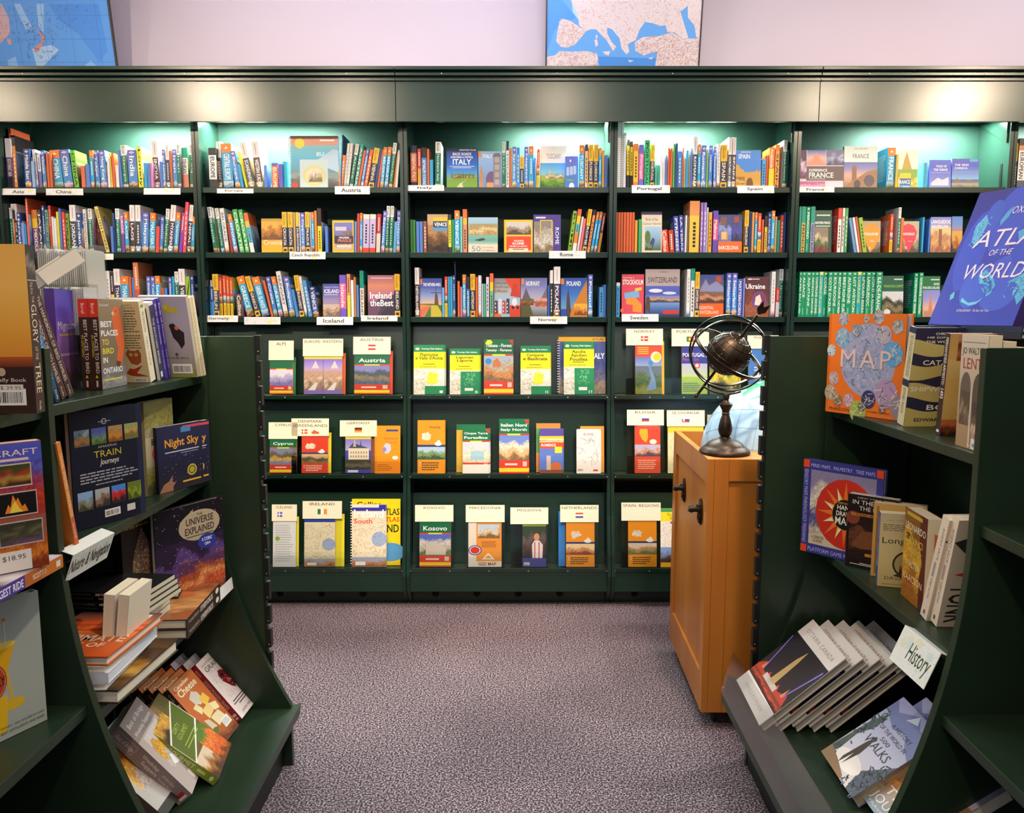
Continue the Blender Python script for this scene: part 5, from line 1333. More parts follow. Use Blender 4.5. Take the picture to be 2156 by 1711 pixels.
def mich(bg, title, seed, band=True, t2='', tc_='#4a3a30'):
    r_ = random.Random(seed); pts = []
    for i in range(14):
        a_ = i * 2 * math.pi / 14; q = r_.uniform(.6, 1.15); pts.append((.34 + .2 * q * math.cos(a_), .70 + .085 * q * math.sin(a_)))
    o = [('R', 0, 0, 1, 1, bg), ('P', pts, '#f0e4d0'), ('S', pts, 22, ['#b0a090', '#c8b8a0'], .05, .004, 2), ('R', 0, .5, 1, .54, '#2a3a78')]
    o += [('L', 0, .26, 1, .5, PH[seed % 6], seed, (16, 8)), ('E', .76, .56, .13, .04, '#f2ede4'), ('E', .78, .60, .06, .03, '#f2ede4'), ('LN', .16, .05, .8, .22, 4, tc_), ('E', .1, .2, .03, .012, '#f4d8b0'), ('E', .1, .15, .03, .012, '#f4d8b0')]
    if title: o += [lt(title, .46, .84, .86, .90, tc_, '')]
    if t2: o += [lt(t2, .5, .79, .86, .83, '#e8843a' if bg == '#f09a22' else '#ffe0c8', '')]
    return o
def tci(t1, t2, t3, n, g=False, yb=.66):
    o = [('R', 0, 0, 1, 1, '#eeeade'), ('R', 0, .86, 1, 1, '#1a8a58'), ('R', 0, .52, 1, .86, '#f7ea20'), ('E', .12, .92, .07, .025, '#f7f0c0'), lt('Touring Club Italiano', .24, .90, .92, .94), ('LN', .2, .545, .8, .57, 1, '#7a7430')]
    ls = [x for x in (t1, t2, t3) if x]
    for i, x in enumerate(ls): L = min(.44, .03 * len(x) + .05); o.append(lt(x, .5 - L, .785 - .068 * i - .012, .5 + L, .84 - .068 * i, '#3a4a1a'))
    o += [('LN', .3, .595, .7, .63, 1, '#5a5a20'), ('S', [(.02, .02), (.36, .02), (.36, .5), (.02, .5)], 90, ['#a8a088', '#c89a70', '#8ab08a'], .05, .004, 4)]
    if g: o += [('R', .36, 0, 1, .5, '#1a8a58'), ('S', [(.45, .2), (.85, .2), (.85, .48), (.45, .48)], 40, ['#8ad0a0'], .04, .006, 2), ('R', .5, .08, .78, .14, '#f0f0e8')]
    else: o += [('P', [(.45, .2), (.75, .22), (.8, .42), (.5, .46), (.42, .34)], '#e8ee2a'), ('R', .36, 0, 1, .17, '#1a8a58'), ('S', [(.38, .18), (.98, .18), (.98, .5), (.38, .5)], 50, ['#c8c8b0', '#8aa890'], .05, .003, 7)]
    o += [lt(n, .84, .03, .94, .08)]
    return o
def mapsheet(seed, top='#2f4aa8', t1='', t2=''):
    poly = [(.02, .02), (.98, .02), (.98, .86), (.02, .86)]
    return [('R', 0, 0, 1, 1, '#ece4c8'), ('E', .8, .45, .22, .12, '#9cb8e0'), ('S', poly, 240, ['#c86a3a', '#d8a04a', '#b07a50', '#8aa0b8', '#d8b86a'], .05, .004, seed), ('L', 0, 0, 1, .16, ['#8a6a50', '#c88a5a', '#a8b0c8'], seed, (14, 6)), ('R', 0, .9, 1, 1, top), ('R', .1, .03, .4, .09, '#f0f0f4')] + ([lt(t1, .06, .80, .94, .93), lt(t2, .06, .70, .6, .78, '#e05a4a')] if t1 else [])
YK = [3.757, 3.717, 3.667]
RN = ['upper', 'middle', 'lower']
def leaf(px0, px1, pyt, pyb, rk, art, lab, col='#e8e0d0', back=0, tilt=8, n=1, t=.006, roll=0, cat='map'):
    Y = YK[rk] + .004 + back * .016; z = ZR[rk] + .0005
    a = W(px0, pyb, Y); b = W(px1, pyb, Y); tz = W(px0, pyt, Y + .03).z
    for k in range(n):
        m_ = axes(Vector((a.x + k * .003, Y + k * (t + .0015), z)), Vector((1, 0, math.sin(math.radians(roll)) * 0)), Vector((math.tan(math.radians(roll)), math.tan(math.radians(tilt)), 1)))
        m_.translation.z = z
        l_ = lab if k == 0 else ('copy directly behind the ' if k == 1 else 'rearmost copy behind the ') + lab
        book(m_, b.x - a.x, (tz - z) * (1 if k == 0 else 1.0), t, col, art, spine=[('R', 0, 0, 1, 1, col)], name='folded_map' if cat == 'map' else 'spiral_atlas', label=l_, cat=cat, group=f'folded maps in the {RN[rk]} map racks')
def pocket(px0, px1, pyt, pyh, pyb, rk, head, flag, art, lab, ax0=None, ax1=None, roll=0, col='#e0a050', two=None):
    """clear sleeve with a cream header card, holding a folded map"""
    Y = YK[rk]; z = ZR[rk] + .0005
    a = W(px0, pyb, Y); b = W(px1, pyb, Y); tz = W(px0, pyt, Y + .03).z; hz = W(px0, pyh, Y + .02).z
    m_ = axes(Vector((a.x, Y, z)), Vector((1, 0, 0)), Vector((math.tan(math.radians(roll)), .14, 1)))
    wd = b.x - a.x; h = (tz - z) * 1.01; hh = (hz - z) * 1.01
    root = MB(); root.box((0, 0, 0), (wd, .0008, h)); r_ = root.build('map_sleeve', M['acrylic']); r_.matrix_world = m_
    tag(r_, f'clear sleeve with cream {head} header card, {RN[rk]} rack', 'map sleeve', 'map sleeves with country header cards')
    MB().box((0, .022, 0), (wd, .0228, h)).build('back_sheet', M['acrylic'], r_); MB().box((0, .001, 0), (wd, .0218, .0008)).build('bottom_sheet', M['acrylic'], r_)
    c_ = MB().box((-.001, -.0014, hh), (wd + .001, -.0004, h)); c_ = colmesh(c_, [lin('#f4ead0')] * 6, 'header_card', r_)
    ls = head.split('|'); ops = []
    for i, x in enumerate(ls): L = min(.46, .042 * len(x) + .03); ops.append(lt(x, .5 - L, .76 - .24 * i, .5 + L, .92 - .24 * i, '#3a342c', ''))
    Art(wd, h - hh).run(ops + FL(flag)).build('header_print', c_, frame((0, -.0016, hh), (1, 0, 0), (0, -1, 0), (0, 0, 1)))
    r_['label'] = r_['label'].replace('|', ' ')
    p0 = (W(ax0, pyb, Y).x - a.x) if ax0 else .004; p1 = (W(ax1, pyb, Y).x - a.x) if ax1 else wd - .004
    mm_ = m_ @ Matrix.Translation((p0, .003, .002))
    book(mm_, p1 - p0, hh * 1.02, .010, col, art, spine=[('R', 0, 0, 1, 1, col)], name='folded_map', label=f'{lab}, inside the {head.replace("|", " ")} sleeve', cat='map', group='folded maps inside clear sleeves')
    if two:
        mm_ = m_ @ Matrix.Translation((wd * .55, .0135, .002)); book(mm_, wd * .5, hh * 1.08, .007, two, None, spine=[('R', 0, 0, 1, 1, two)], name='folded_map', label=f'map behind the one in the {head.replace("|", " ")} sleeve', cat='map', group='folded maps inside clear sleeves')
lake = ['#5a6a8a', '#8a7a60', '#4a5a6a', '#8a8ac8']
# second bay
pocket(566, 618, 717, 758, 840, 0, 'ALPS', '', fb('', '', 31, ['#8a80c8', '#b8a8d8', '#e8e0f0']), 'red and yellow road map', two='#2a7a4a')
pocket(638, 722, 713, 750, 840, 0, 'EUROPE: WESTERN', '', [('R', 0, 0, 1, 1, '#8a70c0'), ('R', 0, .9, 1, 1, '#f3dc3a'), ('G', 0, .5, 1, .9, ['#d8b8a8', '#b8a0e0', '#8a78e0']), ('L', 0, .12, .5, .6, ['#a07a68', '#d8b8a0', '#c8a090'], 2, (10, 10)), ('L', .52, .12, 1, .6, ['#a07a68', '#d8b8a0', '#c8a090'], 2, (10, 10)), ('P', [(.2, .66), (.3, .86), (.4, .66)], '#e8d8e0'), ('P', [(.7, .66), (.8, .86), (.9, .66)], '#e8d8e0'), ('P', [(.1, .1), (.3, .3), (.36, .3), (.3, .1)], '#f0e8e8'), ('P', [(.6, .1), (.8, .3), (.86, .3), (.8, .1)], '#f0e8e8'), ('R', .5, 0, .51, .9, '#6a5a80')], 'lilac mountain road map', two='#c85a3a', roll=2)
pocket(744, 822, 709, 746, 840, 0, 'AUSTRIA', 'at', fb('Austria', '', 33, lake), 'Austria road map', two='#e04a3a')
pocket(566, 626, 889, 924, 1010, 1, 'CYPRUS', '', fb('Cyprus', '', 34, ['#8a8ab8', '#c8a058', '#6a5a40', '#7a88a8']), 'Cyprus road map')
pocket(614, 692, 881, 918, 1010, 1, 'DENMARK|(GREENLAND)', 'dk', mich('#e2442e', '', 35, tc_='#ffe0d0'), 'red Denmark map', 635, 690, two='#e8c83a')
pocket(716, 793, 885, 919, 1010, 1, 'GERMANY', 'de', [('R', 0, 0, 1, 1, '#4a4ab0'), ('R', 0, .9, 1, 1, '#f5dc3a'), ('G', 0, .6, 1, .9, ['#b8b0e0', '#8a80e0']), ('R', .12, .34, .92, .66, '#e8dcc8'), ('P', [(.12, .66), (.3, .8), (.92, .66)], '#4a5068'), ('P', [(.3, .7), (.36, .96), (.42, .7)], '#c8b8a8'), ('P', [(.56, .66), (.6, .88), (.64, .66)], '#4a5068'), ('L', 0, .1, 1, .36, ['#3a3a30', '#6a6450', '#4a4438'], 5), ('R', .1, .02, .5, .08, '#e0e0f8')] + [('R', .2 + .1 * q, .42 + .1 * k, .24 + .1 * q, .47 + .1 * k, '#8a7a68') for q in range(7) for k in range(2)], 'castle map', 727, 781, two='#8a5a48')
leaf(789, 843, 895, 1010, 1, mich('#f09a22', 'Germany', 37, t2='Midwest')[:1] + [('P', [(.4, .62), (.5, .64), (.62, .6), (.64, .5), (.54, .42), (.4, .42), (.32, .52)], '#c8d0e0'), ('E', .38, .5, .08, .05, '#9a8ad0'), lt('Germany', .36, .70, .9, .76, '#8a5a20', ''), lt('Midwest', .44, .63, .9, .68, '#e8703a', ''), ('E', .8, .33, .12, .04, '#f2ede4'), ('R', 0, 0, 1, .25, '#e88a1c'), ('R', .45, .88, .92, .92, '#3a4a90'), ('LN', .1, .05, .7, .2, 4, '#a85a18')], 'orange Germany Midwest map', '#f09a22', tilt=7)
pocket(572, 624, 1063, 1098, 1190, 2, 'ICELAND', 'is', [('R', 0, 0, 1, 1, '#eef0f4'), ('LN', .1, .1, .9, .9, 16, '#c0c0cc'), ('E', .2, .6, .1, .05, '#8ac03a')], 'white Iceland map', two='#d8d83a', roll=3)
pocket(637, 719, 1056, 1093, 1193, 2, 'IRELAND', 'ie', mapsheet(41), 'Ireland street map', 640, 705, two='#e8dc3a')
leaf(741, 812, 1062, 1193, 2, mapsheet(42, '#3434a8', 'Ireland', 'South') + [('R', .0, .955, .8, 1, '#e8e4d8')], 'blue topped Ireland South map', '#e0d8b8', tilt=7, n=2)
leaf(741, 843, 1050, 1193, 2, [('R', 0, 0, 1, 1, '#f5dc1a'), lt('ATLAS', .6, .76, .98, .86, '#2a2a20'), lt('IRELAND', .3, .5, .97, .62, '#2a2a20'), lt('ATLAS', .6, .66, .98, .73, '#e03a2a'), ('E', .8, .2, .3, .14, '#5aa0d8'), lt('Collins', .1, .88, .6, .96, '#2a2a20')] + [('R', -.03, .02 + .04 * q, .03, .035 + .04 * q, '#ffffff') for q in range(24)], 'big yellow spiral Ireland atlas', '#f5dc1a', back=1.8, tilt=7, cat='atlas')
# middle bay
leaf(871, 936, 725, 828, 0, tci('Piemonte', "e Valle d'Aosta", '', '1'), "yellow and green Piemonte map", '#1a8a58', n=3, roll=1)
leaf(947, 1010, 733, 829, 0, tci('Ligurien', 'Liguria', '', '5', True), 'yellow and green Liguria map', '#1a8a58', n=3)
leaf(1019, 1081, 713, 831, 0, fb('Toskana - Florenz', '', 50, ['#8a6a48', '#c88a58', '#b8a890', '#a8b8c8'], 'Tuscany - Florence') + [('P', [(.04, .93), (.12, .99), (.24, .985), (.3, .94), (.2, .90), (.08, .90)], '#e8e83a'), ('E', .15, .6, .11, .055, '#3a90d8'), ('P', [(.3, .6), (.45, .66), (.58, .56), (.58, .5), (.3, .5)], '#c8784a')], 'Tuscany Florence road map', '#e2402e')
leaf(1096, 1158, 727, 831, 0, tci('Campania', 'e Basilicata', '', '12'), 'yellow and green Campania e Basilicata map', '#e8b83a', n=3)
leaf(1187, 1250, 718, 831, 0, tci('Apulia', 'Apulien', 'Pouilles', '11', True), 'yellow and green Apulia map', '#1a8a58', n=2)
leaf(1176, 1275, 708, 831, 0, [('L', 0, 0, 1, 1, ['#8a7a68', '#5a5a80', '#3a4a8a', '#4a5a98'], 3, (14, 14)), ('R', 0, .92, 1, 1, '#e0a824'), lt('ITALY', .66, .62, .98, .72), lt('ATLAS', .72, .94, .96, .98, '#5a4a20')] + [('R', -.03, .03 + .045 * q, .03, .045 + .045 * q, '#c8c8d0') for q in range(21)], 'spiral bound blue ITALY road atlas', '#5a5a70', back=1.6, cat='atlas')
leaf(879, 936, 884, 993, 1, mich('#f09a22', 'Italy', 51), 'orange Italy map left of Cinque Terre map', '#f09a22', n=2, roll=1)
leaf(974, 1030, 901, 996, 1, fb('Cinque Terre', '', 52, ['#d8d0b8', '#e8dcc0', '#c8d0d8'], 'Portofino') + [('R', 0, 0, 1, .2, '#f0ece4'), ('R', .3, .3, .8, .5, '#9ac0d0')], 'Cinque Terre hiking map in plastic', '#c8c8c0', n=3)
leaf(961, 1022, 892, 996, 1, [('R', 0, 0, 1, 1, '#d0a83a'), ('R', 0, .88, 1, 1, '#157048')], 'yellow and green map behind Cinque Terre', '#b8923a', back=1.6)
leaf(1051, 1113, 881, 995, 1, fb('Italien Nord', '', 53, ['#8a6a48', '#d8b080', '#e8d8c0', '#6a88d0'], 'Italy North'), 'green and red Italy North road map', '#e2402e', n=2)
leaf(1136, 1185, 902, 996, 1, [('R', 0, 0, 1, 1, '#5a78c8'), ('R', 0, .84, 1, 1, '#5a4aa0'), ('R', 0, .78, 1, .84, '#f5c82c'), ('R', 0, .56, 1, .70, '#e8502c'), lt('FLORENCE', .08, .61, .7, .67), ('L', 0, .70, 1, .78, ['#e8c890', '#d89a90', '#e8e0b0'], 3), ('E', .7, .14, .24, .12, '#c86a3a'), ('R', .3, 0, .48, .4, '#c8b0a0'), ('R', 0, 0, 1, .08, '#7a4a34'), ('R', .66, .46, .96, .6, '#f0e03a')], 'blue and orange FLORENCE map', '#d8c8b8', n=3, roll=-1)
leaf(1129, 1180, 890, 996, 1, [('R', 0, 0, 1, 1, '#d88a4a'), ('R', 0, .4, 1, .9, '#58a058')], 'green and orange map behind FLORENCE', '#d88a4a', back=1.9)
leaf(1214, 1264, 903, 996, 1, [('R', 0, 0, 1, 1, '#ece4de'), lt('ROME', .3, .86, .72, .92, '#6a5a5a', ''), ('S', [(.1, .2), (.9, .2), (.9, .8), (.1, .8)], 26, ['#9a8a90', '#6a6a70'], .16, .006, 3), ('BC', .04, .04, .3, .12), ('R', .7, .05, .9, .09, '#d83a3a')], 'white ROME transit map sheet', '#e0d8d0', n=3, roll=-3)
leaf(1222, 1272, 896, 996, 1, [('R', 0, 0, 1, 1, '#d8983a'), ('R', .1, .88, .9, .94, '#8a5a20')], 'orange map behind ROME', '#d8983a', back=1.5)
pocket(874, 954, 1064, 1099, 1194, 2, 'KOSOVO', '', fb('Kosovo', '', 60, ['#6a7a50', '#c8bcb0', '#d8d0c8', '#5a70d0']) + [('P', [(.2, .26), (.2, .44), (.36, .56), (.6, .5), (.84, .42), (.84, .26)], '#cfc4ba'), ('E', .66, .56, .08, .05, '#b8b0a8')], 'Kosovo road map', 883, 949)
pocket(981, 1062, 1064, 1100, 1196, 2, 'MACEDONIA', '', [('R', 0, 0, 1, 1, '#eee4d8'), ('R', .24, .12, 1, 1, '#ee9a3a'), ('L', .28, .62, .94, .92, ['#8a6a40', '#e8d0b0', '#c8d8f0'], 4, (12, 8)), ('E', .2, .36, .2, .11, '#3a4aa0'), ('E', .2, .36, .17, .09, '#f0ece8'), ('E', .2, .36, .14, .075, '#d83a34'), ('P', [(.4, .16), (.6, .3), (.8, .16)], '#f4e8d8'), ('P', [(.5, .19), (.6, .26), (.7, .19)], '#ee9a3a'), lt('GIZI MAP', .3, .03, .84, .10, '#8a4a1a'), ('LN', .4, .42, .9, .56, 5, '#a8602a')], 'orange and cream Macedonia map', 986, 1056, col='#e8a050')
pocket(1075, 1154, 1069, 1104, 1196, 2, 'MOLDOVA', '', [('L', 0, .18, 1, .92, ['#2a2a2a', '#4a3a34', '#6a5a58', '#3a4a34'], 4, (12, 12)), ('R', 0, .92, 1, 1, '#8ab03a'), ('R', 0, 0, 1, .2, '#4a4a98'), ('E', .6, .68, .12, .08, '#d89a78'), ('P', [(.42, .2), (.4, .5), (.5, .6), (.7, .6), (.86, .5), (.84, .2)], '#e8dce0'), ('R', .5, .2, .54, .56, '#b83a3a'), ('R', .68, .2, .72, .56, '#b83a3a'), ('BC', .06, .04, .3, .1)], 'dark Moldova map with child in embroidered shirt', 1100, 1150, col='#4a4a40', roll=-1)
pocket(1180, 1260, 1064, 1100, 1196, 2, 'NETHERLANDS', 'nl', mich('#f09a22', '', 62), 'orange Netherlands map', 1192, 1252)
leaf(1176, 1190, 1076, 1194, 2, [('R', 0, 0, 1, 1, '#3a80d0')], 'blue map left of the NETHERLANDS sleeve', '#3a80d0', back=.9, roll=-2)
# fourth bay
pocket(1319, 1396, 692, 727, 824, 0, 'NORWAY', 'no', [('R', 0, 0, 1, 1, '#5a7a5a'), ('R', 0, .72, 1, 1, '#e85238'), ('G', 0, .5, 1, .74, ['#a8b8d8', '#6a80d0']), ('L', 0, 0, 1, .56, ['#8a8a30', '#4a6a38', '#5a7048', '#6a7a8a'], 3, (16, 14)), ('P', [(.4, .06), (.6, .3), (.5, .56), (.56, .56), (.75, .3), (.8, .1)], '#7a98c8'), ('E', .78, .74, .2, .11, '#f4ecd8'), ('E', .82, .74, .14, .08, '#e8d83a'), ('E', .58, .62, .09, .055, '#4a90d0')] + [('R', .1, .8 + .04 * q, .5, .82 + .04 * q, '#f8c04a') for q in range(4)], 'Norway map with river valley', 1338, 1394, two='#f0b02c')
pocket(1415, 1493, 692, 729, 824, 0, 'PORTUGAL', 'pt', [('R', 0, 0, 1, 1, '#a8c84a'), ('R', 0, .62, 1, 1, '#3c46a8'), ('G', 0, .35, 1, .62, ['#c8d8a0', '#c0c0e8']), lt('PORTUGAL', .04, .76, .9, .84), lt('Plan & Go', .04, .68, .66, .74, '#e86a4a', ''), ('E', .6, .58, .12, .06, '#e04a3a'), ('E', .6, .58, .07, .035, '#f0f0f0'), ('LN', .05, .04, .8, .24, 5, '#4a6a8a')], 'blue and green PORTUGAL planning map', 1436, 1490)
leaf(1494, 1560, 735, 826, 0, [('L', 0, 0, 1, 1, ['#4a4a30', '#c8b83a', '#6a7a3a', '#4a50a0'], 3, (12, 10)), ('G', 0, .6, 1, 1, ['#5058a8', '#3c46a0'])], 'blue topped mountain map beside the PORTUGAL sleeve', '#3c46a0')
pocket(1575, 1640, 706, 734, 824, 0, 'POLAND', '', [('R', 0, 0, 1, 1, '#4a88d8'), ('R', .3, .3, .9, .6, '#f0e4e4'), ('LN', .2, .3, .8, .6, 5, '#e8f0ff')], 'pale blue Poland map')
pocket(1321, 1398, 863, 896, 986, 1, 'RUSSIA', 'ru', mich('#e2503a', '', 64, tc_='#ffd8c8')[:1] + [lt('From Baltic to Black Sea', .12, .95, .88, .985, '#ffe8d8', ''), ('P', [(.2, .9), (.5, .9), (.52, .72), (.45, .62), (.3, .68), (.18, .8)], '#f0b83a'), ('E', .72, .64, .14, .05, '#f2ede4'), ('L', 0, .34, 1, .58, ['#5a4a60', '#d8a088', '#c8c0e0'], 4, (14, 7)), ('LN', .12, .08, .85, .28, 5, '#ffc8a8')], 'red Russia map', 1337, 1391)
pocket(1405, 1484, 864, 898, 986, 1, 'SLOVAKIA', 'sk', [('R', 0, 0, 1, 1, '#ece4b8'), ('R', 0, .84, 1, 1, '#f5dc2c'), ('S', [(.05, .05), (.95, .05), (.95, .8), (.05, .8)], 60, ['#c8b888', '#a8b8a0'], .06, .005, 2)], 'yellow Slovakia map', roll=-1)
leaf(1490, 1530, 872, 986, 1, [('R', 0, 0, 1, 1, '#b8a8a0')], 'greyish map right of the SLOVAKIA sleeve', '#b8a8a0')
pocket(1309, 1391, 1059, 1097, 1194, 2, 'SPAIN: REGIONS', '', mich('#f09a22', '', 66), 'orange Spain regions map', 1323, 1383)
leaf(1391, 1440, 1070, 1194, 2, [('R', 0, 0, 1, 1, '#f0ece0'), ('R', 0, .78, 1, .96, '#f5dc2c'), ('R', 0, .94, 1, 1, '#4a9a58'), lt('Northern', .3, .87, .95, .93, '#5a5a30', ''), lt('Spain', .4, .8, .9, .86, '#5a5a30', ''), ('S', [(.02, .35), (.98, .35), (.98, .76), (.02, .76)], 90, ['#b8b0a0', '#a8a8b8'], .07, .005, 3), ('L', 0, .08, 1, .34, ['#4a3a2a', '#8a98c8', '#7aa0d8'], 3), ('R', 0, 0, 1, .08, '#f5b82c'), ('E', .7, .76, .3, .03, '#8a4a9a')], 'yellow Northern Spain map beside the cabinet', '#e8d83a')
# ============================================================ books on the two aisle displays
def Wx(px, py, x):
    a = (px - CX) / F; b = (CY - py) / F
    t = x / a; dy = math.cos(TH) + b * math.sin(TH); dz = -math.sin(TH) + b * math.cos(TH)
    return Vector((x, dy * t, H + dz * t))
K1 = lambda x, y: (x / 4.278, 500 + y / 4.278)
K2 = lambda x, y: (x / 3.888, 830 + y / 3.888)
K3 = lambda x, y: (150 + x / 3.222, 1180 + y / 3.222)
K4 = lambda x, y: (x / 3.163, 1170 + y / 3.163)
Q1 = lambda x, y: (1680 + x / 4.529, 640 + y / 4.529)
Q2 = lambda x, y: (1600 + x / 3.72, 940 + y / 3.72)
Q3 = lambda x, y: (1520 + x / 3.39, 1280 + y / 3.39)
def up_plane(P0, ex, px, py):
    """point of the pixel ray on the vertical plane through P0 along ex"""
    n = ex.cross(UP).normalized(); o = Vector((0, 0, H)); d = W(px, py, 1) - o
    return o + d * ((P0 - o).dot(n) / d.dot(n))
def stand(bl, br, tl, z, t, wf=1.0, Y=None, w_=None, shift=0, lean=0, **kw):
    P0 = Wz(*bl, z) if Y is None else W(*bl, Y[0]); P1 = Wz(*br, z) if Y is None else W(*br, Y[1])
    P0.z = P1.z = z
    ex = (P1 - P0).normalized(); w0 = w_ or (P1 - P0).length * wf
    T_ = up_plane(P0, ex, *tl); ez = T_ - P0
    h = kw.pop('h', None) or ez.length
    if lean:
        ez = ez.normalized() + ez.cross(ex).normalized() * lean
    m_ = axes(P0 + Vector((0, 0, .0005)), ex, ez); m_.translation += m_.col[1].to_3d() * shift
    lo = (m_ @ Vector((w0, 0, 0))).z
    if lo < z: m_.translation.z += z - lo + .0005
    return book(m_, w0, h, t, kw.pop('col'), **kw)
def spine_out(sgn, bot, top, Y, z, t, w_, yaw=0, **kw):
    """book shelved spine out; bot/top: pixels of the edge between spine and hidden-side cover (left unit) or front cover (right unit)"""
    P = W(*bot, Y); x = P.x; T_ = Wx(*top, x); P.z = z
    ez = T_ - P; h = kw.pop('h', None) or ez.length
    ex = Vector((sgn * math.cos(yaw), math.sin(yaw) , 0))
    m_ = axes(P + Vector((0, 0, .0006)), ex, ez)
    lo = min((m_ @ Vector(q)).z for q in ((0, 0, 0), (0, t, 0), (w_, 0, 0)))
    m_.translation.z += z + .0004 - lo
    return book(m_, w_, h, t, kw.pop('col'), **kw)
def leanback(bl, br, tl, z, h, t, n=1, step=None, labs=None, group=None, w_=None, fwd=0, **kw):
    P0 = Wz(*bl, z); P1 = Wz(*br, z); ex = P1 - P0; w0 = w_ or ex.length
    T_ = ray_dist(P0, *tl, h)
    if (T_ - P0).z < .02: T_ = P0 + UP * h
    ex.normalize()
    m_ = axes(P0, ex, T_ - P0); lo = min((m_ @ Vector(q)).z for q in ((0, 0, 0), (0, t, 0), (w0, 0, 0), (w0, t, 0)))
    col = kw.pop('col')
    for k in range(n):
        mm_ = m_.copy(); e = m_.col[1].to_3d(); s = (step or t + .001) * k - fwd
        # copies stand behind: shift horizontally so the bottoms stay on the deck
        hd = Vector((e.x, e.y, 0)); sh_ = hd.normalized() * (s / max(.3, hd.length))
        mm_.translation += sh_ + Vector((0, 0, z - lo + .0006))
        book(mm_, w0, h, t, col, label=labs[min(k, len(labs) - 1)], group=group, **{a: (b if k < 3 or a not in ('front',) else b) for a, b in kw.items()})
def flat(P, ex, ez, w_, h, t, col, **kw):
    return book(axes(P, ex, ez), w_, h, t, col, **kw)
zA, zB, zC, zD = ZL[0] + .0005, ZL[1] + .0005, ZL[2] + .0005, ZL[3] + .0005

# ---- left unit, top shelf ----
glory = [('G', 0, .28, 1, 1, ['#e08a2a', '#f0a838', '#f6bc58', '#f4b250']), ('R', 0, 0, 1, .30, '#3a221c'), ('G', 0, .28, 1, .34, ['#6a3018', '#b8561e']), ('P', [(.0, .3), (.0, .42), (.25, .5), (.45, .44), (.62, .36), (.64, .3)], '#8a2a14'), ('T', 'A Firefly Book', .56, .185, .93, .215, '#e8d8c8', ''), ('E', .72, .25, .035, .025, '#c8a890'), ('BC', .58, .05, .92, .15), ('R', .56, .14, .9, .175, '#e8dccc'), ('T', '$ 39.95', .7, .145, .88, .168, '#6a5a50', '')]
stand(K1(-700, 1612), K1(330, 1570), K1(-985, 60), zA, .030, Y=(1.405, 1.42), col='#3a261f', front=glory, side='R', hard=False,
      spine=[('R', 0, 0, 1, 1, '#43302a'), ('L', 0, .8, 1, 1, ['#4a3a34', '#8a7a70', '#2a201c'], 3, (4, 10)), ('R', 0, .79, 1, .795, '#d8c8b8'), ('V', 'King & Lee', .2, .71, .6, .78, '#d8c0a8', ''), ('V', 'THE', .35, .66, .6, .70, '#e8c8a8', ''), ('V', 'GLORY', .2, .42, .8, .65, '#f0d8b8', ''), ('V', 'OF THE', .35, .32, .65, .40, '#e8c8a8', ''), ('V', 'TREE', .2, .12, .8, .30, '#f0d8b8', ''), ('V', 'Firefly', .3, .015, .6, .07, '#f0e0d0', '')],
      name='book', label='orange and brown tree book, back cover out, at the far left edge', group=None)
spine_out(-1, K1(440, 1495), K1(190, 300), 1.565, zA, .012, .20, col='#caa63a', spine=[('R', 0, 0, 1, 1, '#c8a838'), ('L', 0, 0, 1, 1, ['#8a7a2a', '#d8c04a', '#a8883a'], 3, (3, 30))], label='thin yellow book leaning behind the orange tree book')
spine_out(-1, K1(548, 1500), K1(225, 410), 1.60, zA, .016, .20, col='#2f6aa8', spine=[('G', 0, 0, 1, 1, ['#14243a', '#3a86c8', '#2a5a90']), ('V', 'ULTIMATE BIRD MIGRATION', .2, .2, .8, .85, '#a8d8f0'), ('V', 'Firefly', .3, .02, .7, .1, '#ffffff', '')], label='blue bird migration book leaning left of the two brown handbooks')
for k, (b_, t_, Y_) in enumerate(((K1(608, 1478), K1(238, 380), 1.66), (K1(668, 1455), K1(300, 365), 1.705))):
    spine_out(-1, b_, t_, Y_, zA, .021, .21, col='#4a2a28', spine=[('R', 0, 0, 1, 1, '#4a2c2a'), ('L', .3, .9, 1, 1, ['#d8c8c8', '#e8e0dc', '#a8988a'], 3, (3, 5)), ('V', 'THE HANDBOOK OF BIRD FAMILIES', .22, .14, .72, .84, '#e8d4c4'), ('V', 'Firefly', .3, .02, .6, .1, '#f0e0d0', ''), ('G', .85, 0, 1, 1, ['#6a4a44', '#5a3a38'])], back=[('R', 0, 0, 1, 1, '#e8e2dc'), ('R', 0, .0, 1, .85, '#3a2020')],
              label=('left', 'right')[k] + ' one of two brown leaning handbooks of bird families', group='brown bird family handbooks')
mig = [('G', 0, 0, 1, 1, ['#3a2450', '#7a4aa0', '#a070c8', '#7050d0', '#4a38a8']), ('L', 0, .0, 1, .32, ['#3a2038', '#6a3a5a', '#8a60a0'], 3, (14, 8)), ('T', 'Migration', .08, .58, .96, .69, '#f4f0ff', ''), ('R', .12, .54, .9, .56, '#d8b070'), ('P', [(0, .34), (1, .34), (1, .36), (0, .37)], '#c8a0d8')]
stand((128, 831), (168, 822), (88, 669), zA, .02, Y=(1.81, 1.97), w_=.175, h=.238, col='#5a3a90', front=mig, label='purple Migration book partly hidden behind brown handbooks')
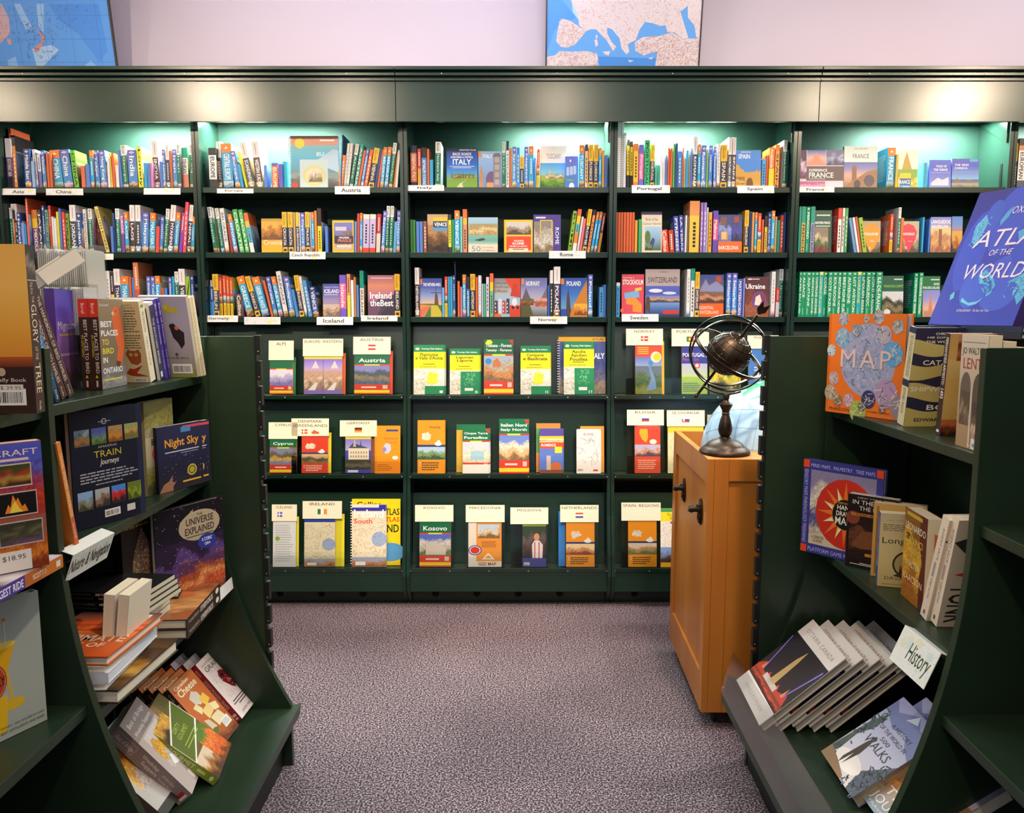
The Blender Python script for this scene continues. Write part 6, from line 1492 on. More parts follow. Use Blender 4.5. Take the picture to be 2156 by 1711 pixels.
bestc = [('G', 0, 0, 1, 1, ['#8a8078', '#7a6a54', '#8a7458', '#9a8264']), ('L', 0, 0, 1, .2, ['#8a8684', '#a09a98', '#7a7470'], 3, (14, 8)), ('P', [(.62, .28), (.7, .45), (.56, .66), (.52, .8), (.6, .9), (.7, .93), (.84, .88), (.9, .76), (.98, .5), (.9, .34), (.8, .24)], '#e0642c'), ('E', .68, .86, .14, .05, '#e86a30'), ('P', [(.5, .84), (.6, .87), (.6, .81)], '#d8d0c8'), ('E', .68, .865, .02, .008, '#1a1414'), ('P', [(.62, .3), (.58, .16), (.7, .2), (.8, .28)], '#5a3a2c'),
         lt('BEST', .06, .69, .5, .755), lt('PLACES', .06, .59, .72, .655), lt('TO', .08, .49, .34, .555, '#f0dc3a'), lt('BIRD', .08, .39, .52, .455, '#f0dc3a'), lt('IN', .08, .29, .26, .355), lt('ONTARIO', .06, .17, .84, .235), ('R', .08, .09, .8, .105, '#e8d840'), ('T', 'Kenneth', .06, .92, .4, .95, '#f4e8d8', '')]
bests = [('R', 0, 0, 1, 1, '#40261e'), ('R', 0, .8, 1, 1, '#e23a22'), ('V', 'Burrell', .3, .84, .66, .95, '#ffe8d8', ''), ('V', 'BEST PLACES TO BIRD', .45, .18, .82, .77, '#f4ece0'), ('V', 'IN ONTARIO', .15, .36, .4, .60, '#e8d040'), ('P', [(.35, .13), (.65, .13), (.5, .165)], '#d8d040'), ('R', .4, .03, .6, .1, '#d8c8b8')]
for k in range(2):
    stand(K1(925, 1370), K1(1108, 1330), K1(775, 605), zA, .022, Y=(1.87, 1.985), w_=.14, h=.216, shift=.023 * k, col='#5a4030', front=bestc, spine=bests, label=('front copy of the Best Places to Bird in Ontario, cover visible', 'second Best Places to Bird in Ontario book, only spine visible')[k], group='Ontario birding guides')
owl = [('R', 0, 0, 1, 1, '#dcc493'), ('LN', .45, .62, .95, .9, 9, '#6a5a40'), ('LN', .45, .42, .95, .6, 6, '#6a5a40'), ('T', 'of the classic, best-selling', .42, .945, .86, .965, '#5a4a34', ''), ('T', 'Peterson Field Guides', .5, .915, .9, .935, '#5a4a34', ''),
       ('P', [(.6, .36), (.66, .42), (.7, .4), (.8, .4), (.86, .42), (.9, .36), (.88, .26), (.8, .22), (.68, .24)], '#a8502a'), ('E', .7, .35, .03, .018, '#f0d890'), ('E', .8, .35, .03, .018, '#f0d890'), ('E', .7, .35, .012, .008, '#1a1410'), ('E', .8, .35, .012, .008, '#1a1410'),
       ('P', [(.56, .12), (.64, .18), (.72, .17), (.9, .22), (.76, .12), (.98, .08), (.74, .08), (.64, .09)], '#b03a24'), ('P', [(.42, .4), (.36, .34), (.42, .26), (.48, .3)], '#241c18'), ('BC', .7, .01, .95, .055)]
def backart(a): return a
spine_out(-1, K1(1402, 1278), K1(1290, 578), 2.10, zA, .03, .135, col='#dcc493', back=[('R', 0, 0, 1, 1, '#dcc493')] + owl[1:], spine=[('R', 0, 0, 1, 1, '#efe4c4'), ('V', 'PETERSON', .3, .62, .7, .86, '#5a4a34', ''), ('V', 'FIELD GUIDE', .35, .2, .65, .55, '#8a7a5a', ''), ('E', .5, .93, .3, .02, '#8a9a3a')], label='beige bird guide with owl and cardinal on its back cover')
spine_out(-1, K1(1482, 1272), K1(1372, 592), 2.165, zA, .026, .13, col='#f0ece4', spine=[('R', 0, 0, 1, 1, '#3a3c54'), ('R', 0, .96, 1, 1, '#f0ece4'), ('V', 'THE BACKYARD BIRDER', .3, .2, .72, .8, '#d8dce8', 'i'), ('R', .3, .03, .7, .1, '#e8e8f0')], back=[('R', 0, 0, 1, 1, '#f0ece4'), ('R', 0, 0, .94, .93, '#34364c')], label='navy spined bird book between beige and violet guides')
for k, (b_, t_, Y_) in enumerate(((K1(1512, 1262), K1(1400, 562), 2.195), (K1(1546, 1250), K1(1434, 552), 2.225))):
    spine_out(-1, b_, t_, Y_, zA, .016, .135, col='#4a3a9a', spine=[('R', 0, 0, 1, 1, '#4c3c9e'), ('V', 'Birds of Ontario', .25, .44, .8, .94, '#e8e0ff'), ('V', 'Field Guide', .3, .12, .7, .36, '#c8c0f0', '')], label=('left', 'right') [k] + ' violet spine reading Birds of Ontario on top shelf', group='violet Birds of Ontario guides')
gb = [('G', 0, 0, 1, 1, ['#8a8a58', '#a89aa0', '#a8a0b0', '#9c94a8']), ('R', 0, 0, 1, .1, '#8a9048'), ('P', [(.5, .84), (.58, .9), (.68, .87), (.82, .84), (.78, .81), (.64, .80), (.55, .8)], '#b8a428'), ('E', .55, .87, .045, .03, '#c8b428'), ('R', .62, .75, .625, .81, '#6a5a40'), ('P', [(.58, .62), (.66, .68), (.74, .62), (.86, .56), (.84, .42), (.76, .36), (.7, .44), (.62, .5)], '#2a2022'), ('P', [(.68, .64), (.76, .63), (.74, .59), (.68, .60)], '#e06a2a'), ('E', .62, .64, .05, .03, '#2a2022'), ('LN', .1, .55, .4, .75, 6, '#7a7480'), ('BC', .5, .05, .92, .17), ('T', 'A Firefly Book', .44, .23, .88, .26, '#4a3a38', ''), ('E', .64, .29, .03, .02, '#5a4a48')]
spine_out(-1, K1(1800, 1218), K1(1692, 532), 2.262, zA, .018, .135, col='#a8a0b0', back=gb, spine=[('R', 0, 0, 1, 1, '#b8ac9c')], label='grey bird book with goldfinch and blackbird back cover')
for k in range(3):
    spine_out(-1, K1(1822 + 16 * k, 1211 - 6 * k), K1(1715 + 15 * k, 545 - 6 * k), 2.28 + .014 * k, zA, .012, .12, col='#d8c8a0', spine=[('R', 0, 0, 1, 1, ('#d8c8a4', '#c8b890', '#e4d8b8')[k]), ('V', 'Field notes', .3, .2, .6, .8, '#9a8a68', '')], label=f'{("first", "second", "third")[k]} thin cream book right of the grey bird book', group='thin cream books at end of top shelf')

# ---- display pieces on the ledge behind ----
def cardbox(px0, px1, pyt, Y, dp, n, label):
    zt_ = 1.3645; a = W(px0, pyt, Y); b = W(px1, pyt, Y); h = a.z - zt_; wd = b.x - a.x
    r = empty('card_rack', (a.x, Y, zt_), label, 'card rack', 'clear racks of greeting cards')
    for nm, q0, q1 in (('front_sheet', (0, 0, 0), (wd, .002, h)), ('side_sheet', (0, .0021, 0), (.002, dp, h)), ('side_sheet', (wd - .002, .0021, 0), (wd, dp, h)), ('back_sheet', (.0021, dp - .002, 0), (wd - .0021, dp, h)), ('base_sheet', (.0021, .0021, 0), (wd - .0021, dp - .0021, .002))):
        MB().box(q0, q1).build(nm, M['acrylic'], r)
    for i in range(n):
        x = .005 + (wd - .010) * i / (n - 1); c_ = R.choice(['#f4f0ea', '#ece6dc', '#e8e4e4', '#d8d0c8', '#f6f4f0']); t = (wd / n) * .5
        k = MB().box((x - t / 2, .004, .0022), (x + t / 2, dp - .004, h * R.uniform(.90, .95))); k = colmesh(k, [lin(c_)] * 6, 'card', r)
    return r
cardbox(72, 181, 512, 2.07, .10, 24, 'tall clear rack of white cards behind the bird books')
cardbox(86, 176, 597, 1.955, .07, 22, 'short clear rack of cards in front of the tall rack')
P = W(62, 590, 1.93)
for k in range(2):
    m_ = axes(P + Vector((-.015 + .038 * k, .0, .0 + .018 * k)), Vector((.30, -.55, -.02)), Vector((.62, .30, .50)))
    book(m_, .105, .10, .036, '#e4d8c0', front=[('R', 0, 0, 1, 1, '#e2d4bc'), ('LN', .2, .2, .8, .4, 2, '#a89880'), ('LN', .2, .6, .8, .75, 2, '#a89880')], spine=[('R', 0, 0, 1, 1, '#e6dac4'), ('LN', .3, .2, .7, .8, 4, '#b8a890')], pagecol='#f4eedd', label=('lower', 'upper')[k] + ' of two thick cream books tilted beside card racks', group='thick cream books')
P = W(33, 606, 1.62); 
m_ = axes(Vector((P.x, P.y, 1.3645 if False else P.z)), Vector((1, .05, 0)), UP)
stand((33, 900), (56, 900), (30, 530), zA, .02, Y=(1.60, 1.60), w_=.03, h=.31, col='#e6ead8', front=[('R', 0, 0, 1, 1, '#e4ece0'), ('R', .16, .05, .9, .93, '#2a7a58'), ('R', .3, .1, .8, .85, '#5a9a70')], label='narrow white and green box behind the tree book', name='box', cat='box')

# ---- left unit, second shelf ----
tr = [('R', 0, 0, 1, 1, '#15172a'), ('G', .92, 0, 1, 1, ['#232a4a', '#1d2240']), ('T', 'AMAZING', .36, .665, .62, .685, '#b8b09a', ''), ('T', 'TRAIN', .30, .585, .68, .645, '#c8b83a', ''), ('T', 'Journeys', .38, .505, .64, .57, '#f0ece0', 'i'), ('E', .46, .89, .035, .025, '#c8c8d0'), ('E', .46, .89, .028, .02, '#15172a'), ('T', 'lonely planet', .38, .883, .55, .897, '#d8d8e0', ''), ('LN', .1, .375, .94, .475, 4, '#a8a8b4'), ('LN', .3, .345, .7, .365, 1, '#a8a8b4'), ('BC', .40, .055, .62, .12), ('R', .72, .06, .84, .12, '#d8d4cc')]
cols4 = [['#6a5a4a', '#a8703a', '#6a7a5a', '#8a98b0'], ['#4a6a34', '#6a8a4a', '#5a6a9a', '#4a5aa0'], ['#8a5a24', '#c8863a', '#b8803a', '#a88a58'], ['#6a7a3a', '#8a6a3a', '#b8a058', '#98a060']]
col5 = [['#4a4a34', '#8a8a78', '#8ab0d8'], ['#3a3a34', '#8a6a58', '#a8b0b0'], ['#2a2a2a', '#c82a24', '#4a8ad8'], ['#4a5a1a', '#8a982a', '#6a7a2a']]
for i in range(4):
    tr.append(('L', .05 + .23 * i, .70, .25 + .23 * i, .84, cols4[i], i + 1, (12, 8))); tr.append(('L', .05 + .23 * i, .155, .25 + .23 * i, .315, col5[i], i + 7, (12, 8)))
stand(K2(620, 1112), K2(1196, 965), K2(430, 177), zB, .022, Y=(1.72, 1.895), col='#15172a', front=tr, side='R', hard=True, spine=[('R', 0, 0, 1, 1, '#f0dc1e'), ('V', 'lonely planet', .35, .83, .65, .95, '#8a7a1a', ''), ('V', 'AMAZING', .4, .62, .6, .72, '#5a5010', ''), ('V', 'TRAIN', .25, .40, .75, .58, '#2a2a14', ''), ('V', 'Journeys', .25, .2, .75, .36, '#2a2a14', 'i')], label='black hardcover Train Journeys book with yellow spine', lean=.0)
spine_out(-1, K2(648, 1200), K2(492, 395), 1.60, zB - .012 + .012, .014, .16, col='#c8742c', spine=[('R', 0, 0, 1, 1, '#d8843a'), ('R', 0, 0, 1, .3, '#c8603a'), ('V', 'TRAVEL WRITERS HANDBOOK', .25, .3, .8, .9, '#f4dcb8'), ('V', 'GUIDE', .3, .1, .7, .25, '#f4dcb8', '')], label='thin orange spine beside the divider, left of train book')
gps = [('L', 0, 0, 1, .35, ['#3a3a1a', '#7a7428', '#8a8058'], 3, (14, 10)), ('G', 0, .3, 1, 1, ['#a89a78', '#c8bc9a', '#a89a5a']), ('L', 0, .62, 1, 1, ['#a8a078', '#98904a', '#8a8448'], 5, (12, 8), .2), ('T', 'CARTES,', .42, .64, .96, .70, '#2a2420', 'b'), ('T', 'BOUSSOLE', .2, .53, .92, .60, '#2a2420', 'b'), ('T', 'GPS', .2, .36, .96, .51, '#d8402c', ''), ('P', [(.5, .2), (.8, .1), (.9, .3), (.7, .34)], '#e0d8c4')]
stand(K2(1210, 770), K2(1410, 728), K2(1088, 96), zB, .018, Y=(2.06, 2.17), w_=.13, col='#b0a478', front=gps, label='olive French compass and GPS guide behind Night Sky set')
ns = [('G', 0, 0, 1, 1, ['#2a2630', '#1d1f3a', '#22264a', '#2a2c50']), ('R', .56, .93, 1, .97, '#d84a58'), ('R', .52, .87, .74, .95, '#4a8ac0'), ('T', 'Night Sky', .16, .64, .92, .80, '#f2a82c', 'b'), ('R', .16, .585, .92, .60, '#d8d8e8'), ('R', .5, .55, .9, .56, '#a8a8b8'), ('E', .74, .26, .11, .09, '#c8b83a'), ('E', .74, .26, .08, .065, '#3a3a20'), ('E', .74, .26, .06, .05, '#b8a838'), ('R', .52, .09, .94, .115, '#e8b83a'), ('P', [(0, 0), (.1, .12), (.22, .16), (.3, .24), (.28, .14), (.36, .12), (.3, .06), (.3, 0)], '#a8745a'), ('S', [(.1, .1), (.95, .1), (.95, .55), (.1, .55)], 34, ['#e8e8f8', '#a8a8d8'], .006, .005, 3)]
for k in range(2):
    stand(K2(1302 + 62 * k, 733 - 12 * k), K2(1665 + 62 * k, 650 - 12 * k), K2(1248 + 62 * k, 283 - 10 * k), zB, .014, Y=(2.09 + .035 * k, 2.24 + .035 * k), col='#1d1f3a', front=ns, label=('front Night Sky field guide in clear case', 'second Night Sky field guide peeking out behind first')[k], group='Night Sky guides')

# ---- left unit, third shelf ----
met = [('G', 0, 0, 1, 1, ['#0e0e10', '#181614', '#100f10']), ('P', [(.3, .04), (.16, .3), (.3, .62), (.52, .84), (.7, .7), (.92, .4), (.84, .12), (.6, .0)], '#6a5648'), ('S', [(.3, .04), (.16, .3), (.3, .62), (.52, .84), (.7, .7), (.92, .4), (.84, .12), (.6, .0)], 420, ['#c88a4a', '#d8a868', '#8a6a98', '#4a3a34', '#e8c088'], .014, .010, 4), ('T', 'METEORITES', .06, .90, .98, .97, '#f0ece0', 'b'), ('T', 'The story of our solar system', .08, .85, .96, .885, '#e8b83a', 'i')]
stand((262, 1256), (340, 1236), (233, 1095), zC, .018, Y=(1.98, 2.12), col='#121112', front=met, spine=[('R', 0, 0, 1, 1, '#0e0e10'), ('V', 'METEORITES', .25, .1, .75, .5, '#e8e0d0', 'b')], label='black Meteorites book left of the Universe Explained book')
uni = [('G', 0, 0, 1, 1, ['#3a2028', '#40284a', '#241c34', '#141020', '#100c18']), ('L', 0, 0, 1, .66, ['#5a2a20', '#a8583a', '#8a5a78', '#5a4080', '#2a1c38'], 4, (26, 20), .6), ('L', .3, .16, 1, .44, ['#c8542c', '#d88a50', '#a8502a', '#5a3458'], 8, (20, 9), .5), ('S', [(0, 0), (1, 0), (1, 1), (0, 1)], 130, ['#ffffff', '#e8d8e8', '#c8a8d8'], .004, .004, 5), ('P', [(.34, .84), (.56, .95), (.5, .86)], '#b8a888'), ('E', .64, .78, .31, .15, '#b9a98a'), ('T', 'THE', .60, .875, .69, .90, '#3a3430', 'b'), ('T', 'UNIVERSE', .44, .795, .85, .865, '#3a3430', 'b'), ('T', 'EXPLAINED', .42, .705, .86, .775, '#3a3430', 'b'), ('R', .44, .675, .84, .685, '#5a5040'), ('E', .74, .60, .14, .075, '#2c3c98'), ('T', 'A COSMIC', .66, .605, .82, .64, '#e8ecff', 'b'), ('T', 'Q&A', .70, .555, .79, .59, '#e8ecff', 'b')]
stand((332, 1258), (475, 1228), (303, 1089), zC, .020, Y=(2.06, 2.27), col='#16121c', front=uni, hard=True, side='R', spine=[('R', 0, 0, 1, 1, '#c8c0b4')], pagecol='#d8d0c0', label='Universe Explained hardcover with nebula cover, facing out')
ow = [('G', 0, 0, 1, 1, ['#8a4a24', '#c8824a', '#a8622c', '#d0955a', '#9a5a2c', '#c88a50']), ('L', 0, 0, 1, 1, ['#8a4a24', '#b87840', '#c88a50', '#a05a2a'], 3, (10, 26), .5), ('E', .3, .3, .12, .06, '#c0602c')]
o2 = [('R', 0, 0, 1, 1, '#38291f'), ('V', 'OTHERWORLDS', .2, .24, .8, .62, '#e0d4c4', 'b'), ('V', 'MICHAEL BENSON', .35, .66, .65, .94, '#c8b8a4', ''), ('E', .5, .1, .3, .05, '#e0d8c8')]
Pf = W(463, 1240, 2.20); Pn = W(394, 1304, 1.93); dr = Vector((Pn.x - Pf.x, Pn.y - Pf.y, 0)).normalized()
for k in range(2):
    flat(Vector((Pf.x, Pf.y, zC + .0265 * (2 - k))), Vector((dr.y, -dr.x, 0)), dr, .235, .275, .026, '#3a2a20', front=ow, spine=o2, hard=True, label=('upper', 'lower')[k] + ' flat Otherworlds hardcover with planet cover', group='flat Otherworlds hardcovers', pagecol='#d8ccb4')
ufl = [('R', 0, 0, 1, 1, '#8a4a2c'), ('L', 0, 0, 1, 1, ['#a8502c', '#c87848', '#7a4a5a', '#3a2840'], 8, (20, 9), .5), ('E', .4, .55, .3, .26, '#b9a98a'), ('T', 'UNIVERSE', .2, .56, .6, .66, '#3a3430', 'b'), ('T', 'EXPLAINED', .2, .44, .6, .54, '#3a3430', 'b'), ('E', .8, .42, .14, .12, '#2c3c98')]
flat(Vector((-1.10, 2.03, zC + .054 + .021)), Vector((.93, .22, 0)), Vector((-.22, .93, 0)), .19, .13, .02, '#1a1420', front=ufl, hard=True, label='second Universe Explained copy lying flat on Otherworlds books')
# black soft-cover pile
for k in range(4):
    flat(Vector((-.895 + .004 * k, 1.83 + .006 * (k % 2), zC + .155 - .0125 * k)), Vector((.10, .99, .0)), Vector((-.99, .10, .0)), .15, .20, .012, '#141214', spine=[('R', 0, 0, 1, 1, '#121012'), ('V', 'METEORITE FACTORY', .3, .1, .8, .6, '#e0d8c8', 'bi'), ('V', 'ANTHOLOGY', .35, .66, .7, .94, '#a89a88', '')], pagecol='#d8ccb0', label=f'{("top", "second", "third", "bottom")[k]} black paperback of the flat pile of four', group='black paperbacks piled flat')
for k in range(3):
    flat(Vector((-.905, 1.84, zC + .1045 - .0345 * k)), Vector((0, 1, 0)), Vector((-1, 0, 0)), .16, .20, .034, '#1c1820', spine=[('R', 0, 0, 1, 1, '#1a161c'), ('LN', .2, .2, .8, .5, 6, '#8a8070')], label=f'{("upper", "middle", "lowest")[k]} thick dark book under the black paperbacks', group='thick dark books under the black paperbacks')
for k in range(2):
    P = Vector((-.925 + .029 * k, 1.80, zC + .073))
    flat(P, Vector((0, -1, 0)), Vector((.10 + .03 * k, -.02, 1)), .11, .135, .024, '#e8dcc4', pagecol='#f2e6c8', front=[('R', 0, 0, 1, 1, '#d8cce0')], label=('left', 'right')[k] + ' upright book showing cream page edges, beside black pile', group='upright books with page edges out')
# orange stack with page edges to the aisle
Pn = Vector((-.865, 1.60, 0)); of_ = [('G', 0, 0, 1, 1, ['#c8501e', '#d8642a', '#e07a3a', '#40303a']), ('E', .35, .68, .3, .12, '#e85a2a'), ('L', 0, .55, 1, .72, ['#c8401e', '#e8642a', '#b8481e'], 4, (12, 5)), ('T', 'ULTIMATE', .05, .32, .95, .46, '#f4dcc4', 'b'), ('T', 'STORY OF', .05, .20, .8, .29, '#f4dcc4', 'b'), ('T', 'SPACE', .05, .08, .6, .17, '#f4dcc4', 'b'), ('R', .5, .86, .92, .95, '#e8e0d4')]
zz = zC + .032
for k in range(4):
    th = (.016, .022, .014, .020)[k]; zz += th + .0008
    flat(Vector((-.865 - .20 + .008 * (k % 2), 1.575 + .006 * k, zz)), Vector((.995, .06 - .03 * k, 0)), Vector((-.06 + .03 * k, .995, 0)), .20, .245, th, ('#e8e4dc', '#dfe2ea', '#efe8d8', '#c85a24')[k], front=of_ if k == 3 else None, hard=k != 1, pagecol=('#f0eadc', '#e4e6f0', '#f4ecd4', '#efe6d0')[k], label=f'{("lowest", "second", "third", "topmost orange")[k]} book of the flat stack beside the divider', group='flat stack of four books beside the divider')
nat = [('G', 0, 0, 1, 1, ['#2a1a0c', '#8a5a1c', '#c8923a', '#6a4418', '#3a2a1a']), ('L', 0, .1, 1, .8, ['#5a3a14', '#c89a44', '#a8742a', '#4a2e14'], 3, (10, 16)), ('R', .2, .3, .5, .5, '#e04a2a'), ('T', 'Space Atlas', .06, .04, .5, .1, '#f4ece0', 'b')]
flat(Vector((-.845 - .22, 1.60, zC + .031)), Vector((.998, -.05, 0)), Vector((.05, .998, 0)), .225, .27, .030, '#3a2c1c', front=nat, hard=True, pagecol='#ece2cc', label='dark gold covered atlas at the bottom of the flat stack')

# ---- left unit, deck ----
grapes = [('R', 0, 0, 1, 1, '#e8dcd6'), ('T', 'GODFORSAKEN', .1, .90, .82, .935, '#6a5a58', ''), ('T', 'GRAPES', .12, .80, .88, .88, '#2a2424', ''), ('P', [(.36, .66), (.46, .72), (.6, .70), (.7, .6), (.62, .5), (.7, .44), (.6, .36), (.5, .42), (.42, .5), (.36, .56)], '#7a1a24'), ('E', .48, .62, .06, .04, '#2a1014'), ('E', .56, .52, .05, .035, '#c84a4a'), ('S', [(.1, .3), (.9, .3), (.9, .78), (.1, .78)], 60, ['#c8a0a0', '#b08a8a', '#d8b8b8'], .02, .006, 3), ('R', .16, .245, .84, .26, '#4a4040'), ('R', .12, .205, .88, .22, '#4a4040'), ('R', .3, .165, .7, .18, '#4a4040'), ('T', 'JASON WILSON', .2, .05, .8, .085, '#4a4040', '')]
leanback(K3(1160, 1105), K3(1265, 965), K3(835, 700), zD, .215, .024, n=3, step=.030, w_=.138, col='#a8242c', hard=True, front=grapes, spine=[('R', 0, 0, 1, 1, '#b02830'), ('V', 'GODFORSAKEN GRAPES', .3, .22, .72, .74, '#f0d4c8', ''), ('V', 'WILSON', .35, .82, .65, .93, '#f0d4c8', ''), ('E', .5, .1, .3, .025, '#f0d4c8'), ('R', .3, .03, .7, .06, '#f0d4c8')], labs=['frontmost white and red Godforsaken Grapes hardcover', 'second Godforsaken Grapes copy, behind the front one', 'rearmost of the three Godforsaken Grapes copies'], group='Godforsaken Grapes hardcovers', pagecol='#e0d4c4')
cheese = [('G', 0, 0, 1, 1, ['#7a3414', '#b85c20', '#c8662a', '#c87030']), ('L', 0, 0, 1, .2, ['#6a3014', '#8a4a1e', '#a85a20'], 3, (12, 6)), ('T', 'Canadian', .12, .91, .7, .96, '#f8ecd0', 'b'), ('P', [(.06, .9), (.1, .95), (.14, .9), (.1, .88)], '#e02a1c'), ('T', 'Cheese', .12, .80, .86, .90, '#f8ecc8', 'b'), ('P', [(.3, .72), (.5, .78), (.64, .72), (.66, .6), (.5, .56), (.34, .62)], '#d8cdb8'), ('P', [(.2, .6), (.36, .62), (.44, .52), (.3, .46)], '#e8dca0'), ('P', [(.52, .62), (.78, .66), (.84, .54), (.6, .50)], '#f0c048'), ('P', [(.36, .5), (.7, .52), (.74, .4), (.4, .36)], '#e8cc80'), ('P', [(.7, .5), (.92, .46), (.9, .36), (.72, .38)], '#f0e0a8'), ('P', [(.44, .36), (.8, .36), (.86, .24), (.5, .2)], '#e0cfa0'), ('P', [(.2, .4), (.36, .36), (.44, .22), (.24, .24)], '#c8c0a0'), ('E', .3, .2, .1, .04, '#5a6a20'), ('R', .62, .12, .92, .24, '#e4e0da'), ('LN', .64, .14, .9, .22, 4, '#8a8884')]
leanback(K3(1012, 1312), K3(1122, 1165), K3(662, 868), zD, .225, .019, n=5, step=.022, w_=.135, col='#8a4a1c', front=cheese, spine=[('R', 0, 0, 1, 1, '#3c241a'), ('V', 'Canadian Cheese', .3, .24, .85, .66, '#f8ead0', 'b'), ('R', .3, .70, .8, .77, '#d8b890'), ('V', 'Guide', .3, .82, .7, .94, '#e8d0b0', ''), ('V', 'Firefly', .3, .03, .7, .12, '#f0dcc0', '')], labs=['frontmost Canadian Cheese book with cheese board cover', 'second Canadian Cheese copy from the front', 'third Canadian Cheese copy from the front', 'fourth Canadian Cheese copy from the front', 'rearmost Canadian Cheese copy against the back'], group='Canadian Cheese books')
dirty = [('R', 0, 0, 1, 1, '#6a5a2a'), ('L', 0, .62, .6, 1, ['#3a2a1a', '#c89030', '#e0a83a', '#8a6a3a'], 3, (12, 10)), ('L', .5, 0, 1, .45, ['#6a3a14', '#d8642a', '#e87a34', '#5a7a2a'], 5, (12, 12)), ('L', 0, 0, .5, .3, ['#4a2a1a', '#a8682a', '#d8c0a0'], 6, (8, 8)), ('P', [(.0, .62), (.98, .86), (1, .5), (0, .28)], '#f0ece0'), ('P', [(.01, .6), (.97, .84), (.98, .52), (.01, .3)], '#5a6a1e'), ('T', 'DIRTY', .3, .62, .6, .68, '#a8b84a', ''), ('T', 'GOURMET', .25, .54, .7, .60, '#a8b84a', ''), ('R', .2, .47, .8, .48, '#a8b84a'), ('R', .2, .43, .8, .44, '#a8b84a')]
leanback(K3(890, 1532), K3(968, 1332), K3(532, 1048), zD, .25, .024, w_=.17, fwd=.028, col='#7a8a2a', front=dirty, spine=[('R', 0, 0, 1, 1, '#86962c'), ('R', 0, .86, 1, 1, '#d84a24'), ('V', 'DIRTY GOURMET', .25, .28, .78, .84, '#e4e8b8', ''), ('R', .35, .14, .65, .24, '#c8d080'), ('E', .5, .06, .3, .02, '#e4e8b8')], labs=['green spined Dirty Gourmet cookbook leaning on the deck'])
bridge = [('R', 0, 0, 1, 1, '#b8aaa4'), ('R', 0, .74, 1, 1, '#93807c'), ('T', 'Best of Bridge', .12, .87, .9, .94, '#e8dcd4', ''), ('T', 'Weekday Suppers', .1, .77, .9, .83, '#f0e4dc', ''), ('L', .2, .28, .9, .72, ['#c8bcb4', '#e0a83a', '#d89a30', '#cfc6c0'], 3, (16, 16), .6), ('P', [(.3, .3), (.5, .26), (.6, .34), (.4, .4)], '#eceae8'), ('E', .6, .5, .16, .06, '#e0a428'), ('R', .4, .04, .7, .14, '#ece8e2'), ('R', .74, .02, 1, .2, '#3a3a2a')]
bsp = [('R', 0, 0, 1, 1, '#93807c'), ('R', .2, .70, .8, .96, '#d8ccc4'), ('R', .22, .704, .78, .956, '#93807c'), ('V', 'Best of Bridge', .28, .72, .66, .94, '#f0e6de', ''), ('V', 'Weekday', .52, .40, .82, .62, '#f4eae2', ''), ('V', 'Suppers', .2, .38, .5, .58, '#f4eae2', ''), ('V', 'All-New Easy', .5, .18, .72, .34, '#e0d4cc', ''), ('V', 'Everyday Recipes', .2, .15, .42, .34, '#e0d4cc', ''), ('R', .25, .05, .75, .09, '#c82a2a'), ('R', .25, .02, .75, .045, '#e8e0d8')]
leanback(K3(822, 1652), K3(905, 1420), K3(332, 1072), zD, .255, .042, w_=.15, col='#93807c', front=bridge, spine=bsp, labs=['thick mauve grey Weekday Suppers cookbook leaning on deck'])
leanback(K3(640, 1800), K3(760, 1620), K3(268, 1235), zD, .25, .03, w_=.19, col='#a8a09a', front=[('R', 0, 0, 1, 1, '#c0b8b2'), ('L', .1, .3, .9, .95, ['#c8bcb4', '#e0a83a', '#d87a20', '#d0c8c2'], 7, (16, 16), .6), ('E', .45, .62, .05, .1, '#3a2a6a'), ('E', .6, .5, .2, .1, '#e89a28'), ('R', .0, .0, .5, .1, '#2a2620'), ('R', .5, .12, .8, .22, '#ece8e2')], spine=[('R', 0, 0, 1, 1, '#6a5a54')], labs=['food photo cookbook at the near corner of the left deck'])
# small signs on the left unit
def sign3(bl, tl, wd, h, x, txt, label, sgn, tilt, zt_=None, tc_='#20281c', strip=.03):
    P = Wx(*tl, x); zt_ = zt_ or P.z
    ex = Vector((0, 1, 0)) if sgn < 0 else Vector((0, -1, 0)); ez = Vector((sgn * math.sin(tilt), 0, math.cos(tilt)))
    m_ = axes(Vector((P.x, P.y, zt_)) - ez * h, ex, ez)
    o = colmesh(MB().box((0, 0, 0), (wd, .0012, h)), [lin('#e8ebe4')] * 6, 'shelf_sign'); o.matrix_world = m_
    rr = random.Random(3); ops = [('R', 0, 0, 1, 1, '#eceee6'), ('S', [(.02, .02), (.98, .02), (.98, .98), (.02, .98)], 90, ['#a8b0a0', '#c0c8b4', '#98a8b0', '#c8c098'], .018, .002, 3)]
    for k in range(5): ops.append(('E', rr.uniform(.1, .9), rr.uniform(.6, .9), .08, .12, rr.choice(['#dfe6d4', '#e8e4c8', '#d8e4e4'])))
    ops.append(('T', txt, (.34 if sgn > 0 else .02), .16, (.92 if sgn > 0 else .97), .80, tc_, 'i' if sgn > 0 else 'bi'))
    Art(wd, h).run(ops).build('sign_print', o, frame((0, -.0002, 0), (1, 0, 0), (0, -1, 0), (0, 0, 1)))
    tp = colmesh(MB().box((0, 0, h), (wd, strip, h + .001)), [lin('#e4e8e0')] * 6, 'top_flap', o)
    return tag(o, label, 'sign')
sign3(K2(640, 1415), K2(590, 1158), .165, .060, -.888, 'Nature & Navigation', 'printed Nature and Navigation sign on the left unit shelf', -1, math.radians(-20), zB + .002)
P = W(463, 1256, 2.18)
o = colmesh(MB().box((0, 0, 0), (.125, .0012, .035)), [lin('#efece6')] * 6, 'shelf_sign'); o.matrix_world = axes(Vector((-.852, 2.19, zC - .004)), Vector((0, 1, 0)), Vector((-.1, 0, 1)))
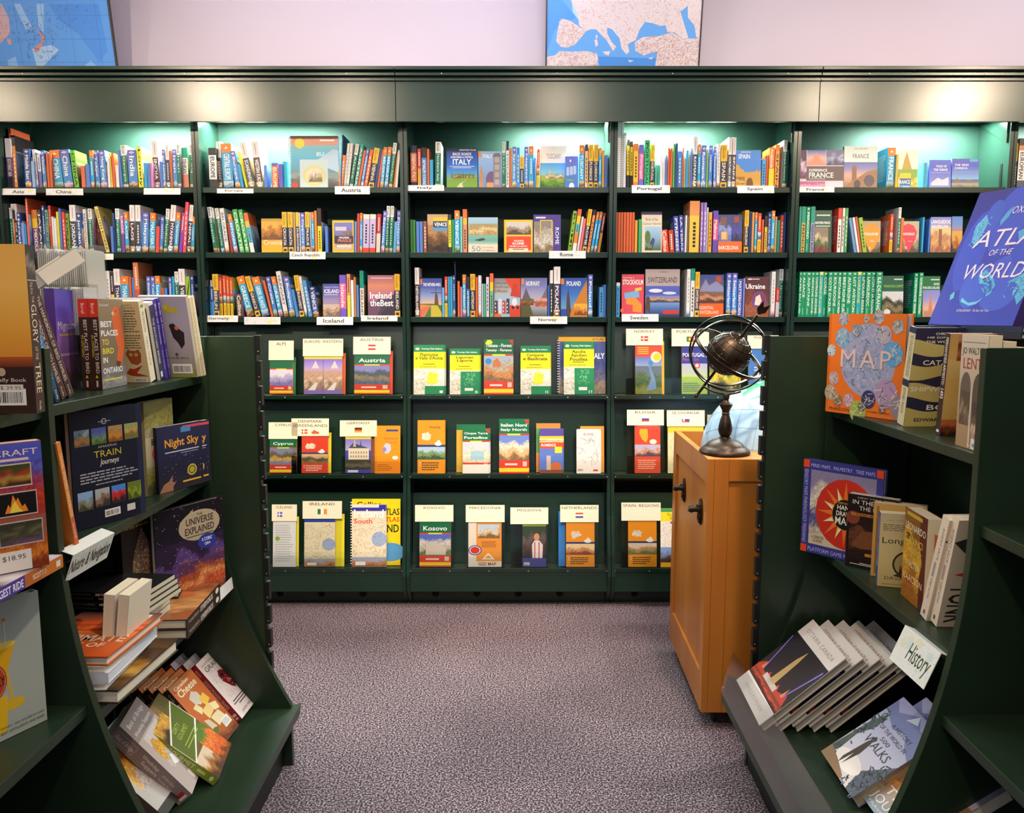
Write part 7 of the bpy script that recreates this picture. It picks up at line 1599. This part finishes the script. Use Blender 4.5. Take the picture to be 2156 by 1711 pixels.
tag(o, 'small blank white sign at far end of the left third shelf', 'sign')

# ---- left near bay ----
bush = [('G', 0, 0, 1, 1, ['#c86a2a', '#b84a34', '#a8302c', '#b83a30', '#5a58b0']), ('L', .5, 0, 1, .42, ['#8a3a18', '#d87a2a', '#b85a28', '#9a5a48'], 3, (14, 12)), ('L', .4, .5, 1, .98, ['#c83a28', '#9a3a58', '#5a5ab8', '#5058c0'], 9, (12, 12)), ('R', 0, .0, .82, .16, '#ece4dc'), ('T', '$18.95', .52, .09, .76, .13, '#3a3430', ''), ('BC', .22, .03, .44, .13), ('T', 'BUSHCRAFT', .1, .90, .96, .95, '#f0d8d0', ''), ('R', .2, .86, .86, .88, '#e8c8c0'), ('R', .42, .66, .88, .84, '#d8c8a8'), ('L', .43, .67, .87, .83, ['#4a2a1a', '#b88a3a', '#8a3a24', '#3a4a20'], 4, (8, 8)), ('R', .46, .43, .92, .62, '#c8b8a8'), ('R', .47, .44, .91, .61, '#141010'), ('P', [(.58, .46), (.62, .53), (.64, .5), (.67, .60), (.70, .55), (.72, .575), (.76, .50), (.79, .52), (.82, .46)], '#f08a20'), ('P', [(.63, .46), (.66, .52), (.69, .55), (.73, .49), (.77, .46)], '#f8d850'), ('R', .5, .2, .96, .39, '#c8b8a8'), ('L', .51, .21, .95, .38, ['#6a4a68', '#4a4a34', '#5a5a40', '#3a3a2a'], 4, (8, 8)), ('LN', .02, .2, .42, .8, 9, '#e8b8a8')]
stand(K2(-420, 1440), K2(402, 1360), K2(-570, 470), zB + .026, .026, Y=(1.30, 1.41), col='#b8482c', front=bush, side='R', spine=[('G', 0, 0, 1, 1, ['#b8561e', '#e08a3a', '#d87a58', '#8a78c0', '#5a60c0']), ('V', 'BUSHCRAFT', .3, .62, .8, .97, '#f0e4f0'), ('V', 'KOCHANSKI', .3, .14, .7, .34, '#f4e0c8'), ('R', .25, .02, .75, .07, '#f0e0c8')], label='red and blue Bushcraft book, back cover out, near divider')
Pf = W(132, 1174, 1.475)
flat(Vector((Pf.x, Pf.y, zB + .0245)), Vector((-1, 0, 0)), Vector((0, -1, 0)), .15, .23, .024, '#c87838', front=[('L', 0, 0, 1, 1, ['#d8d0d8', '#8a7a80', '#e8e0e4', '#4a3a40'], 3, (8, 14))], spine=[('R', 0, 0, 1, 1, '#c8702c'), ('R', 0, 0, 1, .0001, '#5038a0'), ('R', 0, .30, 1, .52, '#b8622a'), ('R', 0, .52, 1, 1, '#4a3898'), ('V', 'LONGEST RIDE', .2, .54, .8, .96, '#f4f0f8', 'b'), ('V', 'SCOTTO', .3, .24, .7, .42, '#f4e0c8', 'b'), ('R', .25, .04, .75, .1, '#e8d8c0')], label='orange and violet Longest Ride paperback lying flat')
ck = [('R', 0, 0, 1, 1, '#a9b0a6'), ('P', [(.26, .66), (.72, .70), (.60, .46), (.52, .42)], '#e0a81c'), ('E', .49, .685, .23, .03, '#f0d060'), ('P', [(.595, .48), (.625, .48), (.665, .25), (.635, .25)], '#d8b040'), ('E', .66, .235, .12, .04, '#e0b428'), ('P', [(.3, .30), (.60, .32), (.57, .06), (.34, .03)], '#e8b81c'), ('R', .612, .66, .62, .86, '#e8dcc0'), ('E', .616, .87, .018, .012, '#e05a28'), ('E', .44, .44, .165, .14, '#b5481c'), ('E', .44, .44, .15, .127, '#e0b890'), ('E', .44, .44, .146, .123, '#b5481c'), ('T', 'WHISKY', .32, .40, .585, .47, '#2a201c', 'b'), ('T', 'WHISKY, GIN, BOURBON AND', .5, .075, .97, .095, '#5a605a', ''), ('T', 'BEST DISTILLERIES AND BARS', .5, .04, .97, .06, '#5a605a', '')]
stand(K4(-330, 1400), K4(315, 1090), K4(-560, 640), .6205, .02, h=.265, col='#a9b0a6', front=ck, side='R', hard=True, label='pale grey cocktail book facing out in the near left bay')

# ---- right unit ----
rA, rB, rD = ZRt[0] + .0005, ZRt[1] + .0005, .2805
rr = random.Random(11)
mapc = [('R', 0, 0, 1, 1, '#f07a24'), ('R', 0, 0, .035, 1, '#e06a18'), ('E', .54, .55, .36, .36, '#a8aac8'), ('S', [(.54 + .34 * math.cos(a_ * .3), .55 + .34 * math.sin(a_ * .3)) for a_ in range(21)], 260, ['#8a9cc8', '#b8b8d8', '#c8c4dc', '#7aa0b8', '#9a98b8', '#6a9a98'], .03, .006, 3)]
for cu, cv, r_, c_ in ((.2, .95, .07, '#a8a8b8'), (.2, .76, .10, '#8ab0d0'), (.05, .63, .06, '#b8ccdc'), (.1, .35, .07, '#c8a8a8'), (.06, .2, .08, '#b8a88a'), (.5, .95, .04, '#a89a98'), (.66, .97, .07, '#b0a8b0'), (.9, .88, .07, '#a8a09a'), (.74, .8, .09, '#b8b0c0'), (.86, .62, .12, '#6aaad8'), (.8, .24, .14, '#b898b8'), (.58, .17, .09, '#3a3a68'), (.32, .14, .07, '#c89ab0'), (.17, .13, .06, '#8a7a5a'), (.45, .04, .11, '#a8b84a'), (.76, .09, .04, '#7a5a5a'), (.5, .09, .05, '#6a6a4a'), (.98, .12, .12, '#9a8a98'), (.38, .84, .06, '#8a9ab0')):
    mapc += [('E', cu, cv, r_, r_, c_), ('S', [(cu + r_ * .85 * math.cos(a_ * .63), cv + r_ * .85 * math.sin(a_ * .63)) for a_ in range(10)], 16, ['#e8e0d8', '#6a7088', '#d8c8a8'], r_ * .35, .004, int(cu * 100))]
mapc += [('T', 'MAP', .19, .47, .84, .66, '#e8c8be', 'w'), ('T', 'PHAIDON', .06, .025, .34, .06, '#5a2410', ''), ('T', 'EXPLORING THE WORLD', .58, .045, .86, .062, '#5a2410', '')]
stand((1738, 858), (1892, 884), (1772, 663), rA, .028, Y=(2.26, 2.05), w_=.245, hard=True, col='#f07a24', front=mapc, label='orange MAP hardcover covered in round map pictures')
shipw = [('R', 0, 0, 1, 1, '#2e2f4c')]
import itertools
def wave(y0, y1, ph, col): 
    n = 12; up_ = [(i / n, y1 + .03 * math.sin(i / n * 5 + ph)) for i in range(n + 1)]; dn = [(i / n, y0 + .03 * math.sin(i / n * 5 + ph + .8)) for i in range(n, -1, -1)]
    return ('P', up_ + dn, col)
for y0, y1, ph in ((.74, .86, 2), (.50, .64, 3.4), (.28, .42, 1.2), (.0, .18, 2.6)): shipw.append(wave(y0, y1, ph, '#cbbd74'))
shipw += [('P', [(.62, .38), (.68, .5), (.9, .53), (1, .5), (1, .38), (.8, .34)], '#c8ac50'), ('S', [(.6, .36), (1, .36), (1, .54), (.6, .5)], 40, ['#4a3a20', '#8a6a2a'], .04, .004, 2), ('T', 'CHRISTOPHER COLUMBUS,', .36, .93, 1.3, .955, '#f0ece0', 'b'), ('T', 'HIS SON, AND THE QUEST', .22, .89, 1.3, .915, '#f0ece0', 'b'), ('T', "THE WORLD'S GREATEST", .2, .85, 1.3, .875, '#f0ece0', 'b'), ('T', 'THE', .6, .72, .86, .755, '#2a2a3a', 'b'), ('T', 'CATALOGUE OF', .2, .63, 1.5, .68, '#f0ece0', 'b'), ('T', 'SHIPWRECKED', .04, .36, 1.2, .41, '#f0ece0', 'b'), ('T', 'BOOKS', .38, .17, 1.2, .225, '#f0ece0', 'b'), ('T', 'EDWARD WILSON', .18, .05, 1.2, .085, '#2a2a3a', 'b')]
shipw = [op if not (op[0] == 'T' and op[4] > 1) else op for op in shipw]
shipw = [(op[0], op[1][:max(2, int(len(op[1]) * (1 - op[2]) / (op[4] - op[2])))], op[2], op[3], .99, op[5], *op[6:]) if op[0] == 'T' and op[4] > 1 else op for op in shipw]
spine_out(1, (1901.5, 896), Q1(1133, 228), 1.955, rA, .032, .135, col='#2e2f4c', hard=True, front=shipw, spine=[('R', 0, 0, 1, 1, '#ddd0a8'), ('R', 0, .94, 1, 1, '#2e2f5c'), ('R', 0, .40, 1, .47, '#2e2f4c'), ('V', 'THE CATALOGUE OF SHIPWRECKED BOOKS', .3, .5, .8, .92, '#4a4030'), ('V', 'EDWARD WILSON', .3, .12, .7, .38, '#4a4030', '')], label='navy and yellow Catalogue of Shipwrecked Books hardcover', pagecol='#e4dccc')
f93 = [('G', 0, 0, 1, 1, ['#c89848', '#dcb468', '#d8ac60', '#c89a54']), ('L', .15, .74, .9, 1, ['#8a4a20', '#a8683a', '#7a3a18', '#c88a50'], 3, (10, 8)), ('P', [(.0, .55), (.0, .76), (.3, .72), (.7, .86), (1, .9), (1, .6)], '#dcb870'), ('L', .0, .0, .5, .16, ['#3a2018', '#7a3a20', '#c86a3a'], 5, (8, 6)), ('P', [(.2, .2), (.6, .04), (1, .0), (1, .12), (.5, .16)], '#e0c080'), ('T', '1493', .25, .38, .98, .56, '#d8321c', 'b'), ('T', 'The', .3, .235, .62, .275, '#5a3418', '')]
f93[-2] = ('T', '14', .3, .38, .88, .56, '#d8321c', 'b')
spine_out(1, (1978, 918), Q1(1458, 285), 1.80, rA, .020, .13, col='#c89848', front=f93, spine=[('R', 0, 0, 1, 1, '#3a2420'), ('V', 'FERNANDEZ-ARMESTO', .25, .5, .75, .96, '#e8dcd0', 'b'), ('V', '1492', .2, .36, .85, .46, '#f0e4d8', 'b'), ('E', .5, .04, .3, .015, '#f0e8e0')], label='tan parchment covered history book with red numerals')
lent = [('G', 0, 0, 1, 1, ['#a8845c', '#b89a78', '#cbb59c', '#d8c8b4']), ('E', .26, .52, .2, .15, '#6a5a4c'), ('R', .06, .3, .46, .52, '#6a5a4c'), ('E', .74, .52, .2, .15, '#5a4c40'), ('R', .54, .18, .94, .52, '#5a4c40'), ('L', .08, .2, .44, .5, ['#6a5444', '#8a745c', '#5a4a3e'], 3, (6, 8)), ('L', .56, .06, .92, .42, ['#8a7258', '#c8a888', '#6a5444', '#4a3c34'], 5, (8, 10)), ('R', .47, .02, .53, .56, '#d8c4ac'), ('E', .5, .03, .05, .018, '#d8c4ac'), ('T', 'JO WALTON', .06, .83, .94, .89, '#3a3028', ''), ('T', 'LENT', .12, .70, .82, .80, '#a83a28', ''), ('R', .6, .01, .96, .1, '#ece4dc'), ('BC', .63, .02, .93, .07), ('R', .08, .93, .9, .935, '#8a7a68')]
for k in range(3):
    stand((2011, 939), (2061, 955), (2042, 713), rA, .026, Y=(1.675, 1.572), w_=.112 if k == 0 else .11, h=.238 - .012 * k, shift=.0275 * k, col='#c8b8a4', front=lent if k == 0 else None, pagecol='#ecdcb4', hard=False, label=('cream Lent novel with two stone arches on its cover', 'novel just behind the cream Lent novel', 'rearmost novel behind the cream Lent novel')[k], group='novels at the near end of the upper right shelf')
# atlas on the ledge
atl = [('G', 0, 0, 1, 1, ['#3a46b8', '#3a44b0', '#4048b4', '#3c3ea0', '#3e3a8c'])]
at_rr = random.Random(4)
for (cx_, cy_, rx, ry, c_) in ((.2, .55, .16, .3, '#4456c8'), (.5, .75, .2, .25, '#4a5ac8'), (.7, .3, .25, .2, '#4a60d0'), (.4, .28, .16, .16, '#4a66d4'), (.85, .6, .2, .2, '#4254c4'), (.3, .8, .1, .12, '#4a62c8')): atl.append(('E', cx_, cy_, rx, ry, c_))
atl += [('P', [(.14, .62), (.12, .74), (.2, .82), (.26, .76), (.24, .66), (.2, .58)], '#6ab8dc'), ('P', [(.44, .82), (.5, .86), (.48, .78), (.42, .72), (.4, .76)], '#5aa8d8'), ('P', [(.66, .66), (.76, .7), (.82, .66), (.76, .6), (.7, .6)], '#5aa8d8'),
        ('P', [(.44, .30), (.40, .36), (.46, .40), (.58, .34), (.64, .28), (.62, .22), (.58, .2), (.56, .24), (.58, .28), (.52, .29)], '#5ab4dc'), ('P', [(.46, .33), (.5, .36), (.58, .31), (.61, .26), (.59, .23), (.57, .29), (.5, .31)], '#3a60b8'), ('P', [(.3, .2), (.4, .16), (.5, .17), (.56, .2), (.5, .15), (.42, .14), (.3, .17)], '#7ad0e8'), ('P', [(.14, .22), (.18, .25), (.2, .2), (.16, .18)], '#6ac0e0'),
        ('P', [(.76, .3), (.9, .36), (1, .38), (1, .2), (.96, .14), (.9, .2), (.92, .26), (.84, .3)], '#5ab0d8'), ('P', [(.86, .24), (.9, .26), (.88, .2)], '#7ad0e4')]
atl += [('S', [(.12, .56), (.26, .58), (.28, .8), (.14, .78)], 30, ['#8ad8e8', '#3a8ac8'], .03, .003, 4), ('S', [(.76, .2), (1, .2), (1, .38), (.8, .34)], 40, ['#8ad8e8', '#3a8ac8'], .03, .003, 5), ('S', [(.42, .28), (.62, .22), (.6, .34), (.46, .38)], 26, ['#8ae0ec', '#3a80c8'], .03, .003, 6)]
atl += [('T', 'OXFORD', .50, .80, .84, .855, '#f0e4f4', 'i'), ('T', 'ATLAS', .20, .57, 1.02, .70, '#f4e4f0', 'i'), ('T', 'OF THE', .42, .50, .68, .545, '#f0e4f4', 'i'), ('T', 'WORLD', .20, .335, .90, .45, '#f4e4f0', 'i'), ('T', 'EXTRAORDINARY - The New York Times', .30, .095, .68, .115, '#e8e0f8', 'i')]
P0 = W(1954, 684, 2.03); P1 = W(2131, 694, 1.80); P0.z = P1.z = 1.392
T_ = ray_dist(P0, 2040, 405, .375); ez = (T_ - P0)
if ez.z < .2: ez = Vector((.1, .05, .37))
m_ = axes(P0, P1 - P0, ez)
book(m_, (P1 - P0).length, .365, .035, '#3a44b0', front=atl, hard=True, side='R', spine=[('R', 0, 0, 1, 1, '#4a3a78')], pagecol='#cfc4c8', label='large blue Atlas of the World leaning on the right ledge')
for k in range(2):
    flat(Vector((1.10 + .008 * k, 1.70 + .01 * k, 1.3640 + .0135 * (k + 1))), Vector((1, .02, 0)), Vector((-.02, 1, 0)), .20, .37, .013, ('#2a2c3c', '#23304a')[k], hard=True, pagecol='#e8e4e0', label=('lower', 'upper')[k] + ' flat book under the large blue atlas', group='flat books under the atlas')
# second shelf right
art = [('R', 0, 0, 1, 1, '#3a3a88'), ('L', .1, .1, .92, .9, ['#c8bca8', '#5a5a88', '#d8ccb8', '#8a80a0'], 3, (24, 20), .8), ('P', [(.1, .1), (.5, .1), (.3, .24), (.1, .2)], '#cfc0a0'), ('E', .56, .48, .38, .37, '#c8301c')]
for i in range(16):
    a_ = i * math.pi / 8; r1 = .36 if i % 2 == 0 else .3; c_ = '#e8742a' if i % 2 == 0 else '#e8c83a'
    art.append(('P', [(.56 + .15 * math.cos(a_ - .2), .48 + .145 * math.sin(a_ - .2)), (.56 + r1 * math.cos(a_), .48 + r1 * .97 * math.sin(a_)), (.56 + .15 * math.cos(a_ + .2), .48 + .145 * math.sin(a_ + .2))], c_))
    if i % 2: art.append(('P', [(.56 + .18 * math.cos(a_), .48 + .17 * math.sin(a_)), (.56 + .29 * math.cos(a_), .48 + .28 * math.sin(a_)), (.56 + .16 * math.cos(a_ + .2), .48 + .15 * math.sin(a_ + .2))], '#f0ece0'))
art += [('E', .56, .48, .16, .16, '#141418'), ('T', 'HAND', .46, .53, .66, .58, '#f4ecd8', 'b'), ('T', 'DRAWN', .45, .465, .68, .515, '#f4ecd8', 'b'), ('T', 'MAPS', .44, .375, .68, .455, '#f4ecd8', 'b'), ('T', 'HOW TO MAKE', .47, .59, .65, .61, '#e8a83a', 'b'), ('T', 'MIND MAPS . PALMISTRY . TREE MAPS', .1, .93, .9, .97, '#b8b8f0', ''), ('T', 'PLATFORM GAME MAPS', .1, .025, .7, .07, '#b8b8f0', ''), ('V', 'SENSORY MAPS PHRENOLOGY FREEHAND', .02, .1, .07, .9, '#b8b8f0', ''), ('R', 0, 0, .08, .08, '#e04a24'), ('R', 0, .92, .08, 1, '#e04a24'), ('R', .92, .92, 1, 1, '#e04a24'), ('T', 'A CREATIVE', .14, .17, .3, .2, '#4a4034', ''), ('T', 'GUIDE', .16, .13, .28, .16, '#4a4034', '')]
stand((1686, 1140), (1852, 1172), (1709, 969), rB, .022, Y=(2.27, 2.09), col='#2a2c6a', hard=True, front=art, label='blue framed Hand Drawn Maps book with red compass star')
woods = [('R', 0, 0, 1, 1, '#201613'), ('L', .05, .12, 1, .66, ['#2a1a14', '#5a3420', '#6a4028', '#2a1a14'], 3, (14, 14), .6), ('P', [(.1, .3), (.3, .5), (.5, .52), (.8, .5), (.9, .36), (.6, .28), (.3, .26)], '#7a4a28'), ('E', .66, .56, .05, .03, '#a86a3a'), ('P', [(.3, .5), (.2, .58), (.3, .58), (.38, .5)], '#6a3e22'), ('E', .12, .68, .14, .09, '#8a4030'), ('R', .08, .71, 1, .75, '#b8742c'), ('T', 'THE BLACK', .16, .715, .9, .745, '#4a2010', ''), ('T', 'IN THE WAKE', .1, .87, .98, .93, '#f0e8dc', ''), ('T', 'THE PLAGUE', .24, .79, .98, .85, '#f0e8dc', ''), ('T', 'NEW YORK TIMES', .2, .95, .95, .97, '#d8d0c4', ''), ('R', .4, .17, .98, .21, '#c88a3a'), ('T', 'NORMAN', .5, .18, .9, .2, '#4a2010', ''), ('R', .3, .06, .9, .07, '#d8d0c4'), ('R', .1, .04, .96, .05, '#d8d0c4')]
for k in range(2):
    stand((1780, 1163), (1862, 1178), (1807.5, 1004.5), rB, .013, Y=(2.13, 2.06), w_=.13, h=.205, shift=.014 * k, col='#201613', front=woods if k == 0 else None, spine=[('R', 0, 0, 1, 1, '#c8a22c'), ('V', 'IN THE WAKE OF THE PLAGUE', .3, .2, .75, .9, '#3a2a10')], label=('front black and gold history paperback with horse rider', 'second copy behind the black and gold paperback')[k], group='black and gold history paperbacks')
for k in range(4):
    stand((1834, 1181), (1905, 1190), (1862, 1019), rB, .024, Y=(2.04, 2.0), w_=.125, h=.20 - .004 * k, shift=.025 * k, col=('#d8ac5a', '#c8b898', '#b8a888', '#8a7060')[k], pagecol='#c8bca4', front=([('R', 0, 0, 1, 1, '#d8ac5a'), ('T', 'The Island', .1, .8, .95, .9, '#3a2c18', ''), ('R', .06, .04, .1, .96, '#a8742c'), ('E', .3, .5, .14, .08, '#f0dca0'), ('R', .1, .02, .5, .14, '#ece4d4')] if k == 0 else None), label=('front tan book behind the Longitude book', 'second tan book in the row behind Longitude', 'third book in the row behind Longitude', 'rearmost dark book in the row behind Longitude')[k], group='row of tan books behind Longitude')
lon = [('G', 0, 0, 1, 1, ['#cbb272', '#dcc688', '#dcc890', '#d0be94']), ('T', 'NEW YORK TIMES BESTSELLER', .14, .9, 1, .915, '#8a7a50', ''), ('LN', .06, .76, .98, .86, 4, '#7a6a48'), ('T', 'Longitude', .06, .57, 1.0, .68, '#2a2a24', ''), ('E', .62, .32, .34, .19, '#3a2c1c'), ('E', .62, .32, .30, .165, '#b8a46a'), ('L', .42, .2, .84, .3, ['#2a2018', '#6a5634', '#8a744a'], 3, (8, 5)), ('R', .62, .32, .63, .44, '#3a2c1c'), ('R', .5, .32, .62, .33, '#3a2c1c'), ('P', [(.3, .16), (.5, .22), (.8, .16), (.6, .12)], '#4a3a24'), ('T', 'DAVA SOBEL', .14, .1, .95, .15, '#6a4a2c', ''), ('T', 'FOREWORD BY NEIL', .1, .03, .9, .045, '#6a5a38', '')]
for k in range(2):
    stand((1847, 1214), (1908, 1221), (1879.6, 1067), rB, .014, Y=(1.96, 1.94), w_=.118, h=.193, shift=.015 * k, col='#cbb272' if k == 0 else '#b8a878', front=lon if k == 0 else None, spine=[('R', 0, 0, 1, 1, '#2a5aa0'), ('V', 'LONGITUDE . DAVA SOBEL', .25, .25, .75, .92, '#d8e4f4')], label=('front cream Longitude paperback with pocket watch and blue spine', 'second Longitude copy behind, blue spine only')[k], group='Longitude paperbacks')
leo = [('L', 0, 0, 1, 1, ['#a8641c', '#c88a24', '#d8a428', '#c8962c', '#8a5418'], 3, (20, 26), .5), ('P', [(.7, 1), (1, 1), (1, 0), (.8, 0), (.76, .3), (.86, .5), (.72, .7)], '#5a2018'), ('E', .2, .7, .12, .04, '#6a3010'), ('E', .2, .7, .05, .025, '#2a140a'), ('E', .5, .36, .14, .07, '#a86a1c'), ('E', .34, .24, .2, .04, '#a03a1c'), ('R', .1, .93, .8, .97, '#c8a82c'), ('T', 'LEONARDO', .06, .78, .96, .86, '#f4ecc8', ''), ('T', 'DA VINCI', .1, .64, .86, .72, '#e8c84a', ''), ('LN', .2, .54, .84, .6, 2, '#d8b04a'), ('T', 'WALTER', .14, .38, .76, .46, '#f0dca0', ''), ('T', 'ISAACSON', .08, .22, .92, .30, '#f0dca0', '')]
stand((1898, 1222), (1943, 1262), (1950, 1047), rB, .035, Y=(1.90, 1.775), lean=.0, h=.225, col='#a86a20', front=leo, spine=[('R', 0, 0, 1, 1, '#5a2018')], label='yellow paperback with painted face on its cover', pagecol='#d8ccb0')
for k, (b_, t_, Y_) in enumerate((((1949, 1318), (2000, 1096), 1.725), ((1971, 1327), (2020, 1096), 1.692))):
    spine_out(1, b_, t_, Y_, rB, .028, .14, col='#e8d4b8', front=[('R', 0, 0, 1, 1, '#e4cfb4'), ('V', 'TONR', .1, .04, .5, .4, '#3a3430', 'b'), ('P', [(.1, .5), (.5, .56), (.5, .46)], '#d8402c'), ('P', [(.0, .8), (.3, .86), (.2, .7)], '#3a3a3a')], spine=[('R', 0, 0, 1, 1, '#ecd8c0'), ('V', 'AGENT JACK', .45, .58, .72, .9, '#4a3c34', ''), ('R', .3, .42, .6, .56, '#a89a90'), ('V', 'ROBERT HUTTON', .35, .2, .6, .4, '#4a3c34', ''), ('R', .35, .04, .6, .08, '#6a5a50')], label=('far', 'near')[k] + ' one of two cream spined paperbacks touching the right divider', group='cream spined paperbacks')
flat(Vector((.985, 1.76, rB)), Vector((.96, .1, 0)), Vector((0, 0, 1)), .14, .19, .03, '#c86a30', front=[('L', 0, 0, 1, 1, ['#8a3a18', '#d8783a', '#3a8a90'], 3)], label='orange patterned book behind the two cream spined paperbacks')
sign3((1883, 1350), (1905, 1330), .15, .085, .895, 'History', 'printed History sign on the right unit second shelf', 1, math.radians(22), ZRt[1] - .004, '#2a4a2a', .045)
# deck right
ott = [('G', 0, 0, 1, 1, ['#1a1018', '#2a1c24', '#241820', '#1c1418']), ('R', 0, .8, 1, 1, '#e6dcd2'), ('R', 0, 0, 1, .17, '#e6dcd4'), ('T', 'OTTAWA CANADA', .12, .87, .9, .92, '#8a8078', 'w'), ('T', 'VUILLEUMIER', .18, .06, .82, .10, '#b8aca4', 'w'), ('P', [(0, .2), (0, .3), (.1, .38), (.14, .3), (.3, .3), (.34, .36), (.4, .3), (.6, .3), (.64, .36), (.7, .3), (.9, .36), (.96, .28), (1, .2)], '#c8402c'), ('R', .28, .22, .66, .32, '#c8b8b0'), ('P', [(.42, .3), (.45, .62), (.5, .76), (.53, .62), (.56, .3)], '#c8a468'), ('P', [(.1, .3), (.13, .42), (.16, .3)], '#f08a3a'), ('P', [(.8, .3), (.83, .42), (.86, .3)], '#f08a3a'), ('P', [(.16, .3), (.0, .74), (.02, .74), (.18, .3)], '#8a78d8'), ('P', [(.84, .3), (.96, .76), (.98, .74), (.86, .3)], '#8a78d8'), ('L', 0, .18, 1, .26, ['#5a2018', '#c84a30', '#8a3a28'], 3, (20, 4))]
leanback(Q3(102, 548), Q3(268, 882), Q3(612, 82), rD, .30, .021, n=5, step=.030, w_=.27, col='#dcd6cc', hard=True, front=ott, pagecol='#a8a08c', spine=[('R', 0, 0, 1, 1, '#2a2024')], labs=['frontmost Ottawa Canada photo book with night skyline cover', 'second Ottawa Canada book from the front', 'third Ottawa Canada book from the front', 'fourth Ottawa Canada book from the front', 'rearmost Ottawa Canada book against the back'], group='Ottawa Canada photo books')
wk = [('G', 0, 0, 1, 1, ['#d8ccc8', '#c8c4d4', '#a8aac8', '#9a9cc4']), ('P', [(0, .95), (.2, .86), (.5, .98), (.7, .88), (1, .95), (1, .6), (.8, .66), (.6, .76), (.4, .7), (0, .8)], '#7078a8'), ('P', [(.5, .98), (.6, .9), (.4, .86)], '#d8d8e8'), ('P', [(0, .1), (.04, .6), (.14, .8), (.2, .6), (.1, .4), (.14, .2), (.1, 0), (0, 0)], '#3a4a44'), ('S', [(0, 0), (.2, 0), (.18, .8), (0, .8)], 60, ['#2a3a34', '#4a5a50', '#3a4858'], .04, .01, 3), ('P', [(.8, 0), (.7, .2), (.9, .4), (1, .5), (1, 0)], '#4a5060'), ('S', [(.6, 0), (1, 0), (1, .5), (.8, .4)], 70, ['#3a4048', '#5a6070', '#2a3438'], .04, .01, 4), ('E', .44, .17, .3, .1, '#ece2da'), ('P', [(.3, .16), (.33, .44), (.37, .5), (.41, .44), (.44, .3), (.4, .1), (.37, .26), (.34, .08)], '#3a2418'), ('E', .375, .51, .03, .025, '#3a2418'), ('T', 'A HISTORY', .34, .71, .8, .76, '#2a2c3c', ''), ('T', 'OF THE WORLD IN', .22, .62, .86, .67, '#2a2c3c', ''), ('T', '500', .42, .54, .62, .59, '#2a2c3c', ''), ('T', 'WALKS', .24, .42, .82, .52, '#2a2c3c', ''), ('P', [(.0, 0), (0, .14), (.3, .1), (.6, .04), (.6, 0)], '#8a6a44')]
leanback(Q3(705, 1085), Q3(868, 1338), Q3(1130, 600), rD, .25, .030, n=2, step=.034, w_=.195, col='#8a8494', hard=True, front=wk, pagecol='#b8a482', labs=['front History of the World in 500 Walks hardcover', 'second 500 Walks hardcover, just behind'], group='500 Walks hardcovers')
tj = [('G', 0, 0, 1, 1, ['#8aa0b0', '#b89a78', '#c8a878', '#a8a4b8', '#9a98b8']), ('L', 0, .28, 1, .66, ['#c88a4a', '#a87a4a', '#6a7a3a', '#8a6a4a'], 3, (14, 10)), ('P', [(.3, .5), (.4, .8), (.6, .84), (.56, .56), (.44, .44)], '#d82a34'), ('T', 'TIME', .08, .2, .7, .29, '#f8f4ec', ''), ('T', 'JOURNEYS', .02, .08, 1.0, .17, '#f8f4ec', ''), ('T', 'TRAVELS', .06, .03, .5, .055, '#f0e8e0', '')]
leanback(Q3(1000, 1410), Q3(1180, 1660), Q3(1425, 872), rD, .25, .026, w_=.19, col='#9a98b0', front=tj, labs=['Time Journeys book with red robed figure, near the divider'])
# right near bay
m_ = axes(Wz(2088, 1722, .2815), Vector((.15, -1, 0)), Vector((.34, 0, .94))); 
book(m_, .24, .30, .02, '#2a3ac0', front=[('R', 0, 0, 1, 1, '#2c3cc4'), ('R', .12, .1, .98, .98, '#b8b4b0'), ('S', [(.12, .1), (.98, .1), (.98, .98), (.12, .98)], 300, ['#5a5a58', '#8a8a88', '#e0dcd8'], .012, .003, 3), ('P', [(.16, .1), (.5, .1), (.5, .3), (.16, .22)], '#6a8a3a')], label='blue bordered speckled book at bottom right corner')
m_ = axes(Wz(2146, 1425, .6005), Vector((0, -1, 0)), UP); book(m_, .10, .14, .03, '#1d7a5a', front=[('R', 0, 0, 1, 1, '#1d7a5a')], spine=[('R', 0, 0, 1, 1, '#1d7a5a')], label='green book at the right edge on near shelf')
m_ = axes(Wz(2148, 1020, 1.0005), Vector((.1, -1, 0)), UP); book(m_, .15, .20, .03, '#b8a898', front=[('L', 0, 0, 1, 1, ['#8a6a5a', '#c8a898', '#6a5a58'], 3)], label='brownish book at the right edge above the green one')
